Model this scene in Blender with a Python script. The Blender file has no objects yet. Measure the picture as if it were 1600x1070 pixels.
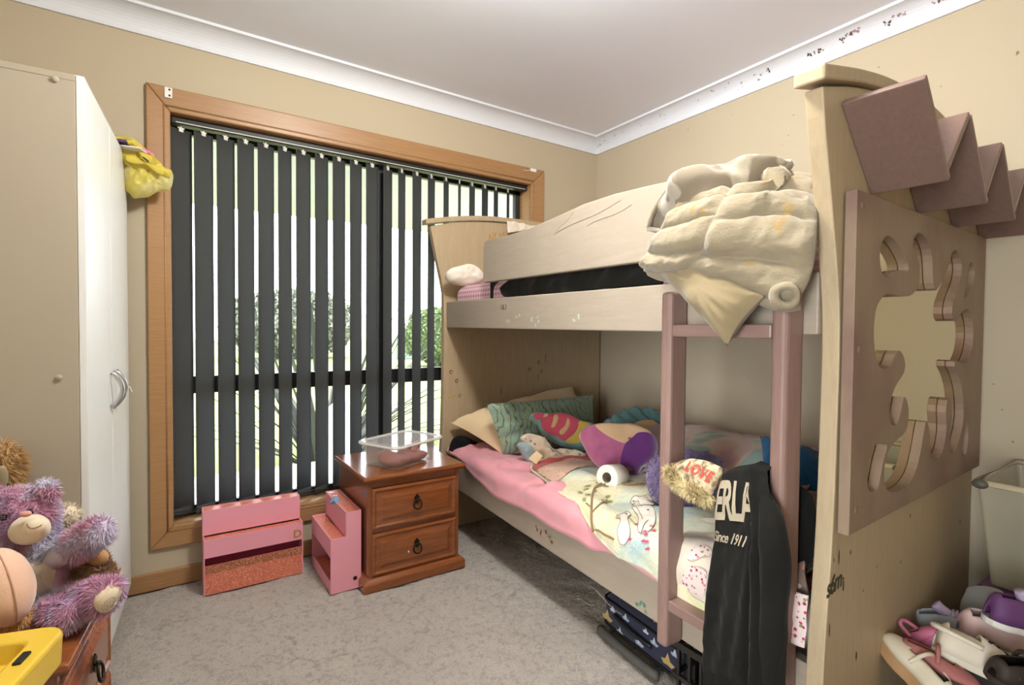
import bpy, bmesh, math, random
import numpy as np
from mathutils import Matrix, Vector
from mathutils.bvhtree import BVHTree

S = bpy.context.scene
COL = S.collection
R = math.radians
random.seed(5)
rng = np.random.default_rng(11)

# ---------------------------------------------------------------- camera, sky, sun, lights, exposure
cam_data = bpy.data.cameras.new('camera')
cam_data.sensor_fit = 'HORIZONTAL'
cam_data.sensor_width = 36.0
cam_data.lens = 803.13 / 1600 * 36.0
cam_data.clip_start = 0.02
cam = bpy.data.objects.new('camera', cam_data)
COL.objects.link(cam)
def _cam_matrix(loc, yaw, pitch, roll):
    f = np.array([math.sin(yaw) * math.cos(pitch), math.cos(yaw) * math.cos(pitch), math.sin(pitch)])
    r = np.array([math.cos(yaw), -math.sin(yaw), 0.0])
    u = np.cross(r, f)
    r2 = r * math.cos(roll) + u * math.sin(roll)
    u2 = -r * math.sin(roll) + u * math.cos(roll)
    m = Matrix.Identity(4)
    for i in range(3):
        m[i][0], m[i][1], m[i][2], m[i][3] = r2[i], u2[i], -f[i], loc[i]
    return m
cam.matrix_world = _cam_matrix((-2.447, -2.632, 1.114), R(33.809), R(-1.445), R(0.462))
S.camera = cam

world = bpy.data.worlds.new('sky')
S.world = world
world.use_nodes = True
_wn = world.node_tree
_wn.nodes['Background'].inputs['Color'].default_value = (0.86, 0.93, 1.0, 1)
_wn.nodes['Background'].inputs['Strength'].default_value = 4.2

sun_data = bpy.data.lights.new('sun', 'SUN')
sun_data.energy = 4.0
sun_data.angle = R(2)
sun_data.color = (1.0, 0.95, 0.86)
sun = bpy.data.objects.new('sun', sun_data)
COL.objects.link(sun)
sun.rotation_euler = (R(-34), R(18), 0)

lamp_data = bpy.data.lights.new('ceiling_lamp_light', 'POINT')
lamp_data.energy = 36.0
lamp_data.color = (1.0, 0.96, 0.90)
lamp_data.shadow_soft_size = 0.11
lamp = bpy.data.objects.new('ceiling_lamp_light', lamp_data)
COL.objects.link(lamp)
lamp.location = (-1.72, -1.62, 2.29)

fill_data = bpy.data.lights.new('under_bunk_fill', 'AREA')  # added fill lamp, aimed to brighten the space under the bunk
fill_data.shape = 'RECTANGLE'; fill_data.size = 1.1; fill_data.size_y = 1.8
fill_data.energy = 17.0
fill_data.color = (0.93, 0.965, 1.0)
fill_light = bpy.data.objects.new('under_bunk_fill', fill_data)
COL.objects.link(fill_light)
fill_light.location = (-4.7, -3.2, 1.05)
fill_light.rotation_euler = (R(90), 0, R(-60))
fill_data.spread = R(64)

S.view_settings.view_transform = 'Standard'
S.view_settings.look = 'None'
S.view_settings.gamma = 1.0
S.view_settings.use_curve_mapping = False
S.view_settings.exposure = 1.2
S.cycles.max_bounces = 10
S.cycles.transparent_max_bounces = 24
S.cycles.sample_clamp_indirect = 6.0
try:
    S.cycles.use_denoising = True
except Exception:
    pass

# ---------------------------------------------------------------- small maths
def nrm(v):
    v = np.asarray(v, float)
    return v / (np.linalg.norm(v) + 1e-12)

def _hash(ix, iy, iz, seed):
    n = (ix * 374761393 + iy * 668265263 + iz * 2147483647 + seed * 974634777) & 0xFFFFFFFF
    n = ((n ^ (n >> 13)) * 1274126177) & 0xFFFFFFFF
    return ((n ^ (n >> 16)) & 0xFFFF) / 32767.5 - 1.0

def vnoise(p, scale=1.0, seed=0, octaves=1):
    p = np.asarray(p, float).reshape(-1, 3) * scale
    out = np.zeros(len(p)); amp = 1.0
    for o in range(octaves):
        f = np.floor(p).astype(np.int64); t = p - f; t = t * t * (3 - 2 * t)
        acc = 0
        for dx in (0, 1):
            for dy in (0, 1):
                for dz in (0, 1):
                    w = (t[:, 0] if dx else 1 - t[:, 0]) * (t[:, 1] if dy else 1 - t[:, 1]) * (t[:, 2] if dz else 1 - t[:, 2])
                    acc = acc + w * _hash(f[:, 0] + dx, f[:, 1] + dy, f[:, 2] + dz, seed + o * 17)
        out += amp * acc
        amp *= 0.5; p = p * 2.03
    return out

def resample(pts, n, smooth=True, closed=False):
    P = np.asarray(pts, float)
    if closed:
        P = np.vstack([P, P[:1]])
    if smooth and len(P) > 2:
        k = len(P); out = []
        for i in range(k - 1):
            p1, p2 = P[i], P[i + 1]
            if closed:
                p0 = P[i - 1] if i > 0 else P[k - 2]
                p3 = P[i + 2] if i + 2 < k else P[1]
            else:
                p0 = P[i - 1] if i > 0 else 2 * p1 - p2
                p3 = P[i + 2] if i + 2 < k else 2 * p2 - p1
            for t in np.linspace(0, 1, 9)[:-1]:
                out.append(0.5 * (2 * p1 + (p2 - p0) * t + (2 * p0 - 5 * p1 + 4 * p2 - p3) * t * t + (3 * p1 - p0 - 3 * p2 + p3) * t ** 3))
        out.append(P[-1]); P = np.array(out)
    d = np.r_[0, np.cumsum(np.linalg.norm(np.diff(P, axis=0), axis=1))]
    s = np.linspace(0, d[-1], n + 1 if closed else n)
    Q = np.stack([np.interp(s, d, P[:, i]) for i in range(P.shape[1])], 1)
    return Q[:-1] if closed else Q

def coons(bottom, top, left, right, n=40, m=40, smooth=True):
    """bottom/top run left->right, left/right run bottom->top; returns P[m, n, 3]"""
    b, t = resample(bottom, n, smooth), resample(top, n, smooth)
    l, r = resample(left, m, smooth), resample(right, m, smooth)
    u = np.linspace(0, 1, n)[None, :, None]; v = np.linspace(0, 1, m)[:, None, None]
    P = (1 - v) * b[None] + v * t[None] + (1 - u) * l[:, None] + u * r[:, None]
    P -= (1 - u) * (1 - v) * b[0] + u * (1 - v) * b[-1] + (1 - u) * v * t[0] + u * v * t[-1]
    return P

def gnormals(P):
    du = np.gradient(P, axis=1); dv = np.gradient(P, axis=0)
    N = np.cross(du, dv)
    return N / (np.linalg.norm(N, axis=2, keepdims=True) + 1e-9)

def gfaces(m, n, off=0, flip=False):
    F = []
    for j in range(m - 1):
        for i in range(n - 1):
            a = off + j * n + i
            F.append((a, a + n, a + n + 1, a + 1) if flip else (a, a + 1, a + n + 1, a + n))
    return F

# ---------------------------------------------------------------- geometry collector
class G:
    def __init__(self):
        self.V = []; self.F = []; self.n = 0
    def add(self, V, F, M=None):
        V = np.asarray(V, float).reshape(-1, 3)
        if M is not None:
            M = np.array(M); V = V @ M[:3, :3].T + M[:3, 3]
        self.V.append(V); self.F += [tuple(i + self.n for i in f) for f in F]
        self.n += len(V); return self
    def box(self, x0, x1, y0, y1, z0, z1, M=None):
        V = [(x, y, z) for x in (x0, x1) for y in (y0, y1) for z in (z0, z1)]
        F = [(0, 1, 3, 2), (4, 6, 7, 5), (0, 4, 5, 1), (2, 3, 7, 6), (0, 2, 6, 4), (1, 5, 7, 3)]
        return self.add(V, F, M)
    def hexa(self, c8):
        """8 corners: bottom 4 (ccw from above), top 4"""
        return self.add(c8, [(3, 2, 1, 0), (4, 5, 6, 7), (0, 1, 5, 4), (1, 2, 6, 5), (2, 3, 7, 6), (3, 0, 4, 7)])
    def prism(self, poly, ext, frame):
        """poly [(s,t)], extruded by ext along frame normal; frame=(origin, S, T, N)"""
        o, s, t, nn = [np.asarray(q, float) for q in frame]
        P = np.asarray(poly, float); k = len(P)
        A = o + P[:, :1] * s + P[:, 1:2] * t
        V = np.vstack([A, A + nn * ext])
        F = [tuple(range(k))[::-1], tuple(range(k, 2 * k))] + [(i, (i + 1) % k, (i + 1) % k + k, i + k) for i in range(k)]
        return self.add(V, F)
    def tube(self, pts, r, n=8, cap=True, closed=False):
        P = np.asarray(pts, float); k = len(P)
        rr = np.full(k, r) if np.isscalar(r) else np.asarray(r, float)
        T = np.gradient(P, axis=0) if not closed else np.roll(P, -1, 0) - np.roll(P, 1, 0)
        T /= np.linalg.norm(T, axis=1, keepdims=True) + 1e-12
        ref = np.array([0, 0, 1.0]) if abs(T[0][2]) < .9 else np.array([1.0, 0, 0])
        V = []; a = nrm(np.cross(T[0], ref))
        for i in range(k):
            a = nrm(a - T[i] * (a @ T[i])); b = np.cross(T[i], a)
            for j in range(n):
                th = 2 * math.pi * j / n
                V.append(P[i] + rr[i] * (a * math.cos(th) + b * math.sin(th)))
        F = []
        for i in range(k if closed else k - 1):
            i2 = (i + 1) % k
            for j in range(n):
                j2 = (j + 1) % n
                F.append((i * n + j, i * n + j2, i2 * n + j2, i2 * n + j))
        if cap and not closed:
            F.append(tuple(range(n))[::-1]); F.append(tuple((k - 1) * n + j for j in range(n)))
        return self.add(V, F)
    def lathe(self, prof, n=24, M=None):
        """prof [(r,z)]"""
        V = []; k = len(prof)
        for r, z in prof:
            for j in range(n):
                th = 2 * math.pi * j / n
                V.append((r * math.cos(th), r * math.sin(th), z))
        F = [(i * n + j, i * n + (j + 1) % n, (i + 1) * n + (j + 1) % n, (i + 1) * n + j) for i in range(k - 1) for j in range(n)]
        return self.add(V, F, M)
    def ball(self, c, r, n=16, m=10, M3=None):
        V = []
        for i in range(m + 1):
            ph = math.pi * i / m
            for j in range(n):
                th = 2 * math.pi * j / n
                V.append((math.sin(ph) * math.cos(th), math.sin(ph) * math.sin(th), math.cos(ph)))
        V = np.array(V) * np.asarray(r, float)
        if M3 is not None:
            V = V @ np.asarray(M3).T
        F = [(i * n + j, (i + 1) * n + j, (i + 1) * n + (j + 1) % n, i * n + (j + 1) % n) for i in range(m) for j in range(n)]
        return self.add(V + np.asarray(c, float), F)
    def grid(self, P, flip=False):
        m, n = P.shape[:2]
        return self.add(P.reshape(-1, 3), gfaces(m, n, 0, flip))
    def arrays(self):
        return np.vstack(self.V), self.F

ROOT = {}
def tag(o, label=None, cat=None, group=None, kind=None):
    if label: o['label'] = label
    if cat: o['category'] = cat
    if group: o['group'] = group
    if kind: o['kind'] = kind
    return o

def thing(name, label, cat, loc, group=None, kind=None):
    o = bpy.data.objects.new(name, None); COL.objects.link(o)
    o.empty_display_size = .05
    o.location = loc; ROOT[o.name] = np.array(loc, float)
    return tag(o, label, cat, group, kind)

def obj(name, g, mat, parent=None, smooth=False, bevel=0, seg=2, solid=0, sub=0, loc=None, label=None, weld=False):
    """one mesh object from collected geometry given in world coordinates"""
    V, F = g.arrays() if isinstance(g, G) else g
    V = np.asarray(V, float)
    base = ROOT[parent.name] if parent is not None else (np.array(loc, float) if loc is not None else
            np.array([(V[:, 0].min() + V[:, 0].max()) / 2, (V[:, 1].min() + V[:, 1].max()) / 2, V[:, 2].min()]))
    me = bpy.data.meshes.new(name)
    me.from_pydata((V - base).tolist(), [], F)
    if weld or bevel:
        bm = bmesh.new(); bm.from_mesh(me)
        bmesh.ops.remove_doubles(bm, verts=bm.verts, dist=1e-5)
        bmesh.ops.recalc_face_normals(bm, faces=bm.faces)
        bm.to_mesh(me); bm.free()
    me.materials.append(mat)
    if smooth:
        me.polygons.foreach_set('use_smooth', [True] * len(me.polygons))
    o = bpy.data.objects.new(name, me); COL.objects.link(o)
    if parent is not None:
        o.parent = parent; ROOT[o.name] = base
    else:
        o.location = base; ROOT[o.name] = base
    if bevel:
        b = o.modifiers.new('bevel', 'BEVEL'); b.width = bevel; b.segments = seg; b.limit_method = 'ANGLE'; b.angle_limit = R(35)
        b.harden_normals = False
    if solid:
        s = o.modifiers.new('thickness', 'SOLIDIFY'); s.thickness = solid; s.offset = -1
    if sub:
        s = o.modifiers.new('smooth', 'SUBSURF'); s.levels = sub; s.render_levels = sub
    if label: o['label'] = label
    return o

def copy_part(o, parent, loc=(0, 0, 0), rot=(0, 0, 0)):
    c = o.copy(); COL.objects.link(c); c.parent = parent
    c.location = loc; c.rotation_euler = rot
    return c

def eval_arrays(o):
    dg = bpy.context.evaluated_depsgraph_get()
    e = o.evaluated_get(dg); me = e.to_mesh()
    V = np.empty(len(me.vertices) * 3); me.vertices.foreach_get('co', V)
    V = V.reshape(-1, 3); F = [tuple(p.vertices) for p in me.polygons]
    e.to_mesh_clear()
    M = np.array(o.matrix_world)
    return V, F

def text_geo(s, size=1.0, depth=0.002, offset=0.0, shear=0.0, spacing=1.0):
    cu = bpy.data.curves.new('tmp', 'FONT'); cu.body = s; cu.size = size; cu.extrude = depth / 2
    cu.offset = offset; cu.shear = shear; cu.space_character = spacing; cu.resolution_u = 4
    o = bpy.data.objects.new('tmp', cu); COL.objects.link(o)
    bpy.context.view_layer.update()
    V, F = eval_arrays(o)
    bpy.data.objects.remove(o); bpy.data.curves.remove(cu)
    return V, F

def curve_plate(outlines, depth, bev=0.0):
    """flat plate with holes: outlines[0] is the border, the rest are holes; local XY, extruded +-depth/2"""
    cu = bpy.data.curves.new('tmp', 'CURVE'); cu.dimensions = '2D'; cu.fill_mode = 'BOTH'
    cu.extrude = depth / 2 - bev; cu.bevel_depth = bev; cu.bevel_resolution = 1; cu.offset = -bev
    for ol in outlines:
        sp = cu.splines.new('POLY'); sp.points.add(len(ol) - 1)
        for p, q in zip(sp.points, ol):
            p.co = (q[0], q[1], 0, 1)
        sp.use_cyclic_u = True
    o = bpy.data.objects.new('tmp', cu); COL.objects.link(o)
    bpy.context.view_layer.update()
    V, F = eval_arrays(o)
    bpy.data.objects.remove(o); bpy.data.curves.remove(cu)
    return V, F

def remesh_union(g, voxel, smooth_it=4):
    V, F = g.arrays()
    me = bpy.data.meshes.new('tmp'); me.from_pydata(V.tolist(), [], F)
    bm = bmesh.new(); bm.from_mesh(me); bmesh.ops.remove_doubles(bm, verts=bm.verts, dist=1e-6); bm.to_mesh(me); bm.free()
    o = bpy.data.objects.new('tmp', me); COL.objects.link(o)
    r = o.modifiers.new('r', 'REMESH'); r.mode = 'VOXEL'; r.voxel_size = voxel
    s = o.modifiers.new('s', 'SMOOTH'); s.factor = .5; s.iterations = smooth_it
    bpy.context.view_layer.update()
    V, F = eval_arrays(o)
    bpy.data.objects.remove(o); bpy.data.meshes.remove(me)
    return V, F

def tri_arrays(V, F):
    T = []
    for f in F:
        for i in range(1, len(f) - 1):
            T.append((f[0], f[i], f[i + 1]))
    T = np.array(T); A, B, C = V[T[:, 0]], V[T[:, 1]], V[T[:, 2]]
    N = np.cross(B - A, C - A); ar = np.linalg.norm(N, axis=1)
    return A, B, C, N / (ar[:, None] + 1e-12), ar

def fur_geo(V, F, count, length, width, droop=0.35, mess=0.5, seed=1, keep=None):
    r = np.random.default_rng(seed)
    A, B, C, N, ar = tri_arrays(np.asarray(V), F)
    ctr = np.asarray(V).mean(0)
    if ((N * (A - ctr)).sum(1) * ar).sum() < 0: N = -N
    idx = r.choice(len(ar), count, p=ar / ar.sum())
    a = r.random(count); b = r.random(count); sw = a + b > 1; a[sw] = 1 - a[sw]; b[sw] = 1 - b[sw]
    P = A[idx] + (B - A)[idx] * a[:, None] + (C - A)[idx] * b[:, None]
    n = N[idx]
    if keep is not None:
        k = keep(P); P, n = P[k], n[k]; count = len(P)
    flow = np.stack([vnoise(P, 25, seed + i) for i in range(3)], 1)
    d = n + mess * flow + 0.25 * r.normal(size=(count, 3)) + np.array([0, 0, -droop])
    d /= np.linalg.norm(d, axis=1, keepdims=True)
    L = length * (0.6 + 0.7 * r.random(count))[:, None]
    side = np.cross(d, r.normal(size=(count, 3))); side /= np.linalg.norm(side, axis=1, keepdims=True) + 1e-9
    mid = P + d * L * .55; d2 = d + np.array([0, 0, -droop]) + .3 * flow; d2 /= np.linalg.norm(d2, axis=1, keepdims=True)
    tip = mid + d2 * L * .5
    w = width
    VV = np.stack([P - side * w, P + side * w, mid - side * w * .7, mid + side * w * .7, tip], 1).reshape(-1, 3)
    i0 = np.arange(count) * 5
    FF = [(i, i + 1, i + 3, i + 2) for i in i0.tolist()] + [(i + 2, i + 3, i + 4) for i in i0.tolist()]
    return VV, FF

def puff(outline, normal, t, rings=10, n=64, back=.6, p=2.2, wr=0.0, ws=12, seed=3, smooth=True, q=.5):
    """inflated cushion from a closed 3-D outline (star-shaped about its middle)"""
    O = resample(outline, n, smooth, True); c = O.mean(0); nn = nrm(normal)
    V = []; rs = np.linspace(0, 1, rings + 1)
    for sgn, tt in ((1, t), (-1, t * back)):
        for r_ in rs[1:] if sgn > 0 else rs[1:-1]:
            h = tt * max(0.0, 1 - r_ ** p) ** q
            ring = c + (O - c) * r_ + sgn * nn * h
            if wr: ring = ring + nn * (wr * vnoise(ring, ws, seed, 2) * (1 - r_ ** 6))[:, None]
            V.append(ring)
    V = np.vstack(V + [(c + nn * t)[None], (c - nn * t * back)[None]])
    F = []; kt = rings; base_b = kt * n
    for i in range(kt - 1):
        for j in range(n):
            F.append((i * n + j, (i + 1) * n + j, (i + 1) * n + (j + 1) % n, i * n + (j + 1) % n))
    for i in range(kt - 2):
        for j in range(n):
            a = base_b + i * n
            F.append((a + j, a + (j + 1) % n, a + n + (j + 1) % n, a + n + j))
    for j in range(n):
        a = base_b + (kt - 2) * n
        F.append((a + j, a + (j + 1) % n, (kt - 1) * n + (j + 1) % n, (kt - 1) * n + j))
        F.append((len(V) - 2, j, (j + 1) % n)); F.append((len(V) - 1, base_b + (j + 1) % n, base_b + j))
    return V, F

def pillow4(P00, P10, P11, P01, t, n=28, bow=.07, wr=.006, ws=14, seed=2, back=1.0, pw=2.4, flip=False):
    """pillow on four corners (counter-clockwise seen from its front)"""
    c = [np.asarray(q, float) for q in (P00, P10, P11, P01)]
    u = np.linspace(-1, 1, n); U, Vv = np.meshgrid(u, u)
    Ub = U * (1 - bow * (1 - Vv ** 2)); Vb = Vv * (1 - bow * (1 - U ** 2))
    a, b = (Ub + 1) / 2, (Vb + 1) / 2
    a, b = a[..., None], b[..., None]
    B = (1 - a) * (1 - b) * c[0] + a * (1 - b) * c[1] + a * b * c[2] + (1 - a) * b * c[3]
    N = nrm(np.cross(c[1] - c[0] + c[2] - c[3], c[3] - c[0] + c[2] - c[1])) * (-1 if flip else 1)
    h = np.sqrt(np.clip((1 - np.abs(U) ** pw) * (1 - np.abs(Vv) ** pw), 0, 1))
    nz = vnoise(B.reshape(-1, 3), ws, seed, 3).reshape(n, n)
    rad = vnoise(np.stack([np.arctan2(Vv, U).ravel() * 3, np.hypot(U, Vv).ravel() * .6, np.zeros(n * n)], 1), 2.2, seed + 5).reshape(n, n)
    hf = t * h + wr * nz * (h > 0.01) + wr * 1.2 * rad * np.hypot(U, Vv) * (h > .01)
    top = B + N * hf[..., None]; bot = B - N * (t * back * h)[..., None]
    g = G(); g.grid(top); g.grid(bot, True)
    return g

def cloth(P, amp=.01, scale=8, seed=1, stretch=(1, 1, 1), edge=True, octv=3):
    m, n = P.shape[:2]
    N = gnormals(P)
    d = vnoise(P.reshape(-1, 3) * np.asarray(stretch), scale, seed, octv).reshape(m, n)
    if edge is False:
        w = np.sin(np.linspace(0, math.pi, n))[None] * np.sin(np.linspace(0, math.pi, m))[:, None]
        d = d * np.clip(w * 2, 0, 1)
    return P + N * (amp * d)[..., None]

def grid_eval(P, u, v):
    m, n = P.shape[:2]
    x = np.clip(np.asarray(u), 0, .9999) * (n - 1); y = np.clip(np.asarray(v), 0, .9999) * (m - 1)
    i = x.astype(int); j = y.astype(int); a = (x - i)[:, None]; b = (y - j)[:, None]
    return (1 - a) * (1 - b) * P[j, i] + a * (1 - b) * P[j, i + 1] + a * b * P[j + 1, i + 1] + (1 - a) * b * P[j + 1, i]

# ---------------------------------------------------------------- materials
def c(r, g, b):
    f = lambda v: (v / 255 / 12.92) if v / 255 <= .04045 else ((v / 255 + .055) / 1.055) ** 2.4
    return (f(r), f(g), f(b), 1.0)

class Mat:
    def __init__(self, name, rough=.6, spec=.4, metal=0.0):
        self.m = bpy.data.materials.new(name); self.m.use_nodes = True
        self.t = self.m.node_tree; self.n = self.t.nodes; self.b = self.n['Principled BSDF']
        self.b.inputs['Roughness'].default_value = rough; self.b.inputs['Specular IOR Level'].default_value = spec
        self.b.inputs['Metallic'].default_value = metal
        self.tc = self.n.new('ShaderNodeTexCoord')
    def link(self, a, b): self.t.links.new(a, b)
    def coord(self, scale=(1, 1, 1), rot=(0, 0, 0)):
        mp = self.n.new('ShaderNodeMapping'); mp.inputs['Scale'].default_value = scale; mp.inputs['Rotation'].default_value = rot
        self.link(self.tc.outputs['Object'], mp.inputs['Vector']); return mp.outputs['Vector']
    def noise(self, scale, detail=4, stretch=(1, 1, 1), rough=.5, dist=0.0):
        t = self.n.new('ShaderNodeTexNoise'); t.inputs['Scale'].default_value = scale; t.inputs['Detail'].default_value = detail
        t.inputs['Roughness'].default_value = rough; t.inputs['Distortion'].default_value = dist
        self.link(self.coord(stretch), t.inputs['Vector']); return t.outputs['Fac']
    def voro(self, scale, feature='F1', stretch=(1, 1, 1), rnd=1.0):
        t = self.n.new('ShaderNodeTexVoronoi'); t.inputs['Scale'].default_value = scale; t.feature = feature
        t.inputs['Randomness'].default_value = rnd
        self.link(self.coord(stretch), t.inputs['Vector']); return t
    def ramp(self, fac, stops, interp='LINEAR'):
        r = self.n.new('ShaderNodeValToRGB'); e = r.color_ramp.elements; r.color_ramp.interpolation = interp
        while len(e) < len(stops): e.new(.5)
        for q, (p, col) in zip(e, stops):
            q.position = p; q.color = col
        self.link(fac, r.inputs['Fac']); return r.outputs['Color']
    def mix(self, fac, a, b, mode='MIX'):
        x = self.n.new('ShaderNodeMix'); x.data_type = 'RGBA'; x.blend_type = mode
        for i, v in ((0, fac), (6, a), (7, b)):
            if hasattr(v, 'is_output') or hasattr(v, 'links'): self.link(v, x.inputs[i])
            else: x.inputs[i].default_value = v
        return x.outputs[2]
    def math(self, op, a, b=0.0):
        x = self.n.new('ShaderNodeMath'); x.operation = op
        for i, v in ((0, a), (1, b)):
            if hasattr(v, 'links'): self.link(v, x.inputs[i])
            else: x.inputs[i].default_value = v
        return x.outputs[0]
    def color(self, v):
        if hasattr(v, 'links'): self.link(v, self.b.inputs['Base Color'])
        else: self.b.inputs['Base Color'].default_value = v
        return self
    def bump(self, h, strength=.3, dist=.01):
        b = self.n.new('ShaderNodeBump'); b.inputs['Strength'].default_value = strength; b.inputs['Distance'].default_value = dist
        self.link(h, b.inputs['Height']); self.link(b.outputs['Normal'], self.b.inputs['Normal']); return self

def plain(name, col, rough=.6, spec=.4, metal=0, var=.06, vs=6, bump=0, bs=60):
    M = Mat(name, rough, spec, metal)
    d = tuple(x * (1 - var) for x in col[:3]) + (1,); l = tuple(min(1, x * (1 + var)) for x in col[:3]) + (1,)
    M.color(M.mix(M.noise(vs, 4), d, l))
    if bump: M.bump(M.noise(bs, 3), bump, .004)
    return M.m

def wood(name, c1, c2, stretch=(1, 1, 12), scale=14, rough=.35, spec=.5, coat=0, c3=None):
    M = Mat(name, rough, spec)
    f = M.noise(scale, 6, stretch, .6, .6); g = M.noise(scale * 6, 3, stretch, .5)
    col = M.ramp(f, [(.25, c1), (.75, c2)])
    if c3 is not None: col = M.mix(M.ramp(M.noise(5, 3), [(.45, (0, 0, 0, 1)), (.7, (1, 1, 1, 1))]), col, c3)
    col = M.mix(M.math('MULTIPLY', g, .35), col, tuple(x * .7 for x in c1[:3]) + (1,))
    M.color(col)
    if coat: M.b.inputs['Coat Weight'].default_value = coat; M.b.inputs['Coat Roughness'].default_value = .15
    M.bump(g, .08, .002)
    return M.m

def fabric(name, col, col2=None, weave=350, rough=.9, sheen=.3, vs=5, bump=.25):
    M = Mat(name, rough, .15)
    col2 = col2 or tuple(x * .85 for x in col[:3]) + (1,)
    M.color(M.mix(M.noise(vs, 4), col, col2))
    M.b.inputs['Sheen Weight'].default_value = sheen
    M.bump(M.noise(weave, 2), bump, .002)
    return M.m

def floral(name, base, cols, scale=40, size=.32, base2=None, leaf=None, petal=True):
    M = Mat(name, .9, .15); M.b.inputs['Sheen Weight'].default_value = .2
    bc = M.mix(M.noise(7, 4), base, base2 or base)
    if leaf:
        v = M.voro(scale * 1.7)
        bc = M.mix(M.ramp(v.outputs['Distance'], [(.16, (1, 1, 1, 1)), (.24, (0, 0, 0, 1))]), bc, leaf)
    v = M.voro(scale)
    cc = M.ramp(M.math('FRACT', M.math('MULTIPLY', v.outputs['Color'], 7.31)), [(i / len(cols), k) for i, k in enumerate(cols)], 'CONSTANT')
    d = M.math('ADD', v.outputs['Distance'], M.math('MULTIPLY', M.noise(scale * 5, 2), .25))
    M.color(M.mix(M.ramp(d, [(size, (1, 1, 1, 1)), (size + .06, (0, 0, 0, 1))]), bc, cc))
    M.bump(M.noise(300, 2), .2, .002)
    return M.m

def see_through(name, col, clear=.7, rough=.15, tint=(1, 1, 1, 1)):
    M = Mat(name, rough, .5); M.color(col)
    tr = M.n.new('ShaderNodeBsdfTransparent'); tr.inputs['Color'].default_value = tint
    mx = M.n.new('ShaderNodeMixShader'); mx.inputs['Fac'].default_value = clear
    M.link(M.b.outputs['BSDF'], mx.inputs[1]); M.link(tr.outputs['BSDF'], mx.inputs[2])
    M.link(mx.outputs['Shader'], M.n['Material Output'].inputs['Surface'])
    return M.m

def translucent(name, col, amount=.5, tcol=None, rough=.7):
    M = Mat(name, rough, .2); M.color(col)
    tr = M.n.new('ShaderNodeBsdfTranslucent'); tr.inputs['Color'].default_value = tcol or col
    mx = M.n.new('ShaderNodeMixShader'); mx.inputs['Fac'].default_value = amount
    M.link(M.b.outputs['BSDF'], mx.inputs[1]); M.link(tr.outputs['BSDF'], mx.inputs[2])
    M.link(mx.outputs['Shader'], M.n['Material Output'].inputs['Surface'])
    return M.m

# ---------------------------------------------------------------- shared materials
m_wall = plain('tan_wall_paint', c(188, 175, 150), .75, .25, var=.03, vs=3, bump=.05, bs=120)
m_ceil = plain('white_ceiling_paint', c(240, 245, 253), .85, .2, var=.015, vs=2)
m_cove = plain('white_cornice_paint', c(222, 226, 232), .6, .3, var=.01)
m_oak = wood('varnished_tan_hardwood', c(160, 118, 76), c(178, 138, 94), (1, 1, 14), 9, .38, .45)
m_oakx = wood('varnished_tan_hardwood_lengthwise', c(157, 116, 74), c(176, 136, 92), (.8, 14, 14), 9, .38, .45)
m_alu = plain('black_window_aluminium', c(48, 48, 50), .4, .5, .3)
m_vane = translucent('charcoal_blind_fabric', c(88, 88, 85), .42, c(128, 134, 142), .8)
m_track = plain('black_blind_track', c(34, 34, 32), .45)
m_white_pl = plain('white_plastic', c(232, 230, 222), .4)
m_black = plain('black_plastic', c(24, 24, 25), .45)
m_lami = Mat('white_woodgrain_laminate', .32, .5)
m_lami.color(m_lami.mix(m_lami.noise(22, 5, (6, 6, .5)), c(226, 228, 226), c(240, 241, 239)))
m_lami.bump(m_lami.noise(60, 3, (6, 6, .3)), .08, .002); m_lami = m_lami.m
m_cream_lami = plain('cream_laminate', c(174, 163, 144), .55, .3, var=.02)
m_metal = plain('brushed_silver_metal', c(196, 196, 196), .28, .5, 1.0)
m_pale = wood('whitewashed_pale_timber', c(174, 154, 122), c(188, 168, 136), (10, 10, 1), 8, .5, .3)
m_rail = wood('whitewashed_rail_timber', c(154, 141, 124), c(168, 155, 138), (10, 1, 10), 8, .5, .3, c3=c(158, 145, 128))
m_mauve = wood('dusky_mauve_stained_timber', c(130, 103, 94), c(148, 119, 108), (10, 10, 1), 10, .4, .45)
m_mauve_d = wood('dusky_mauve_shelf_timber', c(116, 92, 82), c(130, 104, 92), (1, 10, 10), 10, .4, .45)
m_worn = wood('worn_mauve_panel_timber', c(138, 116, 96), c(150, 128, 106), (8, 8, 1), 7, .5, .35, c3=c(126, 98, 86))
m_red = wood('reddish_varnished_pine', c(122, 66, 31), c(154, 90, 45), (1.5, 12, 12), 6, .25, .5, coat=.5)
m_redv = wood('reddish_varnished_pine_upright', c(118, 65, 32), c(148, 87, 45), (12, 12, 1.2), 6, .25, .5, coat=.5)
m_iron = plain('blackened_iron', c(38, 32, 28), .4, .5, .7)
m_ink = plain('dark_ink', c(62, 52, 40), .7)

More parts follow.
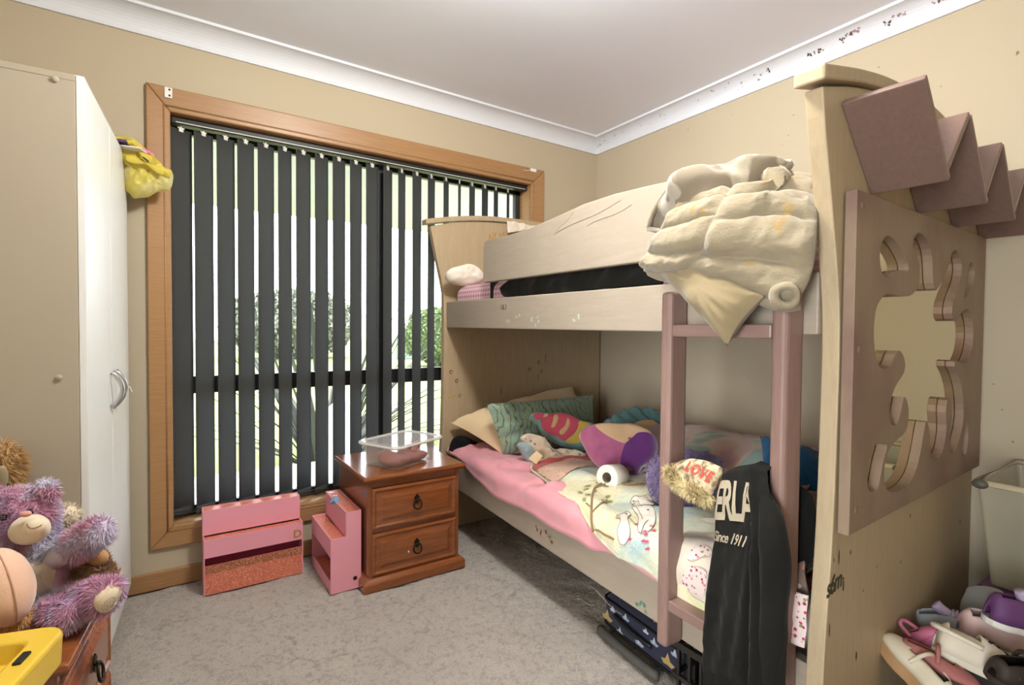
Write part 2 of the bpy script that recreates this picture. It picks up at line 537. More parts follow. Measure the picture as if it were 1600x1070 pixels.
# ---------------------------------------------------------------- the room
floor_m = Mat('beige_cut_pile_carpet', .97, .1)
fa = floor_m.noise(3.2, 5); fb = floor_m.noise(45, 5, rough=.7); fc = floor_m.noise(330, 3)
col = floor_m.ramp(fa, [(.3, c(220, 206, 190)), (.72, c(238, 225, 209))])
col = floor_m.mix(floor_m.ramp(fb, [(.35, (1, 1, 1, 1)), (.5, (0, 0, 0, 1))]), col, c(188, 176, 166))
col = floor_m.mix(floor_m.ramp(floor_m.noise(9, 6, rough=.75), [(.60, (0, 0, 0, 1)), (.70, (.9, .9, .9, 1))]), col, c(146, 132, 120))
crk = floor_m.voro(3.3, 'DISTANCE_TO_EDGE'); wob = floor_m.math('ADD', crk.outputs['Distance'], floor_m.math('MULTIPLY', floor_m.noise(30, 5, rough=.8), .16))
col = floor_m.mix(floor_m.math('MULTIPLY', floor_m.ramp(wob, [(.075, (1, 1, 1, 1)), (.11, (0, 0, 0, 1))]), floor_m.ramp(floor_m.noise(4, 2), [(.45, (0, 0, 0, 1)), (.6, (.5, .5, .5, 1))])), col, c(132, 118, 108))
col = floor_m.mix(floor_m.ramp(fc, [(.3, (.6, .6, .6, 1)), (.6, (0, 0, 0, 1))]), col, c(172, 160, 150))
floor_m.color(col); spk = floor_m.noise(150, 3, rough=.7)
floor_m.color(floor_m.mix(floor_m.ramp(spk, [(.34, (.5, .5, .5, 1)), (.42, (0, 0, 0, 1))]), col, c(134, 120, 108)))
floor_m.bump(floor_m.math('ADD', fc, floor_m.math('MULTIPLY', fb, 1.2)), 1.0, .014)
floor_m.b.inputs['Sheen Weight'].default_value = .3
nx, ny = 330, 330
xs = np.linspace(-3.28, .06, nx); ys = np.linspace(-3.36, .08, ny)
XX, YY = np.meshgrid(xs, ys)
pp = np.stack([XX.ravel(), YY.ravel(), np.zeros(nx * ny)], 1)
ZZ = .004 * vnoise(pp, 18, 3, 4) + .0025 * vnoise(pp, 70, 9, 2) - .006
fl = G(); fl.grid(np.stack([XX, YY, ZZ.reshape(ny, nx)], 2))
floor = obj('floor', fl, floor_m.m, smooth=True); tag(floor, 'worn beige cut pile carpet covering the bedroom floor', kind='structure')

WX0, WX1, WZ0, WZ1 = -2.432, -.561, .262, 2.018      # clear opening inside the timber architrave
g = G()
g.box(-3.32, WX0 - .012, 0, .14, 0, 2.4); g.box(WX1 + .012, .1, 0, .14, 0, 2.4)
g.box(WX0 - .012, WX1 + .012, 0, .14, 0, WZ0 - .012); g.box(WX0 - .012, WX1 + .012, 0, .14, WZ1 + .012, 2.4)
tag(obj('wall_north', g, m_wall, weld=True), 'tan painted wall around the window', kind='structure')
we = thing('wall_east', 'tan painted wall behind the bunk bed', None, (.05, -1.7, 0), kind='structure')
obj('plaster', G().box(0, .1, -3.4, 0, 0, 2.4), m_wall, we)
m_speck = plain('brown_wall_speck', c(140, 118, 90), .8)
for (y, z, r_) in [(-0.746, 2.247, 0.004), (-1.337, 2.129, 0.004), (-1.315, 2.041, 0.0035), (-1.285, 2.007, 0.003), (-1.015, 2.238, 0.003), (-1.683, 2.208, 0.004), (-2.103, 2.082, 0.007), (-1.892, 2.05, 0.003), (-0.773, 0.857, 0.004), (-1.14, 0.873, 0.003), (-2.093, 0.845, 0.003), (-2.124, 0.737, 0.004), (-2.068, 0.933, 0.003), (-1.003, 0.494, 0.003)]:
    obj('wall_speck', G().add([(-.0008, y + r_ * math.cos(a) * random.uniform(.5, 1), z + r_ * math.sin(a) * random.uniform(.7, 1.2)) for a in np.linspace(0, 6.28, 8)[:-1]], [tuple(range(7))]), m_speck, we)
g = G(); g.box(-3.32, -3.22, -2.25, 0, 0, 2.4); g.box(-3.32, -3.22, -3.3, -3.2, 0, 2.4); g.box(-3.32, -3.22, -3.2, -2.25, 2.06, 2.4)  # unseen gap in the west wall, added to let the fill lamp in
tag(obj('wall_west', g, m_wall), 'tan painted wall behind the wardrobe with an opening added for the fill light', kind='structure')
tag(obj('wall_south', G().box(-3.32, 0, -3.4, -3.3, 0, 2.4), m_wall), 'tan painted wall opposite the window', kind='structure')
g = G(); g.box(-5.0, -3.32, -3.6, -3.5, 0, 2.5); g.box(-5.0, -3.32, -2.0, -1.9, 0, 2.5); g.box(-5.0, -4.9, -3.5, -2.0, 0, 2.5); g.box(-5.0, -3.32, -3.6, -1.9, 2.4, 2.5); g.box(-5.0, -3.32, -3.6, -1.9, -.1, -.01)  # enclosure added around the fill lamp, out of view
tag(obj('wall_fill_recess', g, m_ceil), 'pale unseen enclosure added around the fill light', kind='structure')
tag(obj('ceiling', G().box(-3.32, .1, -3.4, .14, 2.4, 2.5), m_ceil), 'flat white painted ceiling', kind='structure')

def cove(kind):
    a = [(-.01, 0), (.010, 0)] + [(.012 + .078 * (1 - math.cos(t)), .012 + .066 * math.sin(t)) for t in np.linspace(0, math.pi / 2, 9)] + [(.09, .12), (-.01, .12)]
    return a
cv = cove(0)
cz = 2.31
for nm, fr, ln in (('trim_1', ((-3.22, 0, cz), (0, -1, 0), (0, 0, 1), (1, 0, 0)), 3.22),
                   ('trim_2', ((0, -3.3, cz), (-1, 0, 0), (0, 0, 1), (0, 1, 0)), 3.3),
                   ('trim_3', ((-3.22, -3.3, cz), (1, 0, 0), (0, 0, 1), (0, 1, 0)), 3.3),
                   ('trim_4', ((-3.22, -3.3, cz), (0, 1, 0), (0, 0, 1), (1, 0, 0)), 3.22)):
    r_ = thing(nm, {'trim_1': 'white coved cornice above the window wall', 'trim_2': 'white coved cornice above the bunk bed with torn sticker scraps',
                    'trim_3': 'white coved cornice above the wardrobe wall', 'trim_4': 'white coved cornice opposite the window'}[nm], None, (fr[0]), kind='structure')
    obj('cove', G().prism(cv, ln, fr), m_cove, r_, weld=True)
    if nm == 'trim_2': cornice = r_
# torn sticker scraps left on the cornice
m_scrap = [plain('sticker_scrap_brown', c(96, 74, 62), .7), plain('sticker_scrap_mauve', c(150, 120, 124), .7), plain('sticker_scrap_grey', c(70, 70, 66), .7)]
def on_cove(y, t):
    th = t * math.pi / 2
    return np.array([-(.012 + .078 * (1 - math.cos(th))), y, cz + .012 + .066 * math.sin(th)]), nrm([-math.sin(th) - .2, 0, -math.cos(th) - .1])
def scrap(y, t, size, mat, pieces=5):
    g = G()
    for k in range(pieces):
        p, n = on_cove(y + random.uniform(-1, 1) * size, min(.95, max(.05, t + random.uniform(-1, 1) * size * 8)))
        ax = np.array([0, 1.0, 0]); bx = nrm(np.cross(n, ax)); s = size * random.uniform(.25, .6)
        ring = []
        for q in range(6):
            a = q * math.pi / 3 + random.uniform(-.3, .3); rr = s * random.uniform(.4, 1)
            ring.append(p + n * .0025 + ax * math.cos(a) * rr + bx * math.sin(a) * rr)
        g.add(ring, [tuple(range(6))])
    obj('sticker_scrap', g, mat, cornice)
for (y, t, s, k) in [(-1.428, 0.5, 0.014, 0), (-1.464, 0.5, 0.014, 0), (-1.545, 0.5, 0.015, 0), (-1.58, 0.55, 0.016, 0), (-1.611, 0.65, 0.014, 1), (-1.72, 0.4, 0.013, 0), (-1.751, 0.5, 0.011, 1), (-1.774, 0.5, 0.009, 1), (-1.878, 0.5, 0.01, 1), (-1.902, 0.5, 0.016, 0), (-1.226, 0.55, 0.012, 2), (-1.194, 0.5, 0.008, 2), (-1.174, 0.3, 0.006, 2)]:
    scrap(y, t, s, m_scrap[k], 6)
for i in range(30):
    y = -.03 - 1.15 * (random.random() ** 1.5)
    scrap(y, random.uniform(.25, .75), random.uniform(.004, .009), m_scrap[2 if random.random() < .7 else 0], 2)

for nm, bx in (('baseboard_north', (-3.2, 0, -.016, 0, 0, .075)), ('baseboard_east', (-.016, 0, -3.3, -.016, 0, .075)), ('baseboard_west', (-3.22, -3.204, -2.25, 0, 0, .075))):
    o = obj(nm, G().box(*bx), m_oakx, bevel=.004); tag(o, 'varnished timber skirting along the ' + nm.split('_')[1] + ' wall', kind='structure')

# window: architrave, jambs, aluminium frame, panes
win = thing('window_1', 'large aluminium window in a varnished timber architrave', None, (-1.5, 0, WZ0), kind='structure')
ox0, ox1, oz0, oz1 = -2.516, -.459, .172, 2.118
prof = .02
def casing(a, b, cc, d, mat):
    g = G(); g.hexa([(a[0], 0, a[1]), (b[0], 0, b[1]), (b[0], -prof, b[1]), (a[0], -prof, a[1]), (d[0], 0, d[1]), (cc[0], 0, cc[1]), (cc[0], -prof * .75, cc[1]), (d[0], -prof * .75, d[1])])
    obj('casing_board', g, mat, win, bevel=.005, seg=2)
casing((ox0, oz1), (ox1, oz1), (WX1, WZ1), (WX0, WZ1), m_oakx)
casing((ox1, oz0), (ox0, oz0), (WX0, WZ0), (WX1, WZ0), m_oakx)
casing((ox0, oz0), (ox0, oz1), (WX0, WZ1), (WX0, WZ0), m_oak)
casing((ox1, oz1), (ox1, oz0), (WX1, WZ0), (WX1, WZ1), m_oak)
# inner bead along the architrave
g = G()
for (a, b) in (((WX0 - .022, WZ0 - .022), (WX0 - .022, WZ1 + .022)), ((WX0 - .022, WZ1 + .022), (WX1 + .022, WZ1 + .022)), ((WX1 + .022, WZ1 + .022), (WX1 + .022, WZ0 - .022)), ((WX0 - .022, WZ0 - .022), (WX1 + .022, WZ0 - .022))):
    g.tube([(a[0], -.0155, a[1]), (b[0], -.0155, b[1])], .004, 6)
obj('bead', g, m_oak, win, smooth=True)
for bx, mt in (((WX0 - .012, WX0, 0, .14, WZ0, WZ1), m_oak), ((WX1, WX1 + .012, 0, .14, WZ0, WZ1), m_oak), ((WX0 - .012, WX1 + .012, 0, .14, WZ1, WZ1 + .012), m_oakx), ((WX0 - .012, WX1 + .012, 0, .14, WZ0 - .012, WZ0), m_oakx)):
    obj('jamb_board', G().box(*bx), mt, win)
fy0, fy1 = .105, .14
def fr(x0, x1, z0, z1, y0=fy0, y1=fy1):
    obj('frame_bar', G().box(x0, x1, y0, y1, z0, z1), m_alu, win, bevel=.003)
fr(WX0, WX1, WZ1 - .045, WZ1); fr(WX0, WX1, WZ0, WZ0 + .04); fr(WX0, WX0 + .035, WZ0, WZ1); fr(WX1 - .035, WX1, WZ0, WZ1)
fr(-1.495, -1.45, WZ0, WZ1, .1, .14)
fr(WX0 + .035, -1.495, .812, .89); fr(-1.45, WX1 - .035, .812, .89)
m_glass = see_through('clear_window_glass', c(235, 242, 242), .93, .02)
for (x0, x1, z0, z1) in ((WX0 + .03, -1.49, .885, WZ1 - .04), (-1.455, WX1 - .03, .885, WZ1 - .04), (WX0 + .03, -1.49, WZ0 + .035, .815), (-1.455, WX1 - .03, WZ0 + .035, .815)):
    obj('glass_pane', G().box(x0, x1, .121, .125, z0, z1), m_glass, win)
# curtain rod brackets left on the architrave
for k, (x, z, lab) in enumerate([(-2.438, 2.092, 'a'), (-0.55, 2.102, 'b')]):
    bt = thing('curtain_bracket', ['white bracket screwed to the left top corner of the window architrave', 'white bracket with cord end on the right top corner of the window architrave'][k], 'bracket', (x, -.02, z), 'old curtain brackets on the architrave')
    if k == 0:
        obj('plate', G().box(x - .014, x + .014, -.024, -.0195, z - .022, z + .022), m_white_pl, bt, bevel=.002)
        for dz in (-.012, .012):
            obj('screw', G().lathe([(0, .003), (.004, .002), (.004, 0)], 10, Matrix.Translation((x + .004, -.0235, z + dz)) @ Matrix.Rotation(R(90), 4, 'X')), m_iron, bt)
    else:
        obj('plate', G().box(x - .024, x + .02, -.03, -.0195, z - .009, z + .012), m_white_pl, bt, bevel=.003)
        obj('cord', G().tube(resample([(x - .02, -.027, z + .004), (x - .05, -.026, z - .01), (x - .075, -.026, z - .008)], 10), .0022, 6), m_white_pl, bt, smooth=True)

# vertical blind
blind = thing('vertical_blind', 'charcoal vertical blind with turned vanes across the window', 'blind', (-1.5, .045, WZ0))
g = G(); g.box(WX0 + .003, WX1 - .003, .022, .068, 1.985, 2.014)
obj('head_rail', g, m_track, blind, bevel=.004)
obj('track_strip', G().box(WX0 + .02, WX1 - .02, .0195, .022, 1.9905, 1.9935), m_white_pl, blind)
W_ = .0445; zt, zb = 1.972, .279
nn_ = 7
Pv = np.zeros((2, nn_, 3))
uu = np.linspace(-1, 1, nn_)
g = G()
rows = np.linspace(zb, zt, 12)
Pv = np.stack([np.stack([uu * W_, .004 * (1 - uu ** 2), np.full(nn_, z)], 1) for z in rows])
g.grid(Pv)
ROOT_SAVE = ROOT[blind.name].copy(); ROOT[blind.name] = np.zeros(3)
v0 = obj('vane', g, m_vane, blind, smooth=True, solid=.0006)
gw = G(); gw.grid(np.stack([np.stack([uu * W_ * .985, .0045 * (1 - uu ** 2) - .0016, np.full(nn_, z)], 1) for z in (zb + .001, zb + .038)]))
w0 = obj('weight_pocket', gw, m_vane, v0, smooth=True, solid=.001)
gh = G(); gh.box(-.009, .009, -.002, .002, zt - .012, zt + .006); gh.tube([(0, 0, zt + .004), (0, 0, zt + .014)], .003, 6); gh.box(-.014, .014, -.0015, .0015, zt + .002, zt + .006)
h0 = obj('vane_hanger', gh, m_white_pl, v0)
ROOT[blind.name] = ROOT_SAVE
VANES = [(-2.393, 65), (-2.309, 58), (-2.223, 58), (-2.142, 57), (-2.057, 59), (-1.974, 52), (-1.89, 60), (-1.804, 58), (-1.719, 58), (-1.633, 58), (-1.547, 63),
         (-1.462, 51), (-1.383, 47), (-1.295, 56), (-1.208, 51), (-1.116, 46), (-1.03, 38), (-.946, 51), (-.858, 55), (-.78, 49), (-.692, 44)]
ends = []
for i, (x, ph) in enumerate(VANES):
    lo = (x + 1.5, 0, -WZ0); rt = (0, 0, R(90 - ph))
    if i == 0:
        v0.location = lo; v0.rotation_euler = rt; v = v0
    else:
        v = copy_part(v0, blind, lo, rt)
        copy_part(w0, v); copy_part(h0, v)
    d = np.array([math.sin(R(ph)), math.cos(R(ph)), 0])
    ends.append((np.array([x, .045, zb + .03]) - d * W_, np.array([x, .045, zb + .03]) + d * W_))
for side in (0, 1):
    g = G()
    for a, b in zip(ends[:-1], ends[1:]):
        p, q = a[side], b[side]
        g.tube([p, p * .5 + q * .5 + np.array([0, 0, -.004]), q], .0012, 5)
        g.tube([p + [0, 0, -.012], p * .5 + q * .5 + np.array([0, 0, -.016]), q + [0, 0, -.012]], .0012, 5)
    obj('bottom_chain', g, m_black, blind)

# ---------------------------------------------------------------- outside
m_lawn = Mat('sunlit_lawn', .95, .1); m_lawn.color(m_lawn.mix(m_lawn.noise(3, 6), c(120, 136, 76), c(148, 156, 100))); m_lawn.bump(m_lawn.noise(60, 4), .6, .05)
tag(obj('lawn', G().box(-45, 60, .14, 75, -.5, -.3), m_lawn.m), 'sunlit lawn outside the window', kind='structure')
tag(obj('verandah_slab', G().box(-6, 6, .14, 2.3, -.3, -.12), plain('pale_concrete', c(196, 190, 180), .8)), 'pale concrete path under the eave', kind='structure')
tag(obj('verandah_soffit', G().box(-7, 6, .14, 2.8, 2.215, 2.33), plain('pale_soffit_sheet', c(176, 178, 174), .7)), 'pale eave lining above the window outside', kind='structure')
hg = G()
hx = np.linspace(-60, 110, 60)
top = 4.0 + 2.5 * vnoise(np.stack([hx, hx * 0, hx * 0], 1), .06, 4, 4)
hP = np.stack([np.stack([hx, np.full(60, 62.0) + k * 6, -.4 + (top + .4) * math.sin(k / 4 * math.pi / 2)], 1) for k in range(5)])
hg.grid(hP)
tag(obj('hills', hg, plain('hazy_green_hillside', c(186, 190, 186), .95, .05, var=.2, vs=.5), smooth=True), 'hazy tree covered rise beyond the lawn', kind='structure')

def leaf_blade(base, d, L, w, droop, seg=5):
    d = nrm(d); side = nrm(np.cross(d, [0, 0, 1])); P = []
    p = np.array(base, float); cd = d.copy(); V = []
    for k in range(seg + 1):
        ww = w * (1 - (k / seg) ** 1.6) + .001
        V += [p - side * ww, p + side * ww, p + np.cross(side, cd) * -ww * .35]
        p = p + cd * L / seg; cd = nrm(cd + np.array([0, 0, -droop / seg]))
    F = []
    for k in range(seg):
        a = k * 3
        F += [(a, a + 2, a + 5, a + 3), (a + 2, a + 1, a + 4, a + 5)]
    return V, F
m_flax = plain('grey_green_strap_leaf', c(60, 64, 54), .6, .3, var=.3, vs=2)
fx = np.array((-1.149, 2.724, -0.3))
fp = thing('strappy_garden_plant', 'large strappy leaved flax plant seen through the blind slats', 'plant', fx)
rr = random.Random(4)
for k in range(64):
    a = rr.uniform(0, 2 * math.pi); e = rr.uniform(.45, 1.35)
    V, F = leaf_blade(fx + [.12 * math.cos(a), .12 * math.sin(a), 0], (math.cos(a) * math.cos(e), math.sin(a) * math.cos(e), math.sin(e)), rr.uniform(1.3, 2.3), rr.uniform(.025, .042), rr.uniform(.3, 1.3), 7)
    obj('leaf', G().add(V, F), m_flax, fp)
def bush(name, label, cen, rad, n, col, ls, cat='shrub'):
    g = G(); V = []; F = []
    r = np.random.default_rng(3)
    d = r.normal(size=(n, 3)); d /= np.linalg.norm(d, axis=1, keepdims=True)
    lump = 1 + .12 * vnoise(d, 2.5, 2, 2)
    P = np.array(cen) + d * np.array(rad) * lump[:, None] * (.85 + .15 * r.random((n, 1)))
    a = r.normal(size=(n, 3)); a /= np.linalg.norm(a, axis=1, keepdims=True); b = np.cross(a, r.normal(size=(n, 3))); b /= np.linalg.norm(b, axis=1, keepdims=True)
    VV = np.stack([P - a * ls, P + b * ls * .5, P + a * ls, P - b * ls * .5], 1).reshape(-1, 3)
    t = thing(name, label, cat, (cen[0], cen[1], cen[2] - rad[2]))
    g.add(VV, [(i, i + 1, i + 2, i + 3) for i in range(0, 4 * n, 4)])
    o = obj('foliage', g, plain(name + '_leaf', col, .7, .3, var=.35, vs=3), t); o['kind'] = 'stuff'
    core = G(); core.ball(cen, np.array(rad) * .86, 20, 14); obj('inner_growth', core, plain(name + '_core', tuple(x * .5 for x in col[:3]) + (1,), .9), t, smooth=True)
    obj('stem', G().tube([(cen[0], cen[1], cen[2] - rad[2] * 1.02), (cen[0], cen[1], cen[2])], .1, 8), m_oak, t)
hc = (6.184, 15.063, 1.062)
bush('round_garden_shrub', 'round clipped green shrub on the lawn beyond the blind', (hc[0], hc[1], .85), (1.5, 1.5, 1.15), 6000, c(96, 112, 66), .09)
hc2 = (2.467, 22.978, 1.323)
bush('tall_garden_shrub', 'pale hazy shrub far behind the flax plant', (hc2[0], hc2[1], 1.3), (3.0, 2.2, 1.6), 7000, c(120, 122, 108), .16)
ub = (6.729, 20.088, 0.17)
t = thing('utility_box', 'dull green service box standing on the lawn beside the shrub', 'box', (ub[0], ub[1], -.3))
obj('cabinet', G().box(ub[0] - .32, ub[0] + .32, ub[1] - .25, ub[1] + .25, -.3, .75), plain('dull_green_paint', c(112, 130, 118), .6), t, bevel=.03)
obj('cap', G().box(ub[0] - .36, ub[0] + .36, ub[1] - .29, ub[1] + .29, .75, .82), plain('dull_green_lid', c(122, 140, 128), .6), t, bevel=.02)
wb = (-1.281, 1.733, 0.111)
t = thing('garden_post_box', 'white gabled box standing outside below the flax plant', 'box', (wb[0], wb[1], -.12))
g = G(); g.prism([(-.1, 0), (.1, 0), (.1, .58), (0, .68), (-.1, .58)], .2, ((wb[0], wb[1] - .1, -.12), (.86, -.5, 0), (0, 0, 1), (.5, .86, 0)))
obj('body', g, plain('white_weathered_panel', c(226, 228, 232), .6), t, bevel=.01)
obj('shelf_band', G().prism([(-.105, .26), (.105, .26), (.105, .29), (-.105, .29)], .21, ((wb[0], wb[1] - .105, -.12), (.86, -.5, 0), (0, 0, 1), (.5, .86, 0))), m_white_pl, t)

# ---------------------------------------------------------------- wardrobe
wd = nrm([.0655, .998, 0]); wn = np.array([wd[1], -wd[0], 0])     # along the doors, out of the doors
wo = np.array([-2.629, -.832, 0.0])
war = thing('wardrobe', 'tall white two door wardrobe with cream side in the corner', 'wardrobe', (-2.88, -.45, 0))
def wbox(a0, a1, d0, d1, z0, z1):
    g = G(); p = lambda a, d, z: wo + wd * a + wn * d + np.array([0, 0, z])
    g.hexa([p(a0, d0, z0), p(a1, d0, z0), p(a1, d1, z0), p(a0, d1, z0), p(a0, d0, z1), p(a1, d0, z1), p(a1, d1, z1), p(a0, d1, z1)])
    return g
WH = 1.79; WL = .768
obj('side_panel', wbox(0, .016, -.535, -.018, 0, WH - .025), m_cream_lami, war, bevel=.001)
obj('side_panel', wbox(WL - .016, WL, -.535, -.018, 0, WH - .025), m_cream_lami, war, bevel=.001)
obj('back_panel', wbox(.016, WL - .016, -.535, -.53, 0, WH - .025), m_cream_lami, war)
obj('top_panel', wbox(-.001, WL, -.535, -.018, WH - .025, WH - .008), m_cream_lami, war, bevel=.001)
obj('kick_board', wbox(.016, WL - .016, -.06, -.045, 0, .07), m_cream_lami, war)
m_edge = plain('white_edge_strip', c(238, 240, 240), .35)
doors = []
for a0, a1 in ((.0, WL / 2 - .0015), (WL / 2 + .0015, WL)):
    d = obj('door', wbox(a0, a1, -.017, 0, .07, WH - .01), m_lami, war, bevel=.0012)
    doors.append(d)
    obj('edge_strip', wbox(a0, a1, -.0185, .0006, WH - .0105, WH - .0085), m_edge, d)
for k, a in enumerate((WL / 2 - .035, WL / 2 + .04)):
    g = G(); zs = np.linspace(.845, .962, 15)
    P = [wo + wd * a + wn * (.004 + .028 * math.sin(math.pi * (i / 14)) ** .8) + np.array([0, 0, z]) for i, z in enumerate(zs)]
    g.tube(P, [.006 + .002 * abs(i - 7) / 7 for i in range(15)], 10)
    obj('handle', g, m_metal, doors[k], smooth=True)
tie = wo + wd * (WL / 2 + .04) + wn * .033
obj('string_tie', G().tube(resample([tie + [0, 0, .9], tie + [.008, 0, .905], tie + [.012, 0, .898], tie + [.016, .004, .885]], 12), .002, 6), m_white_pl, doors[1], smooth=True)
for (px_, pz_) in [(-2.687, 1.76), (-2.688, 0.977)]:
    obj('cover_cap', G().lathe([(0, .002), (.006, .0018), (.008, 0)], 14, Matrix.Translation((px_, -.8325, pz_)) @ Matrix.Rotation(R(90), 4, 'X')), m_cream_lami, war, smooth=True)

# ---------------------------------------------------------------- reddish pine bedside chests
def chest(name, label, M, w, d, h, group):
    """front faces local -y; M places it (rotation + translation)"""
    T4 = Matrix(M); base = T4 @ Vector((0, 0, 0))
    t = thing(name, label, 'bedside table', tuple(base), group)
    def b(x0, x1, y0, y1, z0, z1): return G().box(x0, x1, y0, y1, z0, z1, T4)
    obj('side_panel', b(-w / 2, -w / 2 + .018, -d / 2, d / 2, .02, h - .025), m_redv, t, bevel=.002)
    obj('side_panel', b(w / 2 - .018, w / 2, -d / 2, d / 2, .02, h - .025), m_redv, t, bevel=.002)
    obj('back_panel', b(-w / 2 + .018, w / 2 - .018, d / 2 - .01, d / 2, .02, h - .025), m_redv, t)
    for z0, z1 in ((.03, .055), (.24, .256), (h - .055, h - .025)):
        obj('front_rail', G().box(-w / 2 + .018, w / 2 - .018, -d / 2 + .004, -d / 2 + .03, z0, z1, T4), m_red, t, bevel=.001)
    # plinth and top are moulded slabs: stacked profiles
    def slab(prof):
        g = G(); V = []; F = []
        for (e, z) in prof:
            V += [(-w / 2 - e, -d / 2 - e, z), (w / 2 + e, -d / 2 - e, z), (w / 2 + e, d / 2, z), (-w / 2 - e, d / 2, z)]
        k = len(prof)
        for i in range(k - 1):
            for j in range(4):
                F.append((i * 4 + j, i * 4 + (j + 1) % 4, i * 4 + 4 + (j + 1) % 4, i * 4 + 4 + j))
        F.append((3, 2, 1, 0)); F.append(tuple((k - 1) * 4 + j for j in range(4)))
        return g.add(V, F, T4)
    obj('plinth', slab([(.024, 0), (.024, .034), (.018, .042), (.008, .05), (.0, .054)]), m_red, t, weld=True, bevel=.0015)
    obj('top', slab([(.0, h - .03), (.008, h - .028), (.012, h - .022), (.02, h - .019), (.025, h - .012), (.022, h - .003), (.016, h)]), m_red, t, weld=True, bevel=.0015)
    for z0, z1 in ((.058, .238), (.258, h - .057)):
        g = G(); x0, x1, y = -w / 2 + .016, w / 2 - .016, -d / 2
        loops = [(0, .02), (0, -.006), (.010, -.010), (.018, -.004), (.030, -.004), (.046, -.011)]
        V = []; F = []
        for (ins, off) in loops:
            V += [(x0 + ins, y + off, z0 + ins), (x1 - ins, y + off, z0 + ins), (x1 - ins, y + off, z1 - ins), (x0 + ins, y + off, z1 - ins)]
        for i in range(len(loops) - 1):
            for j in range(4):
                F.append((i * 4 + j, i * 4 + (j + 1) % 4, i * 4 + 4 + (j + 1) % 4, i * 4 + 4 + j))
        F.append((0, 3, 2, 1)); F.append(tuple((len(loops) - 1) * 4 + j for j in range(4)))
        g.add(V, F, T4)
        dr = obj('drawer', g, m_red, t, weld=True, bevel=.001)
        zc_ = (z0 + z1) / 2 + .015; yy = y - .0125
        gp = G(); gp.prism([(0, .024), (.013, .008), (.007, 0), (.013, -.008), (0, -.02), (-.013, -.008), (-.007, 0), (-.013, .008)], -.004, ((0, yy, zc_), (1, 0, 0), (0, 0, 1), (0, 1, 0)))
        V, F = gp.arrays(); hp = obj('pull', G().add(V, F, T4), m_iron, dr, bevel=.0008)
        gp = G(); gp.lathe([(0, .012), (.005, .010), (.006, .004), (.004, 0)], 12, T4 @ Matrix.Translation((0, yy - .002, zc_)) @ Matrix.Rotation(R(90), 4, 'X'))
        ring = [(.019 * math.sin(a), yy - .009 - .003 * (1 - math.cos(a)), zc_ - .02 + .0205 * math.cos(a)) for a in np.linspace(0, 2 * math.pi, 25)[:-1]]
        gr = G().tube(ring, [.0026 + .0012 * (1 - math.cos(a)) / 2 for a in np.linspace(0, 2 * math.pi, 25)[:-1]], 8, closed=True)
        V, F = gr.arrays(); gp.add(V, F, T4)
        obj('pull_ring', gp, m_iron, dr, smooth=True)
    return t
CH = .49
ch1 = chest('bedside_table', 'reddish pine bedside table with two ring pull drawers beside the bunk bed', Matrix.Translation((-1.535, -.29, 0)), .43, .44, CH, 'matching reddish pine bedside tables')
obj('paint_fleck', G().ball((-1.575, -.5265, .135), (.0035, .0012, .005), 8, 6), m_white_pl, ch1, smooth=True)
# second one, against the left wall, its drawers facing the room
a2 = np.array([-2.556, -.965, 0]); b2 = np.array([-2.604, -1.395, 0]); dd = nrm(a2 - b2); nd = np.array([dd[1], -dd[0], 0])
ctr = (a2 + b2) / 2 - nd * (.022 + .22)
M2 = Matrix(((dd[0], -nd[0], 0, ctr[0]), (dd[1], -nd[1], 0, ctr[1]), (0, 0, 1, 0), (0, 0, 0, 1)))
ch2 = chest('bedside_table', 'reddish pine bedside table crowded with soft toys in front of the wardrobe', M2, .40, .44, CH, 'matching reddish pine bedside tables')

# ---------------------------------------------------------------- bunk bed
bunk = thing('bunk_bed', 'whitewashed timber bunk bed with flared ends, mauve ladder and zigzag shelf', 'bunk bed', (-.62, -1.05, 0))
RA = np.array([-1.17, -.07, 0.0]); rd = nrm(np.array([-1.238, -2.03, 0.0]) - RA); ro = np.array([rd[1], -rd[0], 0]); RLEN = 1.961   # along the front rails, out into the room
def rp(a, o, z): return RA + rd * a + ro * o + np.array([0, 0, z])
def rbox(a0, a1, o0, o1, z0, z1, dz=0.0):
    """box in the rail frame; dz = drop of its near end"""
    f = lambda a: -dz * a / RLEN
    return G().hexa([rp(a0, o0, z0 + f(a0)), rp(a0, o1, z0 + f(a0)), rp(a1, o1, z0 + f(a1)), rp(a1, o0, z0 + f(a1)),
                     rp(a0, o0, z1 + f(a0)), rp(a0, o1, z1 + f(a0)), rp(a1, o1, z1 + f(a1)), rp(a1, o0, z1 + f(a1))])
# head panel by the window
arch = [(-1.268, 1.668), (-1.10, 1.708), (-.873, 1.735), (-.6, 1.742), (-.33, 1.735), (-.15, 1.712), (-.015, 1.675)]
left = [(-1.245, 0), (-1.215, .2), (-1.192, .5), (-1.184, .9), (-1.185, 1.266), (-1.192, 1.344), (-1.224, 1.48)]
left = [tuple(q) for q in resample(left + [(-1.268, 1.668)], 24)]
poly = left[:-1] + [tuple(q) for q in resample(arch, 20)] + [(-.015, 0)]
hp_ = obj('head_panel', G().prism(poly, .035, ((0, -.071, 0), (1, 0, 0), (0, 0, 1), (0, 1, 0))), m_pale, bunk, bevel=.003)
capo = [tuple(q) for q in resample([(x - (.03 if i == 0 else 0), z + .005) for i, (x, z) in enumerate(arch)], 20)]
capt = [(x, z + .028) for x, z in capo]
obj('panel_cap', G().prism(capo + capt[::-1], .058, ((0, -.084, 0), (1, 0, 0), (0, 0, 1), (0, 1, 0))), m_pale, bunk, bevel=.004)
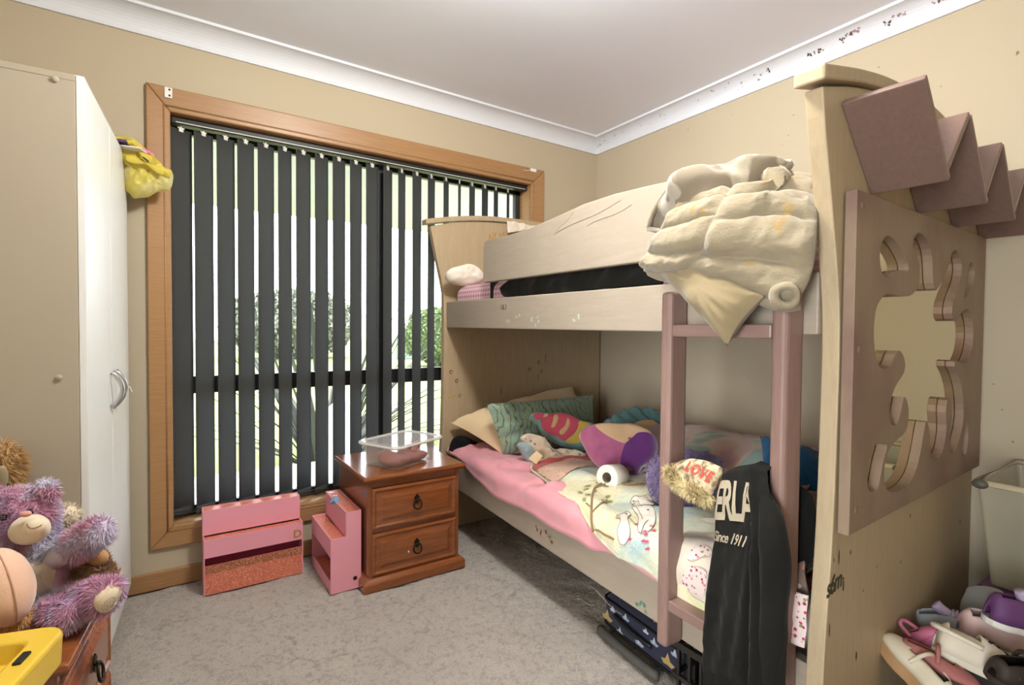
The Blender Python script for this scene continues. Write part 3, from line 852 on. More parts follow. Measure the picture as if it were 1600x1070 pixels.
# end panel
E0 = np.array([-1.228, -2.095, 0.0]); ed = nrm(np.array([0, -2.02, 0.0]) - E0); en = np.array([ed[1], -ed[0], 0])
def ep(s, z, off=0.0): return E0 + ed * s + en * off + np.array([0, 0, z])
xs_ = lambda L: [((x + 1.228) / .998, z) for x, z in L]
left = xs_([(-1.285, 0), (-1.266, .352), (-1.252, .499), (-1.236, .648), (-1.226, .859), (-1.224, 1.14), (-1.266, 1.344), (-1.318, 1.534), (-1.334, 1.615)])
earch = xs_([(-1.334, 1.615), (-1.15, 1.666), (-.939, 1.702), (-.65, 1.722), (-.35, 1.705), (-.15, 1.665), (-.012, 1.615)])
poly = [tuple(q) for q in resample(left, 30)][:-1] + [tuple(q) for q in resample(earch, 24)] + [(1.21, 0)]
obj('end_panel', G().prism(poly, -.036, (E0, ed, (0, 0, 1), en)), m_pale, bunk, bevel=.003)
capo = [tuple(q) for q in resample([(s - (.024 if i == 0 else 0), z + .003) for i, (s, z) in enumerate(earch)], 24)]
obj('panel_cap', G().prism(capo + [(s, z + .032) for s, z in capo][::-1], -.062, (E0 + en * .013, ed, (0, 0, 1), en)), m_pale, bunk, bevel=.005)
# rails
obj('upper_rail', rbox(.001, RLEN + .027, -.032, 0, 1.121, 1.262, .013), m_rail, bunk, bevel=.004)
obj('lower_rail', rbox(.001, RLEN + .027, -.032, 0, .268, .405, .05), m_rail, bunk, bevel=.004)
gtop = [(-1.185, -0.495, 1.508), (-1.185, -0.507, 1.531), (-1.186, -0.542, 1.537), (-1.192, -0.708, 1.53), (-1.198, -0.891, 1.534), (-1.205, -1.075, 1.548), (-1.211, -1.245, 1.564), (-1.216, -1.392, 1.565), (-1.22, -1.52, 1.559), (-1.223, -1.612, 1.553)]
ga = [(float((np.array(p) - RA) @ rd), p[2]) for p in gtop]
ge = ga[-1]
gpoly = ga + [(ge[0] + .09, ge[1] - .004), (ge[0] + .16, ge[1] - .04), (ge[0] + .185, ge[1] - .11), (ge[0] + .185, 1.325), (ga[0][0], 1.337)]
obj('guard_rail', G().prism(gpoly, -.028, (RA + ro * .002, rd, (0, 0, 1), ro)), m_rail, bunk, bevel=.004)
obj('wall_rail', G().box(-.045, -.015, -2.0, -.072, 1.125, 1.262), m_rail, bunk, bevel=.003)
obj('wall_rail', G().box(-.045, -.015, -2.0, -.072, .25, .39), m_rail, bunk, bevel=.003)
for i in range(9):
    y = -.16 - i * .222
    obj('slat', G().box(-1.135, -.046, y - .04, y + .04, 1.135, 1.152), m_pale, bunk)
    obj('slat', G().box(-1.135, -.046, y - .04, y + .04, .268, .284), m_pale, bunk)
# ladder
for a0 in (1.597, 1.922):
    obj('ladder_stile', rbox(a0, a0 + .038, .001, .073, .225, 1.222), m_mauve, bunk, bevel=.011, seg=3)
m_mauve_x = wood('dusky_mauve_rung_timber', c(130, 103, 94), c(146, 118, 107), (10, 1, 10), 10, .4, .45)
RUNGS = ((1.098, 1.131), (0.722, 0.749), (0.334, 0.364))
for z0, z1 in RUNGS:
    obj('ladder_rung', rbox(1.6355, 1.9215, .004, .070, z0, z1), m_mauve_x, bunk, bevel=.004)
# cut-out panel over a mirror on the outside of the end panel
def cr(pts, n): return [tuple(q) for q in resample(pts, n, True, True)]
main = [(0.421, 1.376), (0.471, 1.376), (0.517, 1.359), (0.546, 1.33), (0.558, 1.285), (0.571, 1.248), (0.598, 1.235), (0.63, 1.251), (0.686, 1.289), (0.723, 1.324), (0.742, 1.351), (0.786, 1.368), (0.837, 1.357), (0.864, 1.323), (0.85, 1.28), (0.8, 1.236), (0.77, 1.204), (0.766, 1.173), (0.787, 1.153), (0.825, 1.154), (0.875, 1.178), (0.941, 1.191), (0.999, 1.17), (1.032, 1.118), (1.017, 1.062), (0.969, 1.024), (0.924, 1.017), (0.871, 1.022), (0.823, 1.03), (0.807, 1.015), (0.853, 0.987), (0.902, 0.942), (0.932, 0.88), (0.928, 0.82), (0.878, 0.76), (0.82, 0.739), (0.777, 0.755), (0.788, 0.806), (0.8, 0.851), (0.798, 0.891), (0.773, 0.913), (0.745, 0.913), (0.73, 0.88), (0.742, 0.828), (0.721, 0.774), (0.676, 0.747), (0.63, 0.746), (0.597, 0.759), (0.583, 0.792), (0.571, 0.831), (0.554, 0.862), (0.536, 0.869), (0.522, 0.847), (0.497, 0.794), (0.454, 0.739), (0.381, 0.712), (0.303, 0.712), (0.255, 0.723), (0.226, 0.74), (0.216, 0.769), (0.224, 0.804), (0.247, 0.827), (0.286, 0.841), (0.327, 0.848), (0.368, 0.859), (0.384, 0.882), (0.386, 0.916), (0.364, 0.944), (0.346, 0.952), (0.329, 0.925), (0.315, 0.901), (0.293, 0.884), (0.262, 0.887), (0.244, 0.91), (0.242, 0.933), (0.257, 0.959), (0.269, 0.972), (0.301, 0.991), (0.339, 1.01), (0.35, 1.033), (0.331, 1.057), (0.302, 1.07), (0.275, 1.063), (0.245, 1.035), (0.207, 1.027), (0.177, 1.031), (0.147, 1.049), (0.13, 1.088), (0.125, 1.13), (0.14, 1.173), (0.182, 1.2), (0.215, 1.206), (0.286, 1.204), (0.368, 1.209), (0.414, 1.223), (0.44, 1.245), (0.447, 1.276), (0.432, 1.306), (0.403, 1.322), (0.381, 1.336), (0.389, 1.356)]
h1 = [(0.193, 1.342), (0.162, 1.323), (0.15, 1.293), (0.161, 1.261), (0.184, 1.247), (0.212, 1.244), (0.237, 1.253), (0.255, 1.264), (0.287, 1.269), (0.331, 1.27), (0.353, 1.274), (0.348, 1.29), (0.321, 1.309), (0.276, 1.329), (0.233, 1.341)]
h4 = [(0.965, 1.346), (0.935, 1.313), (0.926, 1.269), (0.898, 1.228), (0.936, 1.234), (1.0, 1.273), (1.022, 1.313), (1.003, 1.339)]
h5 = [(0.159, 0.852), (0.134, 0.843), (0.112, 0.807), (0.11, 0.765), (0.125, 0.747), (0.149, 0.741), (0.174, 0.745), (0.191, 0.773), (0.207, 0.806), (0.229, 0.838), (0.198, 0.846)]
h6 = [(0.981, 0.824), (0.955, 0.787), (0.928, 0.735), (0.935, 0.716), (0.963, 0.709), (0.988, 0.718), (1.005, 0.762), (0.999, 0.806)]
pb = [(0.012, 1.42), (1.168, 1.448), (1.169, 0.644), (0.003, 0.671)]
pl_ = pb[0][0] * .5 + pb[3][0] * .5; pr_ = 1.17
ztop = (pb[0][1] + pb[1][1]) / 2; zbot = (pb[2][1] + pb[3][1]) / 2
border = [(pl_, zbot), (pr_, pb[2][1]), (pr_, pb[1][1]), (pl_, pb[0][1])]
border[0] = (pl_, pb[3][1])
FRM = Matrix(((ed[0], 0, en[0], 0), (ed[1], 0, en[1], 0), (0, 1, 0, 0), (0, 0, 0, 1)))
def on_end(V, off):
    V = np.asarray(V); return E0 + V[:, :1] * ed + V[:, 1:2] * np.array([0, 0, 1.0]) + V[:, 2:3] * en + en * off
V, F = curve_plate([border, cr(main, 220), cr(h1, 50), cr(h4, 36), cr(h5, 44), cr(h6, 30)], .023, .0015)
obj('cutout_panel', G().add(on_end(V, .0155), F), m_worn, bunk)
mm = Mat('old_mirror_glass', .02, .5, 1.0); mm.color(c(236, 226, 196))
obj('mirror', G().prism([(pl_ + .02, border[0][1] + .02), (pr_ - .02, border[1][1] + .02), (pr_ - .02, border[2][1] - .02), (pl_ + .02, border[3][1] - .02)], .003, (E0 + en * .0005, ed, (0, 0, 1), en)), mm.m, bunk)
for (s, z) in ((pl_ + .03, border[3][1] - .03), (pl_ + .03, (border[3][1] + border[0][1]) / 2 + .03), (pl_ + .035, border[0][1] + .05), (pr_ - .03, border[2][1] - .05), (pr_ - .03, 1.05), (pr_ - .03, border[1][1] + .04)):
    o = ep(s, z, .0268)
    obj('screw_cap', G().add(*(lambda g: g.arrays())(G().lathe([(0, .002), (.007, .0015), (.009, 0)], 12)), Matrix.Translation(o) @ FRM.to_3x3().to_4x4()), m_mauve, bunk, smooth=True)
# zigzag book shelf on the outside of the end panel
zz = [(-1.246, 1.602), (-1.078, 1.449), (-.908, 1.613), (-.735, 1.453), (-.562, 1.622), (-.385, 1.458), (-.21, 1.622), (-.04, 1.46)]
zz = [((x + 1.228) / .998, z) for x, z in zz]
for i in range(7):
    (s0, z0), (s1, z1) = zz[i], zz[i + 1]
    d = nrm([s1 - s0, z1 - z0]); pn = np.array([-d[1], d[0]]); th = .0165
    e0 = .0 if i % 2 == 0 else -.0; q0 = np.array([s0, z0]); q1 = np.array([s1, z1])
    if i % 2 == 0: q1 = q1 + d * .016
    else: q0 = q0 + pn * .0 + d * .0165
    poly = [q0, q1, q1 + pn * th, q0 + pn * th]
    obj('shelf_board', G().prism(poly, .145, (E0 + en * .0008, ed, (0, 0, 1), en)), m_mauve_d, bunk, bevel=.003)

# carved and inked writing, scuffs
def text_on(s, size, origin, ex, ey, mat, name, parent, depth=.0012, offset=0.0, shear=0.0, spacing=1.0, sx=1.0):
    V, F = text_geo(s, size, depth, offset, shear, spacing)
    ex, ey = np.asarray(ex, float), np.asarray(ey, float); ez = nrm(np.cross(ex, ey))
    return obj(name, G().add(np.asarray(origin) + V[:, :1] * ex * sx + V[:, 1:2] * ey + V[:, 2:3] * ez, F), mat, parent)
m_carve = plain('gold_brown_ink', c(176, 138, 72), .6)
for ch_, x, z, rot in (('N', -.905, 1.632, -8), ('Y', -.868, 1.642, 14), ('K', -.835, 1.646, -6), ('I', -.80, 1.652, 8)):
    a = R(rot); ex = np.array([math.cos(a), 0, math.sin(a)]); ey = np.array([-math.sin(a), 0, math.cos(a)])
    text_on(ch_, .05, (x, -.0725, z), ex, ey, m_carve, 'letter', bunk, .001, .0012)
p0 = np.array((-1.192, -0.661, 1.203))
text_on('IKI', .036, p0, rd, np.array([0.06, 0, 1]), m_ink, 'letter_mark', bunk, .001, -.0005, 0, 1.3, sx=1.0)
so = ep(*(-0.034, 0.534), .001)
m_somi = plain('faded_black_marker', c(66, 60, 40), .7)
text_on('s6m', .05, so, ed * 1.1 + np.array([0, 0, .08]), np.array([0, 0, 1.15]), m_somi, 'letter_mark', bunk, .001, .0008, .15, .85)
text_on('i', .045, ep(*(0.052, 0.526), .001), ed, np.array([0, 0, 1.]), m_somi, 'letter_mark', bunk, .001, .0006)
def scuff(p, ax, ay, mat, n=8, jit=.35):
    g = G(); ring = []
    for q in range(n):
        a = 2 * math.pi * q / n; k = 1 - random.random() * jit
        ring.append(np.asarray(p) + np.asarray(ax) * math.cos(a) * k + np.asarray(ay) * math.sin(a) * k)
    g.add(ring, [tuple(range(n))])
    obj('scuff_mark', g, mat, bunk)
UP = np.array([0, 0, 1.0])
m_scuff = plain('black_scuff', c(58, 50, 42), .8)
for s, z, w, h in [(a[0], a[1], b, d) for a, b, d in [((0.029, 0.61), 0.004, 0.024), ((0.095, 0.603), 0.003, 0.008), ((0.146, 0.339), 0.005, 0.015), ((0.002, 0.61), 0.002, 0.006), ((-0.013, 0.457), 0.003, 0.02), ((1.061, 0.46), 0.006, 0.007), ((0.519, 0.597), 0.005, 0.007), ((0.267, 0.522), 0.003, 0.005), ((0.448, 0.485), 0.003, 0.006), ((0.18, 0.488), 0.003, 0.005)]]:
    scuff(ep(s, z, .0012), ed * w, UP * h, m_scuff)
m_stk = [plain('sticker_rust', c(128, 66, 44), .6), plain('sticker_olive', c(122, 116, 60), .6), plain('sticker_yellow', c(196, 176, 84), .6), plain('sticker_green', c(86, 128, 104), .6)]
for p, k in [(q, k) for q, k in [((-1.139, -0.072, 0.875), 0), ((-1.102, -0.072, 0.824), 0), ((-1.081, -0.072, 0.74), 1), ((-1.142, -0.072, 0.733), 2), ((-1.122, -0.072, 0.739), 2), ((-0.599, -0.072, 0.87), 0), ((-0.531, -0.072, 0.911), 0), ((-0.51, -0.072, 0.855), 1)]]:
    g = G(); rr_ = .009
    ring = [np.array(p) + np.array([math.cos(a) * rr_, 0, math.sin(a) * rr_]) for a in np.linspace(0, 2 * math.pi * .85, 12)]
    g.tube(ring, .0022, 5); obj('sticker_ring', g, m_stk[k], bunk)
m_drip = plain('brown_drip_stain', c(140, 112, 84), .8)
for p in [(-0.808, -0.072, 0.752), (-0.798, -0.072, 0.656), (-0.534, -0.072, 0.816), (-0.48, -0.072, 0.934)]:
    scuff(p, np.array([.004, 0, 0]), UP * .035, m_drip, 8, .3)
for p, k in [((-1.202, -0.963, 0.301), 0), ((-1.203, -0.999, 0.298), 0), ((-1.204, -1.025, 0.31), 0), ((-1.205, -1.052, 0.293), 1), ((-1.206, -1.065, 0.285), 0), ((-1.222, -1.528, 0.26), 3), ((-1.222, -1.547, 0.26), 3), ((-1.223, -1.553, 0.251), 3), ((-1.186, -0.49, 0.378), 1)]:
    for j in range(3):
        scuff(np.array(p) + rd * random.uniform(-.009, .009) + UP * random.uniform(-.01, .01), rd * .007, UP * .008, m_stk[k], 7, .6)
m_smear = plain('pale_teal_smear', c(176, 182, 166), .7)
for p in [(-1.194, -0.734, 1.156), (-1.197, -0.813, 1.166), (-1.201, -0.934, 1.161), (-1.211, -1.221, 1.162), (-1.202, -0.958, 1.14)]:
    for j in range(3):
        scuff(np.array(p) + rd * random.uniform(-.03, .03) + UP * random.uniform(-.012, .012), rd * .010, UP * .009, m_smear, 8, .7)
m_line = plain('pencil_scratch', c(160, 144, 126), .8)
for p, L, s in [((-1.214, -1.253, 1.485), 0.35, 0.05), ((-1.218, -1.369, 1.481), 0.22, 0.03), ((-1.209, -1.124, 1.483), 0.12, 0.06), ((-1.213, -1.276, 0.132), 0.1, 0.02), ((-1.216, -1.375, 0.211), 0.16, -0.03)]:
    obj('scratch', G().tube(resample([np.array(p) + rd * (t - .5) * L + UP * (s * t + .004 * math.sin(7 * t)) for t in np.linspace(0, 1, 6)], 14), .0007, 4), m_line, bunk)

# ---------------------------------------------------------------- bedding, upper bunk
def facing(P, up=.35):
    return nrm(nrm(np.array([-2.2, -2.3, 1.3]) - np.mean(np.asarray(P, float), 0)) + np.array([0, 0, up]))
m_ging = Mat('pink_gingham_cotton', .9, .15)
wx = m_ging.n.new('ShaderNodeTexWave'); wx.bands_direction = 'Y'; wx.inputs['Scale'].default_value = 13
wz = m_ging.n.new('ShaderNodeTexWave'); wz.bands_direction = 'Z'; wz.inputs['Scale'].default_value = 13
for w in (wx, wz): m_ging.link(m_ging.tc.outputs['Object'], w.inputs['Vector'])
gg = m_ging.math('ADD', m_ging.math('GREATER_THAN', wx.outputs['Fac'], .5), m_ging.math('GREATER_THAN', wz.outputs['Fac'], .5))
m_ging.color(m_ging.ramp(m_ging.math('MULTIPLY', gg, .5), [(.0, c(232, 204, 208)), (.45, c(212, 172, 182)), (.9, c(186, 134, 152))], 'CONSTANT'))
m_ging = m_ging.m
mt = thing('upper_mattress', 'pink gingham covered mattress on the upper bunk', 'mattress', (-.6, -1.05, 1.152))
obj('cover', G().box(-1.135, -.05, -2.0, -.092, 1.153, 1.352), m_ging, mt, bevel=.055, seg=4, smooth=True)
strap_p = np.array((-1.137, -0.493, 1.277))
obj('strap', G().box(-1.139, -.5, strap_p[1] - .014, strap_p[1] + .012, 1.16, 1.355), m_black, mt, bevel=.004)
m_wfl = floral('white_sprigged_cotton', c(232, 224, 208), [c(190, 172, 160), c(206, 184, 176), c(180, 176, 160)], 34, .12)
V, F = puff([(-1.229, -0.17, 1.398), (-1.203, -0.17, 1.43), (-1.149, -0.17, 1.447), (-1.087, -0.17, 1.466), (-1.023, -0.17, 1.45), (-0.986, -0.17, 1.413), (-1.002, -0.17, 1.374), (-1.074, -0.17, 1.352), (-1.149, -0.17, 1.348), (-1.21, -0.17, 1.362)], (-.35, -.9, .35), .05, wr=.012, ws=26)
tag(obj('small_pillow', G().add(V, F), m_wfl, smooth=True), 'small frilled white pillow on the pink gingham upper mattress', 'pillow')
m_blk = fabric('black_fleece', c(30, 28, 22), c(22, 21, 17), 200, .95, .06)
bl = [(-1.16, -0.616, 1.282), (-1.16, -0.654, 1.262), (-1.16, -0.9, 1.261), (-1.16, -1.143, 1.261), (-1.16, -1.345, 1.258), (-1.16, -1.541, 1.256)]
tl = [(-1.13, -0.661, 1.352), (-1.13, -0.858, 1.355), (-1.13, -1.107, 1.356), (-1.13, -1.313, 1.354), (-1.13, -1.564, 1.357)]
P = coons(bl, tl, [bl[0], (bl[0][0] - .005, bl[0][1] + .004, bl[0][2] + .03), tl[0]], [bl[-1], tl[-1]], 70, 14)
P = cloth(P, .012, 9, 4, (1, 1.2, .7))
backP = np.stack([tl_ for tl_ in [P[-1], P[-1] + np.array([.06, 0, .03]), P[-1] + np.array([.4, 0, .035]), P[-1] + np.array([.95, 0, .02])]])
g = G(); g.grid(np.vstack([P, backP[1:]]))
o = obj('black_blanket', g, m_blk, smooth=True, solid=.012, sub=1); tag(o, 'black fleece blanket bunched behind the upper guard rail', 'blanket')
m_hang = floral('cream_nursery_print', c(226, 214, 196), [c(176, 150, 150), c(168, 176, 168), c(196, 164, 140)], 16, .16)
hb = [(-0.789, -0.1, 1.679), (-0.703, -0.1, 1.7), (-0.609, -0.1, 1.733)]; ht = [(-0.787, -0.088, 1.752), (-0.714, -0.088, 1.753), (-0.571, -0.088, 1.744)]
P = cloth(coons(hb, ht, [hb[0], ht[0]], [hb[-1], ht[-1]], 24, 14), .006, 30, 2)
P2 = np.vstack([P, (P[-1] + np.array([0, .02, .012]))[None], (P[-1] + np.array([0, .06, .004]))[None]])
g = G(); g.grid(P2); tag(obj('hanging_cloth', g, m_hang, smooth=True, solid=.003, sub=1), 'cream printed cloth draped over the upper head panel', 'cloth')

# quilt heaped on the guard rail
m_quilt = Mat('cream_quilted_cotton', .9, .15)
qn = m_quilt.ramp(m_quilt.noise(19, 3), [(.62, (0, 0, 0, 1)), (.68, (1, 1, 1, 1))])
m_quilt.color(m_quilt.mix(qn, m_quilt.mix(m_quilt.noise(4, 3), c(132, 120, 97), c(146, 134, 110)), c(144, 122, 82)))
m_quilt.b.inputs['Sheen Weight'].default_value = .3; m_quilt.bump(m_quilt.math('ADD', m_quilt.math('MULTIPLY', m_quilt.noise(240, 2), .3), m_quilt.noise(26, 4, (1, 1, 2), .55)), .35, .010); m_quilt = m_quilt.m
ql = thing('quilt', 'cream padded quilt folded over the end of the upper guard rail', 'quilt', (-1.2, -1.85, 1.27))
qb = [(-1.33, -1.622, 1.292), (-1.34, -1.675, 1.273), (-1.345, -1.739, 1.263), (-1.35, -1.812, 1.257), (-1.35, -1.867, 1.24), (-1.35, -1.927, 1.214), (-1.345, -1.979, 1.194), (-1.335, -2.027, 1.176), (-1.325, -2.052, 1.176)]
qt = [(-1.27, -1.738, 1.468), (-1.26, -1.81, 1.467), (-1.24, -1.877, 1.46), (-1.22, -1.916, 1.458), (-1.16, -1.914, 1.482), (-1.12, -1.941, 1.491), (-1.1, -1.98, 1.482)]
qlft = [(-1.33, -1.622, 1.292), (-1.345, -1.678, 1.331), (-1.33, -1.714, 1.383), (-1.3, -1.725, 1.432), (-1.27, -1.738, 1.468)]
qr = [(-1.325, -2.052, 1.176), (-1.315, -2.073, 1.214), (-1.3, -2.079, 1.262), (-1.285, -2.076, 1.318), (-1.22, -2.043, 1.395), (-1.1, -1.98, 1.482)]
n_, m_ = 130, 110
P = coons(qb, qt, qlft, qr, n_, m_); N = gnormals(P)
u = np.linspace(0, 1, n_)[None]; v = np.linspace(0, 1, m_)[:, None]
seam = .40 + .05 * np.sin(v * 4) + 0 * u
ph = v * 4.3 + np.where(u > seam, .18 + .10 * (u - seam), .32 * (u - seam)) + .06 * vnoise(P.reshape(-1, 3), 7, 5).reshape(m_, n_)
ch = np.abs(np.sin(math.pi * ph)) ** .55
ds = np.clip(np.abs(u - seam) / .05, 0, 1) ** .6
edge = np.clip(np.minimum(np.minimum(u, 1 - u), np.minimum(v, 1 - v)) / .05, 0, 1) ** .5
big = .05 * np.sin(math.pi * np.clip(v, 0, 1)) ** .7 * (.5 + .5 * np.sin(math.pi * u))
wr = .006 * vnoise(P.reshape(-1, 3) * np.array([1, 1, 1.6]), 20, 8, 3).reshape(m_, n_)
P = P + N * ((.024 * ch * (.35 + .65 * ds) * edge + wr * edge + big)[..., None])
g = G(); g.grid(P); obj('quilted_shell', g, m_quilt, ql, smooth=True, solid=.03)
rp_ = resample(qb, 60) + np.array([.018, 0, -.002]); rr2 = .017 + .005 * vnoise(rp_, 16, 3); rr2[:3] *= .6
g = G(); g.tube(rp_, rr2, 12); obj('hem_roll', g, m_quilt, ql, smooth=True)
rc = np.array((-1.35, -2.041, 1.191))
g = G(); prof = [(.010, -.03), (.012, .0), (.017, .006), (.024, .004), (.029, -.008), (.032, -.04)]
dirn = nrm(np.array([-.8, -.62, -.1])); rotm = Vector(dirn).to_track_quat('Z', 'Y').to_matrix().to_4x4()
g.lathe(prof, 26, Matrix.Translation(rc + dirn * .02) @ rotm)
V, F = g.arrays(); V = V + .008 * np.stack([vnoise(V, 30, i) for i in range(3)], 1)
obj('rolled_corner', G().add(V, F), m_quilt, ql, smooth=True)
m_cow = Mat('beige_white_patched_flannel', .92, .15)
cv_ = m_cow.ramp(m_cow.noise(13, 1.5), [(.54, (0, 0, 0, 1)), (.585, (1, 1, 1, 1))]); m_cow.color(m_cow.mix(cv_, c(122, 110, 92), c(164, 154, 134)))
m_cow.b.inputs['Sheen Weight'].default_value = .4; m_cow.bump(m_cow.noise(240, 2), .25, .002)
fo = [(-1.29, -1.608, 1.407), (-1.29, -1.622, 1.447), (-1.28, -1.66, 1.501), (-1.27, -1.695, 1.523), (-1.26, -1.73, 1.529), (-1.25, -1.763, 1.538), (-1.24, -1.804, 1.538), (-1.22, -1.837, 1.533), (-1.2, -1.864, 1.512), (-1.18, -1.894, 1.472)]
fi = [(-1.32, -1.678, 1.386), (-1.34, -1.749, 1.389), (-1.34, -1.802, 1.41), (-1.33, -1.829, 1.441), (-1.31, -1.848, 1.449), (-1.28, -1.868, 1.456), (-1.24, -1.886, 1.465), (-1.19, -1.897, 1.467)]
P = coons(fi, fo, [fi[0], (fi[0][0] + .02, fi[0][1] + .015, fi[0][2] + .0), fo[0]], [fi[-1], fo[-1]], 90, 36); N = gnormals(P)
u = np.linspace(0, 1, 90)[None]; v = np.linspace(0, 1, 36)[:, None]
fold = .055 * np.sin(math.pi * v) ** .8 * np.clip(u * 3.2 - .55, -.75, 1) + .024 * np.sin(u * 13 + v * 4) * np.sin(math.pi * v) + .020 * vnoise(P.reshape(-1, 3), 16, 6, 2).reshape(36, 90)
P = P + N * fold[..., None]
g = G(); g.grid(P); fb_ = obj('turned_back_flap', g, m_cow.m, ql, smooth=True, solid=.014)
fpth = np.vstack([resample(fo, 40)[::-1], resample(fi, 50)[:]])
g = G(); g.tube(fpth + np.array([-.004, -.004, 0]), .0075, 10); obj('piping', g, m_cow.m, fb_, smooth=True)
# cushion slumped under the quilt
m_cush = fabric('sand_linen', c(132, 116, 86), c(144, 128, 98), 300)
cq = [(-1.325, -1.68, 1.27), (-1.37, -1.921, 1.079), (-1.36, -2.004, 1.192), (-1.3, -1.787, 1.328)]
o = obj('cushion', pillow4(cq[0], cq[1], cq[2], cq[3], .055, bow=.09, wr=.006, pw=3.2), m_cush, smooth=True)
tag(o, 'sand coloured linen cushion slumped over the top of the ladder', 'cushion')

# ---------------------------------------------------------------- bedding, lower bunk
m_mat = fabric('white_mattress_ticking', c(214, 206, 198), None, 120)
lm = thing('lower_mattress', 'white mattress lying on the lower bunk', 'mattress', (-.6, -1.03, .284))
obj('cover', G().box(-1.13, -.05, -2.0, -.09, .285, .435), m_mat, lm, bevel=.03, seg=3, smooth=True)
m_sheet = fabric('pink_cotton_sheet', c(232, 160, 160), c(212, 144, 162), 400, .85, .3, 4)
hem = [(-1.184, -.1, .455)] + [(-1.186, -0.251, 0.447), (-1.191, -0.384, 0.397), (-1.196, -0.525, 0.364), (-1.201, -0.671, 0.343), (-1.209, -0.904, 0.356), (-1.215, -1.067, 0.348), (-1.22, -1.232, 0.352), (-1.223, -1.317, 0.348), (-1.228, -1.449, 0.374)] + [(-1.245, -1.8, .35), (-1.250, -1.99, .35)]
top_ = [(-.5, -.1, .452), (-.5, -1.0, .452), (-.5, -1.99, .452)]
P = coons(hem, top_, [hem[0], (-1.175, -.1, .462), (-1.12, -.1, .465), (-.8, -.1, .455), top_[0]], [hem[-1], (-1.246, -1.99, .40), (-1.20, -1.99, .452), (-.9, -1.99, .452), top_[-1]], 120, 60)
m2 = 60; vv = np.linspace(0, 1, m2)
# shoulder: keep every row above the mattress edge
for i in range(120):
    y = P[:, i, 1]; hz = P[0, i, 2]; hx = P[0, i, 0]
    t = np.linspace(0, 1, m2)
    prof = np.array([[hx, hz], [hx + .003, hz * .4 + .41 * .6], [hx + .012, .440], [hx + .05, .456], [hx + .2, .456], [-.5, .452]])
    q = resample(prof, m2); P[:, i, 0] = q[:, 0]; P[:, i, 2] = q[:, 1]
w_ = np.clip(vv / .1, .25, 1)[:, None]
nz = vnoise(P.reshape(-1, 3) * np.array([1, 1, .6]), 7, 12, 3).reshape(m2, 120); dg_ = np.sin(P[..., 1] * 14 + P[..., 0] * 22 + 2 * nz)
P = P + gnormals(P) * ((.016 * nz + .006 * dg_ + .008) * w_)[..., None]
g = G(); g.grid(P); o = obj('pink_sheet', g, m_sheet, smooth=True, solid=.003); tag(o, 'rumpled pink sheet hanging over the lower bed rail', 'sheet')

m_creamp = fabric('cream_pillowcase', c(226, 204, 164), c(214, 190, 150), 300)
a_ = [(-1.169, -0.12, 0.589), (-0.999, -0.394, 0.452)]
A0, B0 = np.array(a_[0]), np.array(a_[1])
o = obj('cream_pillow', pillow4(B0 + np.array([0, 0, .01]), (-.38, -.45, .50), (-.30, -.13, .74), A0 + np.array([0, 0, .015]), .115, bow=.04, wr=.010, back=.25, pw=3.6), m_creamp, smooth=True); tag(o, 'big cream pillow leaning on the lower head panel', 'pillow')
m_black_p = fabric('black_jersey', c(24, 23, 23), c(18, 18, 18), 300, .95, .05)
V, F = puff([(-1.186, -0.14, 0.444), (-1.163, -0.14, 0.515), (-1.104, -0.14, 0.529), (-1.011, -0.14, 0.483), (-0.913, -0.14, 0.42), (-0.922, -0.14, 0.392), (-1.051, -0.14, 0.405), (-1.143, -0.14, 0.421)], (-.4, -.85, .25), .04, wr=.006)
tag(obj('black_pillow', G().add(V, F), m_black_p, smooth=True), 'black pillow squashed beneath the big cream pillow', 'pillow')
# green woodland pillow
m_green = Mat('sage_woodland_print', .9, .15)
gb = m_green.mix(m_green.noise(5, 3), c(150, 176, 150), c(124, 150, 136))
wv = m_green.n.new('ShaderNodeTexWave'); wv.wave_type = 'BANDS'; wv.bands_direction = 'X'; wv.inputs['Scale'].default_value = 9; wv.inputs['Distortion'].default_value = 14; wv.inputs['Detail'].default_value = 3; wv.inputs['Detail Scale'].default_value = 1.2
m_green.link(m_green.coord((1, 1, .8)), wv.inputs['Vector']); br = m_green.ramp(wv.outputs['Fac'], [(.05, (.8, .8, .8, 1)), (.13, (0, 0, 0, 1))])
gb = m_green.mix(br, gb, c(96, 92, 66))
lf = m_green.voro(48); lr = m_green.ramp(lf.outputs['Distance'], [(.26, (1, 1, 1, 1)), (.34, (0, 0, 0, 1))])
gb = m_green.mix(m_green.math('MULTIPLY', lr, m_green.ramp(m_green.noise(6, 2), [(.45, (0, 0, 0, 1)), (.6, (1, 1, 1, 1))])), gb, c(176, 180, 96))
m_green.color(gb); m_green.b.inputs['Sheen Weight'].default_value = .2; m_green = m_green.m
gq = [(-1.002, -0.405, 0.458), (-0.468, -0.52, 0.491), (-0.338, -0.36, 0.727), (-1.106, -0.4, 0.735)]
o = obj('woodland_pillow', pillow4(gq[0], (gq[1][0], gq[1][1], .475), gq[2], gq[3], .06, bow=.02, wr=.010, back=.4, pw=3), m_green, smooth=True); tag(o, 'sage green pillow with printed branches in front of the cream pillow', 'pillow')

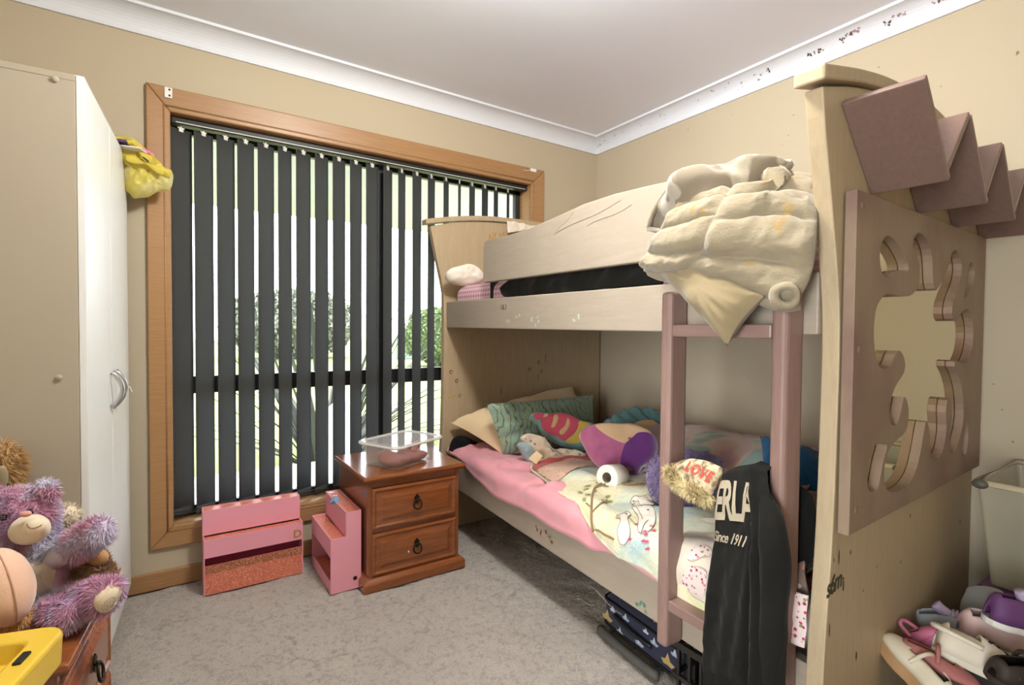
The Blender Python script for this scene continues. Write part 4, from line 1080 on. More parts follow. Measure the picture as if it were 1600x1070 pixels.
# printed quilt with a tree and rabbits
m_bun = Mat('pale_meadow_quilt_print', .92, .15)
bq = m_bun.ramp(m_bun.noise(4.5, 3, (1, 1, 1), .5, .4), [(.32, c(160, 186, 188)), (.45, c(204, 210, 186)), (.56, c(226, 218, 180)), (.72, c(206, 208, 152))])
dt = m_bun.voro(120); bq = m_bun.mix(m_bun.ramp(dt.outputs['Distance'], [(.2, (.5, .5, .5, 1)), (.3, (0, 0, 0, 1))]), bq, c(238, 234, 222))
m_bun.color(bq); m_bun.b.inputs['Sheen Weight'].default_value = .25; m_bun.bump(m_bun.noise(90, 3), .5, .006)
bq_ = thing('rabbit_quilt', 'pale quilt printed with a tree and white rabbits across the lower bed', 'quilt', (-.7, -1.3, .456))
lft = [(-1.238, -1.459, 0.378), (-1.235, -1.384, 0.399), (-1.222, -1.314, 0.421), (-1.205, -1.251, 0.444), (-1.185, -1.193, 0.463), (-1.175, -1.122, 0.448), (-1.16, -1.033, 0.443), (-1.105, -0.866, 0.457), (-1.06, -0.723, 0.458), (-0.987, -0.643, 0.475)]
hm_ = [(-1.238, -1.459, 0.378), (-1.241, -1.512, 0.383), (-1.244, -1.602, 0.383)] + [(-1.254, -1.75, .35), (-1.262, -1.98, .35)]
tp_ = [lft[-1], (-.75, -.72, .48), (-.4, -.85, .50), (-.1, -1.2, .50), (-.08, -1.98, .50)]
rgt = [hm_[-1], (-1.25, -1.98, .42), (-1.2, -1.98, .47), (-.7, -1.98, .5), tp_[-1]]
P = coons(hm_, tp_, lft, rgt, 110, 100); n_, m_ = 110, 100
# every column rolls over the mattress edge before running back across the bed
for i in range(n_):
    hx, hz = P[0, i, 0], P[0, i, 2]; bx, bz = P[-1, i, 0], P[-1, i, 2]
    wcol = np.clip(i / 14, 0, 1)
    prof = np.array([[hx, hz], [hx + .004, .41], [hx + .018, .455], [hx + .06, .476], [hx + .25, .485], [bx, bz]])
    q = resample(prof, m_); s_ = wcol
    P[:, i, 0] = P[:, i, 0] * (1 - s_) + q[:, 0] * s_; P[:, i, 2] = P[:, i, 2] * (1 - s_) + q[:, 1] * s_
P[..., 2] = np.where((P[..., 0] > -1.175) & (P[..., 2] < .468), .468, P[..., 2])
nz = vnoise(P.reshape(-1, 3), 5.5, 22, 3).reshape(m_, n_)
fold = np.abs(np.sin(P[..., 1] * 9 + 3.0 * P[..., 0] + 1.6 * nz))
w_ = np.clip(np.linspace(0, 1, m_) / .12, .12, 1)[:, None] * np.clip(np.linspace(0, 1, n_) / .06, .3, 1)[None]
P = P + gnormals(P) * ((.018 * nz + .014 * fold) * w_ + .004)[..., None]
g = G(); g.grid(P); cvr = obj('cover', g, m_bun.m, bq_, smooth=True, solid=.008)
BV = BVHTree.FromPolygons([Vector(q) for q in P.reshape(-1, 3)], gfaces(m_, n_))
def drop(pts, lift=.0035, bvh=None):
    out = []
    for p in pts:
        q = Vector((p[0], p[1], .46))
        # press the printed shape on to the cloth along the cloth's own facing side
        h = (bvh or BV).ray_cast(q + Vector((-.36, -.35, .36)) * .6, Vector((.36, .35, -.36)).normalized())
        if h[0] is None: h = (bvh or BV).find_nearest(q)
        out.append(np.array(h[0]) + np.array(h[1]) * lift * (1 if h[1].z > -.2 else -1))
    return np.array(out)
def print_shape(px, mat, lift=.0035, name='print', n=28):
    O = resample([np.array(p) for p in px], n, True, True); cc = O.mean(0)
    rings = [cc + (O - cc) * r_ for r_ in (.2, .45, .7, .88, 1.0)]
    V = drop(np.vstack([cc[None]] + rings), lift); F = []
    for j in range(n): F.append((0, 1 + j, 1 + (j + 1) % n))
    for k in range(4):
        for j in range(n): F.append((1 + k * n + j, 1 + (k + 1) * n + j, 1 + (k + 1) * n + (j + 1) % n, 1 + k * n + (j + 1) % n))
    return obj(name, G().add(V, F), mat, bq_, smooth=True)
def print_line(px, mat, w=.002, lift=.003, name='print_line'):
    L = drop(resample([np.array(p) for p in px], 26), lift)
    return obj(name, G().tube(L, w, 5), mat, bq_, smooth=True)
m_twig = fabric('printed_brown', c(150, 116, 76)); m_leafp = fabric('printed_olive_leaf', c(158, 158, 84)); m_rab = fabric('printed_white_fur', c(228, 222, 208), c(214, 206, 192)); m_outl = fabric('printed_fine_brown', c(120, 100, 82)); m_rose = fabric('printed_rose', c(196, 72, 104)); m_blush = fabric('printed_blush', c(214, 176, 150))
print_line([(-1.276, -1.375, 0.47), (-1.203, -1.293, 0.47), (-1.107, -1.192, 0.47), (-1.034, -1.128, 0.47), (-0.961, -1.095, 0.47)], m_twig, .0045)
print_line([(-1.202, -1.294, 0.47), (-1.128, -1.263, 0.47), (-1.072, -1.231, 0.47)], m_twig, .003)
print_line([(-1.179, -1.27, 0.47), (-1.163, -1.224, 0.47)], m_twig, .0025)
print_line([(-1.266, -1.361, 0.47), (-1.266, -1.407, 0.47), (-1.27, -1.469, 0.47)], m_twig, .004)
print_line([(-1.034, -1.128, 0.47), (-0.932, -1.113, 0.47), (-0.896, -1.186, 0.47), (-0.822, -1.203, 0.47)], m_twig, .003)
for k, p in enumerate([(-1.062, -1.11, 0.47), (-1.103, -1.122, 0.47), (-1.028, -1.083, 0.47), (-0.979, -1.084, 0.47), (-0.982, -1.132, 0.47), (-1.047, -1.212, 0.47), (-1.1, -1.247, 0.47), (-1.074, -1.247, 0.47), (-1.145, -1.194, 0.47), (-1.097, -1.163, 0.47), (-0.895, -1.095, 0.47), (-0.906, -1.15, 0.47), (-0.851, -1.144, 0.47), (-0.864, -1.197, 0.47), (-0.799, -1.177, 0.47), (-1.051, -1.146, 0.47)]):
    a = k * 1.3; L = .017; w = .008; d = np.array([math.cos(a), math.sin(a), 0]); s_ = np.array([-d[1], d[0], 0])
    print_shape([np.array(p) + d * L, np.array(p) + s_ * w, np.array(p) - d * L, np.array(p) - s_ * w], m_leafp, .004, 'leaf_print', 14)
def rabbit(outline, lines, eye, blush):
    print_shape(outline, m_rab, .0038, 'rabbit_print', 34)
    print_line(list(outline) + [outline[0]], m_outl, .0011, .0042, 'outline_print')
    for l in lines: print_line(l, m_outl, .001, .0052, 'outline_print')
    print_shape([np.array(eye) + np.array([.0045 * math.cos(a), .0045 * math.sin(a), 0]) for a in np.linspace(0, 6.28, 7)[:-1]], m_black, .0055, 'eye_print', 10)
    print_shape([np.array(blush) + np.array([.012 * math.cos(a), .008 * math.sin(a), 0]) for a in np.linspace(0, 6.28, 7)[:-1]], m_blush, .0048, 'ear_print', 12)
rabbit([(-1.017, -1.299, 0.46), (-0.974, -1.276, 0.46), (-0.964, -1.299, 0.46), (-0.927, -1.297, 0.46), (-0.938, -1.332, 0.46), (-0.983, -1.377, 0.46), (-1.018, -1.378, 0.46), (-1.027, -1.349, 0.46), (-1.041, -1.332, 0.46)], [], (-1.006, -1.306, 0.46), (-0.948, -1.309, 0.46))
rabbit([(-1.04, -1.331, 0.45), (-0.993, -1.313, 0.45), (-1.037, -1.371, 0.45), (-1.013, -1.379, 0.45), (-1.036, -1.423, 0.45), (-1.114, -1.496, 0.45), (-1.174, -1.532, 0.45), (-1.21, -1.532, 0.45), (-1.193, -1.496, 0.45), (-1.118, -1.427, 0.45), (-1.079, -1.367, 0.45)], [[(-1.051, -1.347, 0.45), (-1.09, -1.41, 0.45), (-1.131, -1.459, 0.45)], [(-1.213, -1.53, 0.45), (-1.159, -1.492, 0.45), (-1.124, -1.477, 0.45)]], (-1.058, -1.417, 0.45), (-1.03, -1.368, 0.45))
rabbit([(-1.164, -1.374, 0.42), (-1.139, -1.377, 0.42), (-1.107, -1.37, 0.42), (-1.123, -1.4, 0.42), (-1.157, -1.418, 0.42), (-1.191, -1.459, 0.42), (-1.232, -1.503, 0.42), (-1.275, -1.519, 0.42), (-1.268, -1.491, 0.42), (-1.229, -1.446, 0.42), (-1.184, -1.414, 0.42)], [[(-1.141, -1.402, 0.42), (-1.167, -1.45, 0.42), (-1.181, -1.477, 0.42)]], (-1.132, -1.388, 0.42), (-1.171, -1.39, 0.42))
for k, p in enumerate([(-1.176, -1.475, 0.42), (-1.246, -1.516, 0.42), (-1.205, -1.542, 0.42), (-1.23, -1.569, 0.42), (-1.194, -1.527, 0.42), (-1.254, -1.595, 0.42), (-1.156, -1.517, 0.42), (-1.172, -1.541, 0.42), (-1.232, -1.558, 0.42)]):
    print_shape([np.array(p) + np.array([.009 * math.cos(a), .009 * math.sin(a), 0]) * (1 if i % 2 else .55) for i, a in enumerate(np.linspace(0, 6.28, 11)[:-1])], m_rose, .0045, 'rose_print', 20)
# red bordered floral strip along the quilt's far edge
m_ditsy = floral('rust_ditsy_floral', c(214, 176, 150), [c(150, 86, 74), c(176, 120, 96), c(128, 84, 70)], 60, .3)
m_redb = fabric('brick_red_binding', c(182, 76, 72))
def strip(ptsA, ptsB, mat, name, lift):
    A_, B_ = resample(ptsA, 40), resample(ptsB, 40)
    Q = np.stack([A_ * (1 - t) + B_ * t for t in np.linspace(0, 1, 14)])
    D = drop(Q.reshape(-1, 3), lift).reshape(14, 40, 3)
    g = G(); g.grid(D); return obj(name, g, mat, bq_, smooth=True)
strip([(-1.099, -0.792, 0.48), (-1.002, -0.725, 0.48), (-0.887, -0.7, 0.48), (-0.791, -0.731, 0.48), (-0.731, -0.868, 0.48)], [(-1.144, -0.935, 0.48), (-1.103, -0.961, 0.48), (-0.991, -0.919, 0.48), (-0.883, -0.89, 0.48), (-0.794, -0.933, 0.48)], m_ditsy, 'floral_border', .006)
strip([(-1.094, -0.77, 0.48), (-0.985, -0.667, 0.48), (-0.89, -0.655, 0.48), (-0.749, -0.682, 0.48), (-0.653, -0.788, 0.48)], [(-1.109, -0.81, 0.48), (-1.001, -0.739, 0.48), (-0.889, -0.713, 0.48), (-0.8, -0.74, 0.48), (-0.747, -0.885, 0.48)], m_redb, 'red_border', .008)

# white heart quilt beyond the ladder
m_heartq = fabric('off_white_quilt_cotton', c(222, 210, 194), c(210, 196, 176), 200, .9, .25, 8, .4)
hq = thing('heart_quilt', 'off white quilt with pink floral patches behind the ladder', 'quilt', (-1.0, -1.8, .47))
hb_ = [(-1.252, -1.686, 0.379), (-1.253, -1.722, 0.38), (-1.257, -1.793, 0.384)] + [(-1.262, -1.86, .335), (-1.266, -1.935, .335)]
tb_ = [(-1.0, -1.60, .505), (-.9, -1.72, .515), (-.75, -1.84, .52), (-.65, -1.935, .52)]
P = coons(hb_, tb_, [hb_[0], np.array(hb_[0]) + [.0, .0, .09], np.array(hb_[0]) + [.03, .0, .14], np.array(tb_[0]) + [-.1, -.03, -.012], tb_[0]], [hb_[-1], np.array(hb_[-1]) + [.0, 0, .09], np.array(hb_[-1]) + [.04, 0, .14], (-.9, -1.935, .51), tb_[-1]], 50, 60)
P = cloth(P, .010, 9, 31, (1, 1, 1)); g = G(); g.grid(P); obj('cover', g, m_heartq, hq, smooth=True, solid=.01)
BH = BVHTree.FromPolygons([Vector(q) for q in P.reshape(-1, 3)], gfaces(60, 50))
m_pinkfl = floral('pink_blossom_print', c(226, 206, 200), [c(176, 64, 92), c(206, 122, 134), c(150, 56, 80), c(140, 140, 90)], 85, .42)
def patch_on(bvh, px, mat, parent, name, lift=.005, n=30):
    O = resample([np.array(p) for p in px], n, True, True); cc = O.mean(0)
    V = []
    for r_ in (.0, .25, .5, .75, .9, 1.0):
        for q in ([cc] if r_ == 0 else cc + (O - cc) * r_):
            h = bvh.find_nearest(Vector(q)); nn = Vector(h[1]); nn = nn if nn.x < .2 or nn.z > 0 else -nn
            V.append(np.array(h[0]) + np.array(nn) * lift)
    F = [(0, 1 + j, 1 + (j + 1) % n) for j in range(n)]
    for k in range(4):
        for j in range(n): F.append((1 + k * n + j, 1 + (k + 1) * n + j, 1 + (k + 1) * n + (j + 1) % n, 1 + k * n + (j + 1) % n))
    return obj(name, G().add(V, F), mat, parent, smooth=True)
patch_on(BH, [(-1.257, -1.725, 0.422), (-1.258, -1.735, 0.446), (-1.259, -1.756, 0.469), (-1.259, -1.783, 0.476), (-1.26, -1.803, 0.47), (-1.26, -1.804, 0.438), (-1.26, -1.792, 0.407), (-1.259, -1.761, 0.407), (-1.258, -1.734, 0.409)], m_pinkfl, hq, 'floral_patch')
patch_on(BH, [(-1.22, -1.731, 0.478), (-1.22, -1.745, 0.507), (-1.22, -1.77, 0.525), (-1.22, -1.786, 0.513), (-1.22, -1.782, 0.48), (-1.22, -1.754, 0.462), (-1.22, -1.736, 0.462)], m_pinkfl, hq, 'floral_patch')
m_maroon = fabric('maroon_binding', c(164, 62, 92))
patch_on(BH, [(-1.0, -1.499, 0.4), (-1.0, -1.509, 0.421), (-1.0, -1.555, 0.458), (-1.0, -1.604, 0.499), (-1.0, -1.613, 0.49), (-1.0, -1.568, 0.445), (-1.0, -1.52, 0.403)], m_maroon, hq, 'maroon_band')
# dark floral throw at the foot
m_dkfl = floral('dusky_floral_throw', c(132, 112, 100), [c(184, 92, 96), c(206, 196, 180), c(110, 120, 90), c(92, 74, 74), c(214, 130, 120)], 26, .34)
tb = [(-1.25, -1.94, .47), (-1.255, -1.985, .47), (-1.25, -2.054, .47)]; tt = [(-.45, -1.66, .53), (-.4, -1.82, .55), (-.4, -2.0, .55)]
P = coons(tb, tt, [tb[0], (-1.15, -1.9, .56), (-.8, -1.76, .56), tt[0]], [tb[-1], (-1.15, -2.005, .60), (-.8, -2.005, .60), tt[-1]], 40, 50)
g = G(); g.grid(cloth(P, .014, 12, 9)); tag(obj('floral_throw', g, m_dkfl, smooth=True, solid=.01), 'dusky floral throw heaped at the foot of the lower bed', 'throw')
tb = [(-1.262, -1.938, .395), (-1.264, -1.985, .40), (-1.262, -2.056, .405)]; tt = [(-1.262, -1.938, .50), (-1.262, -1.985, .51), (-1.258, -2.056, .52)]
P = coons(tb, tt, [tb[0], tt[0]], [tb[-1], tt[-1]], 16, 24)
g = G(); g.grid(cloth(P, .008, 20, 10)); tag(obj('blossom_sheet', g, m_pinkfl, smooth=True, solid=.006), 'pink blossom sheet hanging at the foot of the lower bed', 'sheet')
# cushions and cloths on the bed
m_teal = fabric('seafoam_plush', c(126, 164, 152), c(110, 150, 142), 200); m_coral = fabric('raspberry_felt', c(200, 84, 100), c(186, 74, 94), 200); m_tan = fabric('tan_felt', c(206, 172, 124)); m_must = fabric('mustard_felt', c(206, 174, 84))
sh = [(-0.917, -0.517, 0.657), (-0.914, -0.518, 0.68), (-0.895, -0.53, 0.69), (-0.862, -0.552, 0.687), (-0.838, -0.569, 0.681), (-0.808, -0.588, 0.688), (-0.765, -0.617, 0.685), (-0.727, -0.643, 0.669), (-0.689, -0.669, 0.643), (-0.651, -0.695, 0.634), (-0.638, -0.704, 0.624), (-0.651, -0.696, 0.598), (-0.644, -0.703, 0.546), (-0.663, -0.691, 0.487), (-0.709, -0.661, 0.487), (-0.763, -0.624, 0.512), (-0.809, -0.592, 0.534), (-0.85, -0.564, 0.563), (-0.874, -0.547, 0.599), (-0.884, -0.539, 0.628)]
fn = facing(sh, .5)
shl = thing('shell_cushion', 'seafoam cushion with a raspberry spiral shell beside the woodland pillow', 'cushion', tuple(np.mean(sh, 0) - np.array([0, 0, .09])))
V, F = puff(sh, fn, .055, n=80, back=.6, p=2.6); obj('cover', G().add(V, F), m_teal, shl, smooth=True)
BS = BVHTree.FromPolygons([Vector(q) for q in V], F)
def stick(px, mat, parent, name, bvh, nrm_, lift=.004, n=36):
    O = resample([np.array(p) for p in px], n, True, True); cc = O.mean(0); V = []
    d = Vector(nrm_)
    for r_ in (0, .3, .6, .85, 1.0):
        for q in ([cc] if r_ == 0 else cc + (O - cc) * r_):
            h = bvh.ray_cast(Vector(q) + d * .3, -d)
            if h[0] is None: h = bvh.find_nearest(Vector(q))
            V.append(np.array(h[0]) + np.array(nrm_) * lift * (1 if r_ < .99 else .3))
    F = [(0, 1 + j, 1 + (j + 1) % n) for j in range(n)]
    for k in range(3):
        for j in range(n): F.append((1 + k * n + j, 1 + (k + 1) * n + j, 1 + (k + 1) * n + (j + 1) % n, 1 + k * n + (j + 1) % n))
    return obj(name, G().add(V, F), mat, parent, smooth=True)
stick([(-0.925, -0.534, 0.677), (-0.907, -0.546, 0.69), (-0.88, -0.564, 0.687), (-0.853, -0.583, 0.678), (-0.82, -0.604, 0.688), (-0.777, -0.633, 0.685), (-0.74, -0.659, 0.669), (-0.721, -0.672, 0.647), (-0.727, -0.669, 0.608), (-0.749, -0.656, 0.572), (-0.784, -0.633, 0.549), (-0.816, -0.611, 0.568), (-0.856, -0.583, 0.59), (-0.877, -0.568, 0.619), (-0.883, -0.564, 0.652), (-0.907, -0.547, 0.658)], m_coral, shl, 'spiral_patch', BS, fn, .004, 48)
stick([(-0.721, -0.672, 0.653), (-0.686, -0.695, 0.641), (-0.67, -0.707, 0.615), (-0.676, -0.704, 0.566), (-0.714, -0.68, 0.537), (-0.762, -0.648, 0.536), (-0.778, -0.636, 0.546), (-0.746, -0.657, 0.572), (-0.727, -0.669, 0.608)], m_must, shl, 'mustard_patch', BS, fn, .0035)
for pts in [[(-0.872, -0.57, 0.661), (-0.861, -0.577, 0.681), (-0.85, -0.585, 0.675), (-0.856, -0.581, 0.662)], [(-0.826, -0.601, 0.678), (-0.81, -0.612, 0.672), (-0.81, -0.612, 0.639), (-0.824, -0.604, 0.607), (-0.84, -0.593, 0.607), (-0.832, -0.598, 0.639)], [(-0.77, -0.639, 0.659), (-0.759, -0.647, 0.64), (-0.765, -0.644, 0.604), (-0.789, -0.629, 0.572), (-0.805, -0.618, 0.575), (-0.805, -0.617, 0.588), (-0.781, -0.633, 0.614)]]:
    stick(pts, m_tan, shl, 'stripe_patch', BS, fn, .007, 20)
# plump velvet cushion
mgn = thing('velvet_cushion', 'magenta and purple velvet cushion with a tan top, beside the shell cushion', 'cushion', (-0.864, -1.082, 0.5))
m_mag = fabric('magenta_crushed_velvet', c(142, 66, 108), c(186, 108, 138), 120, .7, .6, 22); m_pur = fabric('deep_purple_velvet', c(98, 38, 108), c(84, 32, 96), 160, .7, .9); m_tantop = fabric('tan_plush', c(190, 156, 128), c(198, 164, 120), 200)
po = [(-0.967, -0.965, 0.632), (-0.974, -0.96, 0.66), (-0.958, -0.97, 0.687), (-0.928, -0.989, 0.699), (-0.893, -1.012, 0.705), (-0.836, -1.051, 0.705), (-0.778, -1.089, 0.706), (-0.733, -1.121, 0.684), (-0.696, -1.146, 0.651), (-0.687, -1.153, 0.607), (-0.706, -1.142, 0.546), (-0.757, -1.11, 0.49), (-0.791, -1.087, 0.479), (-0.826, -1.064, 0.501), (-0.883, -1.025, 0.509), (-0.929, -0.993, 0.55)]
fnm = facing(po, .5)
V, F = puff(po, fnm, .055, n=90, rings=16, back=.8, p=3.6, wr=.022, ws=10); obj('cover', G().add(V, F), m_mag, mgn, smooth=True)
BM_ = BVHTree.FromPolygons([Vector(q) for q in V], F)
stick([(-0.93, -1.012, 0.7), (-0.896, -1.035, 0.708), (-0.839, -1.073, 0.709), (-0.793, -1.103, 0.707), (-0.753, -1.131, 0.691), (-0.73, -1.147, 0.666), (-0.782, -1.112, 0.66), (-0.821, -1.087, 0.619), (-0.874, -1.052, 0.638), (-0.907, -1.028, 0.665)], m_tantop, mgn, 'tan_panel', BM_, fnm, .006, 40)
stick([(-0.771, -1.119, 0.666), (-0.73, -1.147, 0.661), (-0.707, -1.163, 0.634), (-0.71, -1.163, 0.59), (-0.738, -1.146, 0.54), (-0.772, -1.124, 0.502), (-0.806, -1.101, 0.49), (-0.836, -1.081, 0.506), (-0.84, -1.076, 0.561), (-0.826, -1.084, 0.611), (-0.798, -1.102, 0.644)], m_pur, mgn, 'purple_panel', BM_, fnm, .008, 44)
for p in [(-0.871, -1.052, 0.695), (-0.814, -1.091, 0.652)]:
    q = BM_.find_nearest(Vector(p)); obj('dark_button', G().ball(np.array(q[0]) + fnm * .008, (.008, .006, .005), 10, 6), m_maroon, mgn, smooth=True)
# spotted cloth, tag
m_spot = floral('cream_spotted_cotton', c(206, 190, 166), [c(108, 110, 124), c(128, 118, 120)], 26, .30)
sp = [(-1.029, -0.588, 0.584), (-1.003, -0.605, 0.607), (-0.961, -0.633, 0.598), (-0.925, -0.658, 0.57), (-0.9, -0.676, 0.536), (-0.843, -0.714, 0.533), (-0.789, -0.751, 0.521), (-0.75, -0.778, 0.491), (-0.789, -0.752, 0.478), (-0.854, -0.709, 0.477), (-0.911, -0.67, 0.48), (-0.952, -0.642, 0.501), (-0.977, -0.624, 0.538), (-1.008, -0.602, 0.563)]
V, F = puff(sp, facing(sp, .6), .022, n=90, wr=.034, ws=26, p=3.2, rings=18)
so_ = thing('spotted_cloth', 'crumpled cream spotted cloth in front of the woodland pillow', 'cloth', tuple(np.mean(sp, 0) - np.array([0, 0, .03]))); obj('cloth', G().add(V, F), m_spot, so_, smooth=True)
tg = [(-1.04, -0.679, 0.508), (-1.009, -0.699, 0.545), (-0.985, -0.716, 0.521), (-1.01, -0.7, 0.482)]
obj('care_tag', G().add(tg + [np.array(q) + facing(tg) * -.003 for q in tg], [(0, 1, 2, 3), (7, 6, 5, 4), (0, 4, 5, 1), (1, 5, 6, 2), (2, 6, 7, 3), (3, 7, 4, 0)]), fabric('ivory_ribbon', c(226, 204, 160)), so_)
m_bluecl = fabric('grey_blue_cotton', c(136, 150, 156), c(150, 168, 160), 200)
bp = [(-1.039, -0.582, 0.556), (-1.013, -0.599, 0.569), (-0.977, -0.624, 0.545), (-0.967, -0.632, 0.501), (-0.983, -0.622, 0.464), (-1.011, -0.603, 0.488), (-1.029, -0.59, 0.525)]
V, F = puff(bp, facing(bp, .6), .022, n=40, wr=.012, ws=30); tag(obj('blue_cloth', G().add(V, F), m_bluecl, smooth=True), 'small grey blue cloth tucked under the spotted cloth', 'cloth')
# toilet roll lying on its side
tpc = np.array((-0.997, -1.153, 0.527)); tpe = np.array((-0.852, -1.118, 0.504)); ax = nrm(tpe - tpc); rw = .050
rolm = Matrix.Translation(tpc) @ Vector(ax).to_track_quat('Z', 'Y').to_matrix().to_4x4()
tr = thing('toilet_roll', 'white toilet roll lying on the rabbit quilt', 'toilet roll', tuple(tpc - np.array([0, 0, rw])))
m_paper = plain('soft_white_tissue', c(236, 228, 214), .95, .1, bump=.2, bs=160)
obj('paper', G().lathe([(.021, .001), (rw - .002, 0), (rw, .003), (rw, .093), (rw - .002, .096), (.021, .095)], 40, rolm), m_paper, tr, smooth=True)
obj('core', G().lathe([(.021, 0), (.021, .096), (.0195, .096), (.0195, 0), (.021, 0)], 28, rolm), plain('grey_card', c(150, 136, 112), .9), tr)
# purple fluffy cushion
fc_ = np.array((-0.921, -1.456, 0.553))
m_fluff = fabric('lilac_shag', c(118, 102, 134), c(106, 90, 120), 100, .95, .6); m_fluffh = plain('lilac_shag_pile', c(128, 112, 142), .9, .2, var=.25, vs=60)
fo_ = [(-1.027, -1.383, 0.591), (-1.019, -1.388, 0.632), (-1.0, -1.4, 0.657), (-0.95, -1.432, 0.681), (-0.865, -1.49, 0.681), (-0.808, -1.529, 0.65), (-0.795, -1.539, 0.581), (-0.807, -1.534, 0.49), (-0.838, -1.515, 0.439), (-0.895, -1.476, 0.443), (-0.943, -1.444, 0.452), (-0.99, -1.412, 0.488), (-1.016, -1.392, 0.538)]
fnf = facing(fo_, .2)
V, F = puff(fo_, fnf, .05, n=64, back=.7, p=2.8)
fl_ = thing('fluffy_cushion', 'lilac shaggy cushion standing behind the ladder on the lower bed', 'cushion', tuple(fc_ - np.array([0, 0, .13]))); obj('cover', G().add(V, F), m_fluff, fl_, smooth=True)
o = obj('shag_pile', fur_geo(V, F, 9000, .012, .0011, .2, .9, 6), m_fluffh, fl_); o['kind'] = 'stuff'
# soft heap of blankets along the wall
m_blankp = Mat('pale_patchwork_fleece', .92, .15)
m_blankp.color(m_blankp.ramp(m_blankp.noise(5, 2, (1, 1, 1), .5, .6), [(.36, c(150, 172, 160)), (.44, c(206, 186, 164)), (.56, c(196, 156, 152)), (.7, c(178, 156, 172))])); m_blankp.b.inputs['Sheen Weight'].default_value = .3
tb = [(-.62, -.95, .50), (-.7, -1.3, .50), (-.66, -1.7, .51)]; tt = [(-.03, -.55, .50), (-.03, -.9, .54), (-.03, -1.25, .54), (-.03, -1.75, .53)]
P = coons(tb, tt, [tb[0], (-.35, -.75, .55), tt[0]], [tb[-1], (-.35, -1.75, .60), tt[-1]], 60, 40)
u = np.linspace(0, 1, 60)[None]; v = np.linspace(0, 1, 40)[:, None]
P[..., 2] += .075 * np.sin(math.pi * v) ** .8 * (.6 + .4 * np.sin(math.pi * u))
g = G(); g.grid(cloth(P, .014, 10, 14)); tag(obj('fleece_blanket', g, m_blankp.m, smooth=True, solid=.012), 'pale pink and sage fleece blanket heaped along the wall', 'blanket')
rb = [(-0.25, -0.997, 0.484), (-0.25, -1.046, 0.507), (-0.25, -1.09, 0.5), (-0.25, -1.065, 0.476), (-0.25, -1.009, 0.464)]
V, F = puff(rb, facing(rb, .8), .02, n=30); tag(obj('maroon_sock', G().add(V, F), m_maroon, smooth=True), 'small maroon sock on the pale fleece blanket', 'sock')
tl_o = [(-0.467, -0.543, 0.574), (-0.422, -0.572, 0.621), (-0.378, -0.6, 0.657), (-0.334, -0.629, 0.675), (-0.275, -0.669, 0.682), (-0.21, -0.713, 0.669), (-0.142, -0.759, 0.641), (-0.069, -0.809, 0.599), (-0.016, -0.846, 0.543), (-0.025, -0.841, 0.493), (-0.099, -0.792, 0.5), (-0.173, -0.742, 0.527), (-0.276, -0.672, 0.541), (-0.379, -0.603, 0.532)]
V, F = puff(tl_o, facing(tl_o, .6), .07, n=90, rings=16, p=2.4)
tw = np.asarray(V); cen = tw.mean(0); dr_ = tw - cen
tw = tw + facing(tl_o, .6) * (.012 * np.sin(tw @ np.array([60, -60, 90.])) + .012 * vnoise(tw, 18, 3, 3))[:, None]
m_aqua = fabric('dusty_teal_cotton', c(112, 150, 146), c(92, 130, 134), 200)
tag(obj('teal_cloth', G().add(tw, F), m_aqua, smooth=True), 'twisted dusty teal cloth bundled against the wall', 'cloth')
cr_ = [(-0.38, -0.721, 0.608), (-0.351, -0.739, 0.629), (-0.294, -0.777, 0.63), (-0.252, -0.807, 0.596), (-0.266, -0.798, 0.568), (-0.323, -0.76, 0.575)]
V, F = puff(cr_, facing(cr_, .6), .03, n=40, wr=.012); tag(obj('cream_cloth', G().add(V, F), m_tan, smooth=True), 'crumpled cream cloth in front of the teal bundle', 'cloth')
# purple cushion with black lace, blue pillow
m_viol = fabric('violet_satin', c(96, 62, 120), c(82, 52, 108), 300, .45, .6); m_lace = floral('black_lace_on_white', c(40, 36, 42), [c(190, 180, 190), c(30, 28, 32)], 90, .22)
vq = [(-0.21, -1.356, 0.502), (-0.09, -1.313, 0.596), (-0.147, -1.179, 0.593), (-0.202, -1.263, 0.552)]
vi = thing('violet_cushion', 'violet satin cushion with a black lace edge near the wall', 'cushion', tuple(np.mean(vq, 0) - np.array([0, 0, .06])))
obj('cover', pillow4(vq[0], vq[1], vq[2], vq[3], .035, back=.5), m_viol, vi, smooth=True)
lq = [(-0.178, -1.205, 0.595), (-0.239, -1.286, 0.567), (-0.234, -1.326, 0.539), (-0.234, -1.375, 0.515), (-0.232, -1.376, 0.55), (-0.214, -1.327, 0.563), (-0.211, -1.281, 0.577)]
V, F = puff(lq, facing(lq), .012, n=50); obj('lace_edge', G().add(V, F), m_lace, vi, smooth=True)
m_blue = fabric('teal_blue_cotton', c(34, 104, 150), c(28, 92, 138), 250)
bq4 = [(-0.662, -1.605, 0.581), (-0.527, -1.744, 0.531), (-0.385, -1.679, 0.654), (-0.515, -1.506, 0.701)]
tag(obj('blue_pillow', pillow4(bq4[0], bq4[1], bq4[2], bq4[3], .06, bow=.05), m_blue, smooth=True), 'teal blue pillow behind the right ladder post', 'pillow')
# white soft toy in the bed's near corner
m_wt = fabric('off_white_plush', c(214, 200, 172), c(196, 182, 152), 150, .95, .7)
wt = np.array((-1.008, -1.912, 0.273))
g = G(); k_ = .00176
g.ball(wt, (.020, .028, .034), 20, 14); g.ball(wt + np.array([.004, -.006, .032]), (.016, .018, .02), 16, 12); g.ball(wt + np.array([-.006, .0, -.03]), (.014, .016, .014), 14, 10)
V, F = remesh_union(g, .004, 6)
tag(obj('plush_toy', G().add(V, F), m_wt, smooth=True), 'small off white plush toy on the lower rail behind the hoodie', 'soft toy')

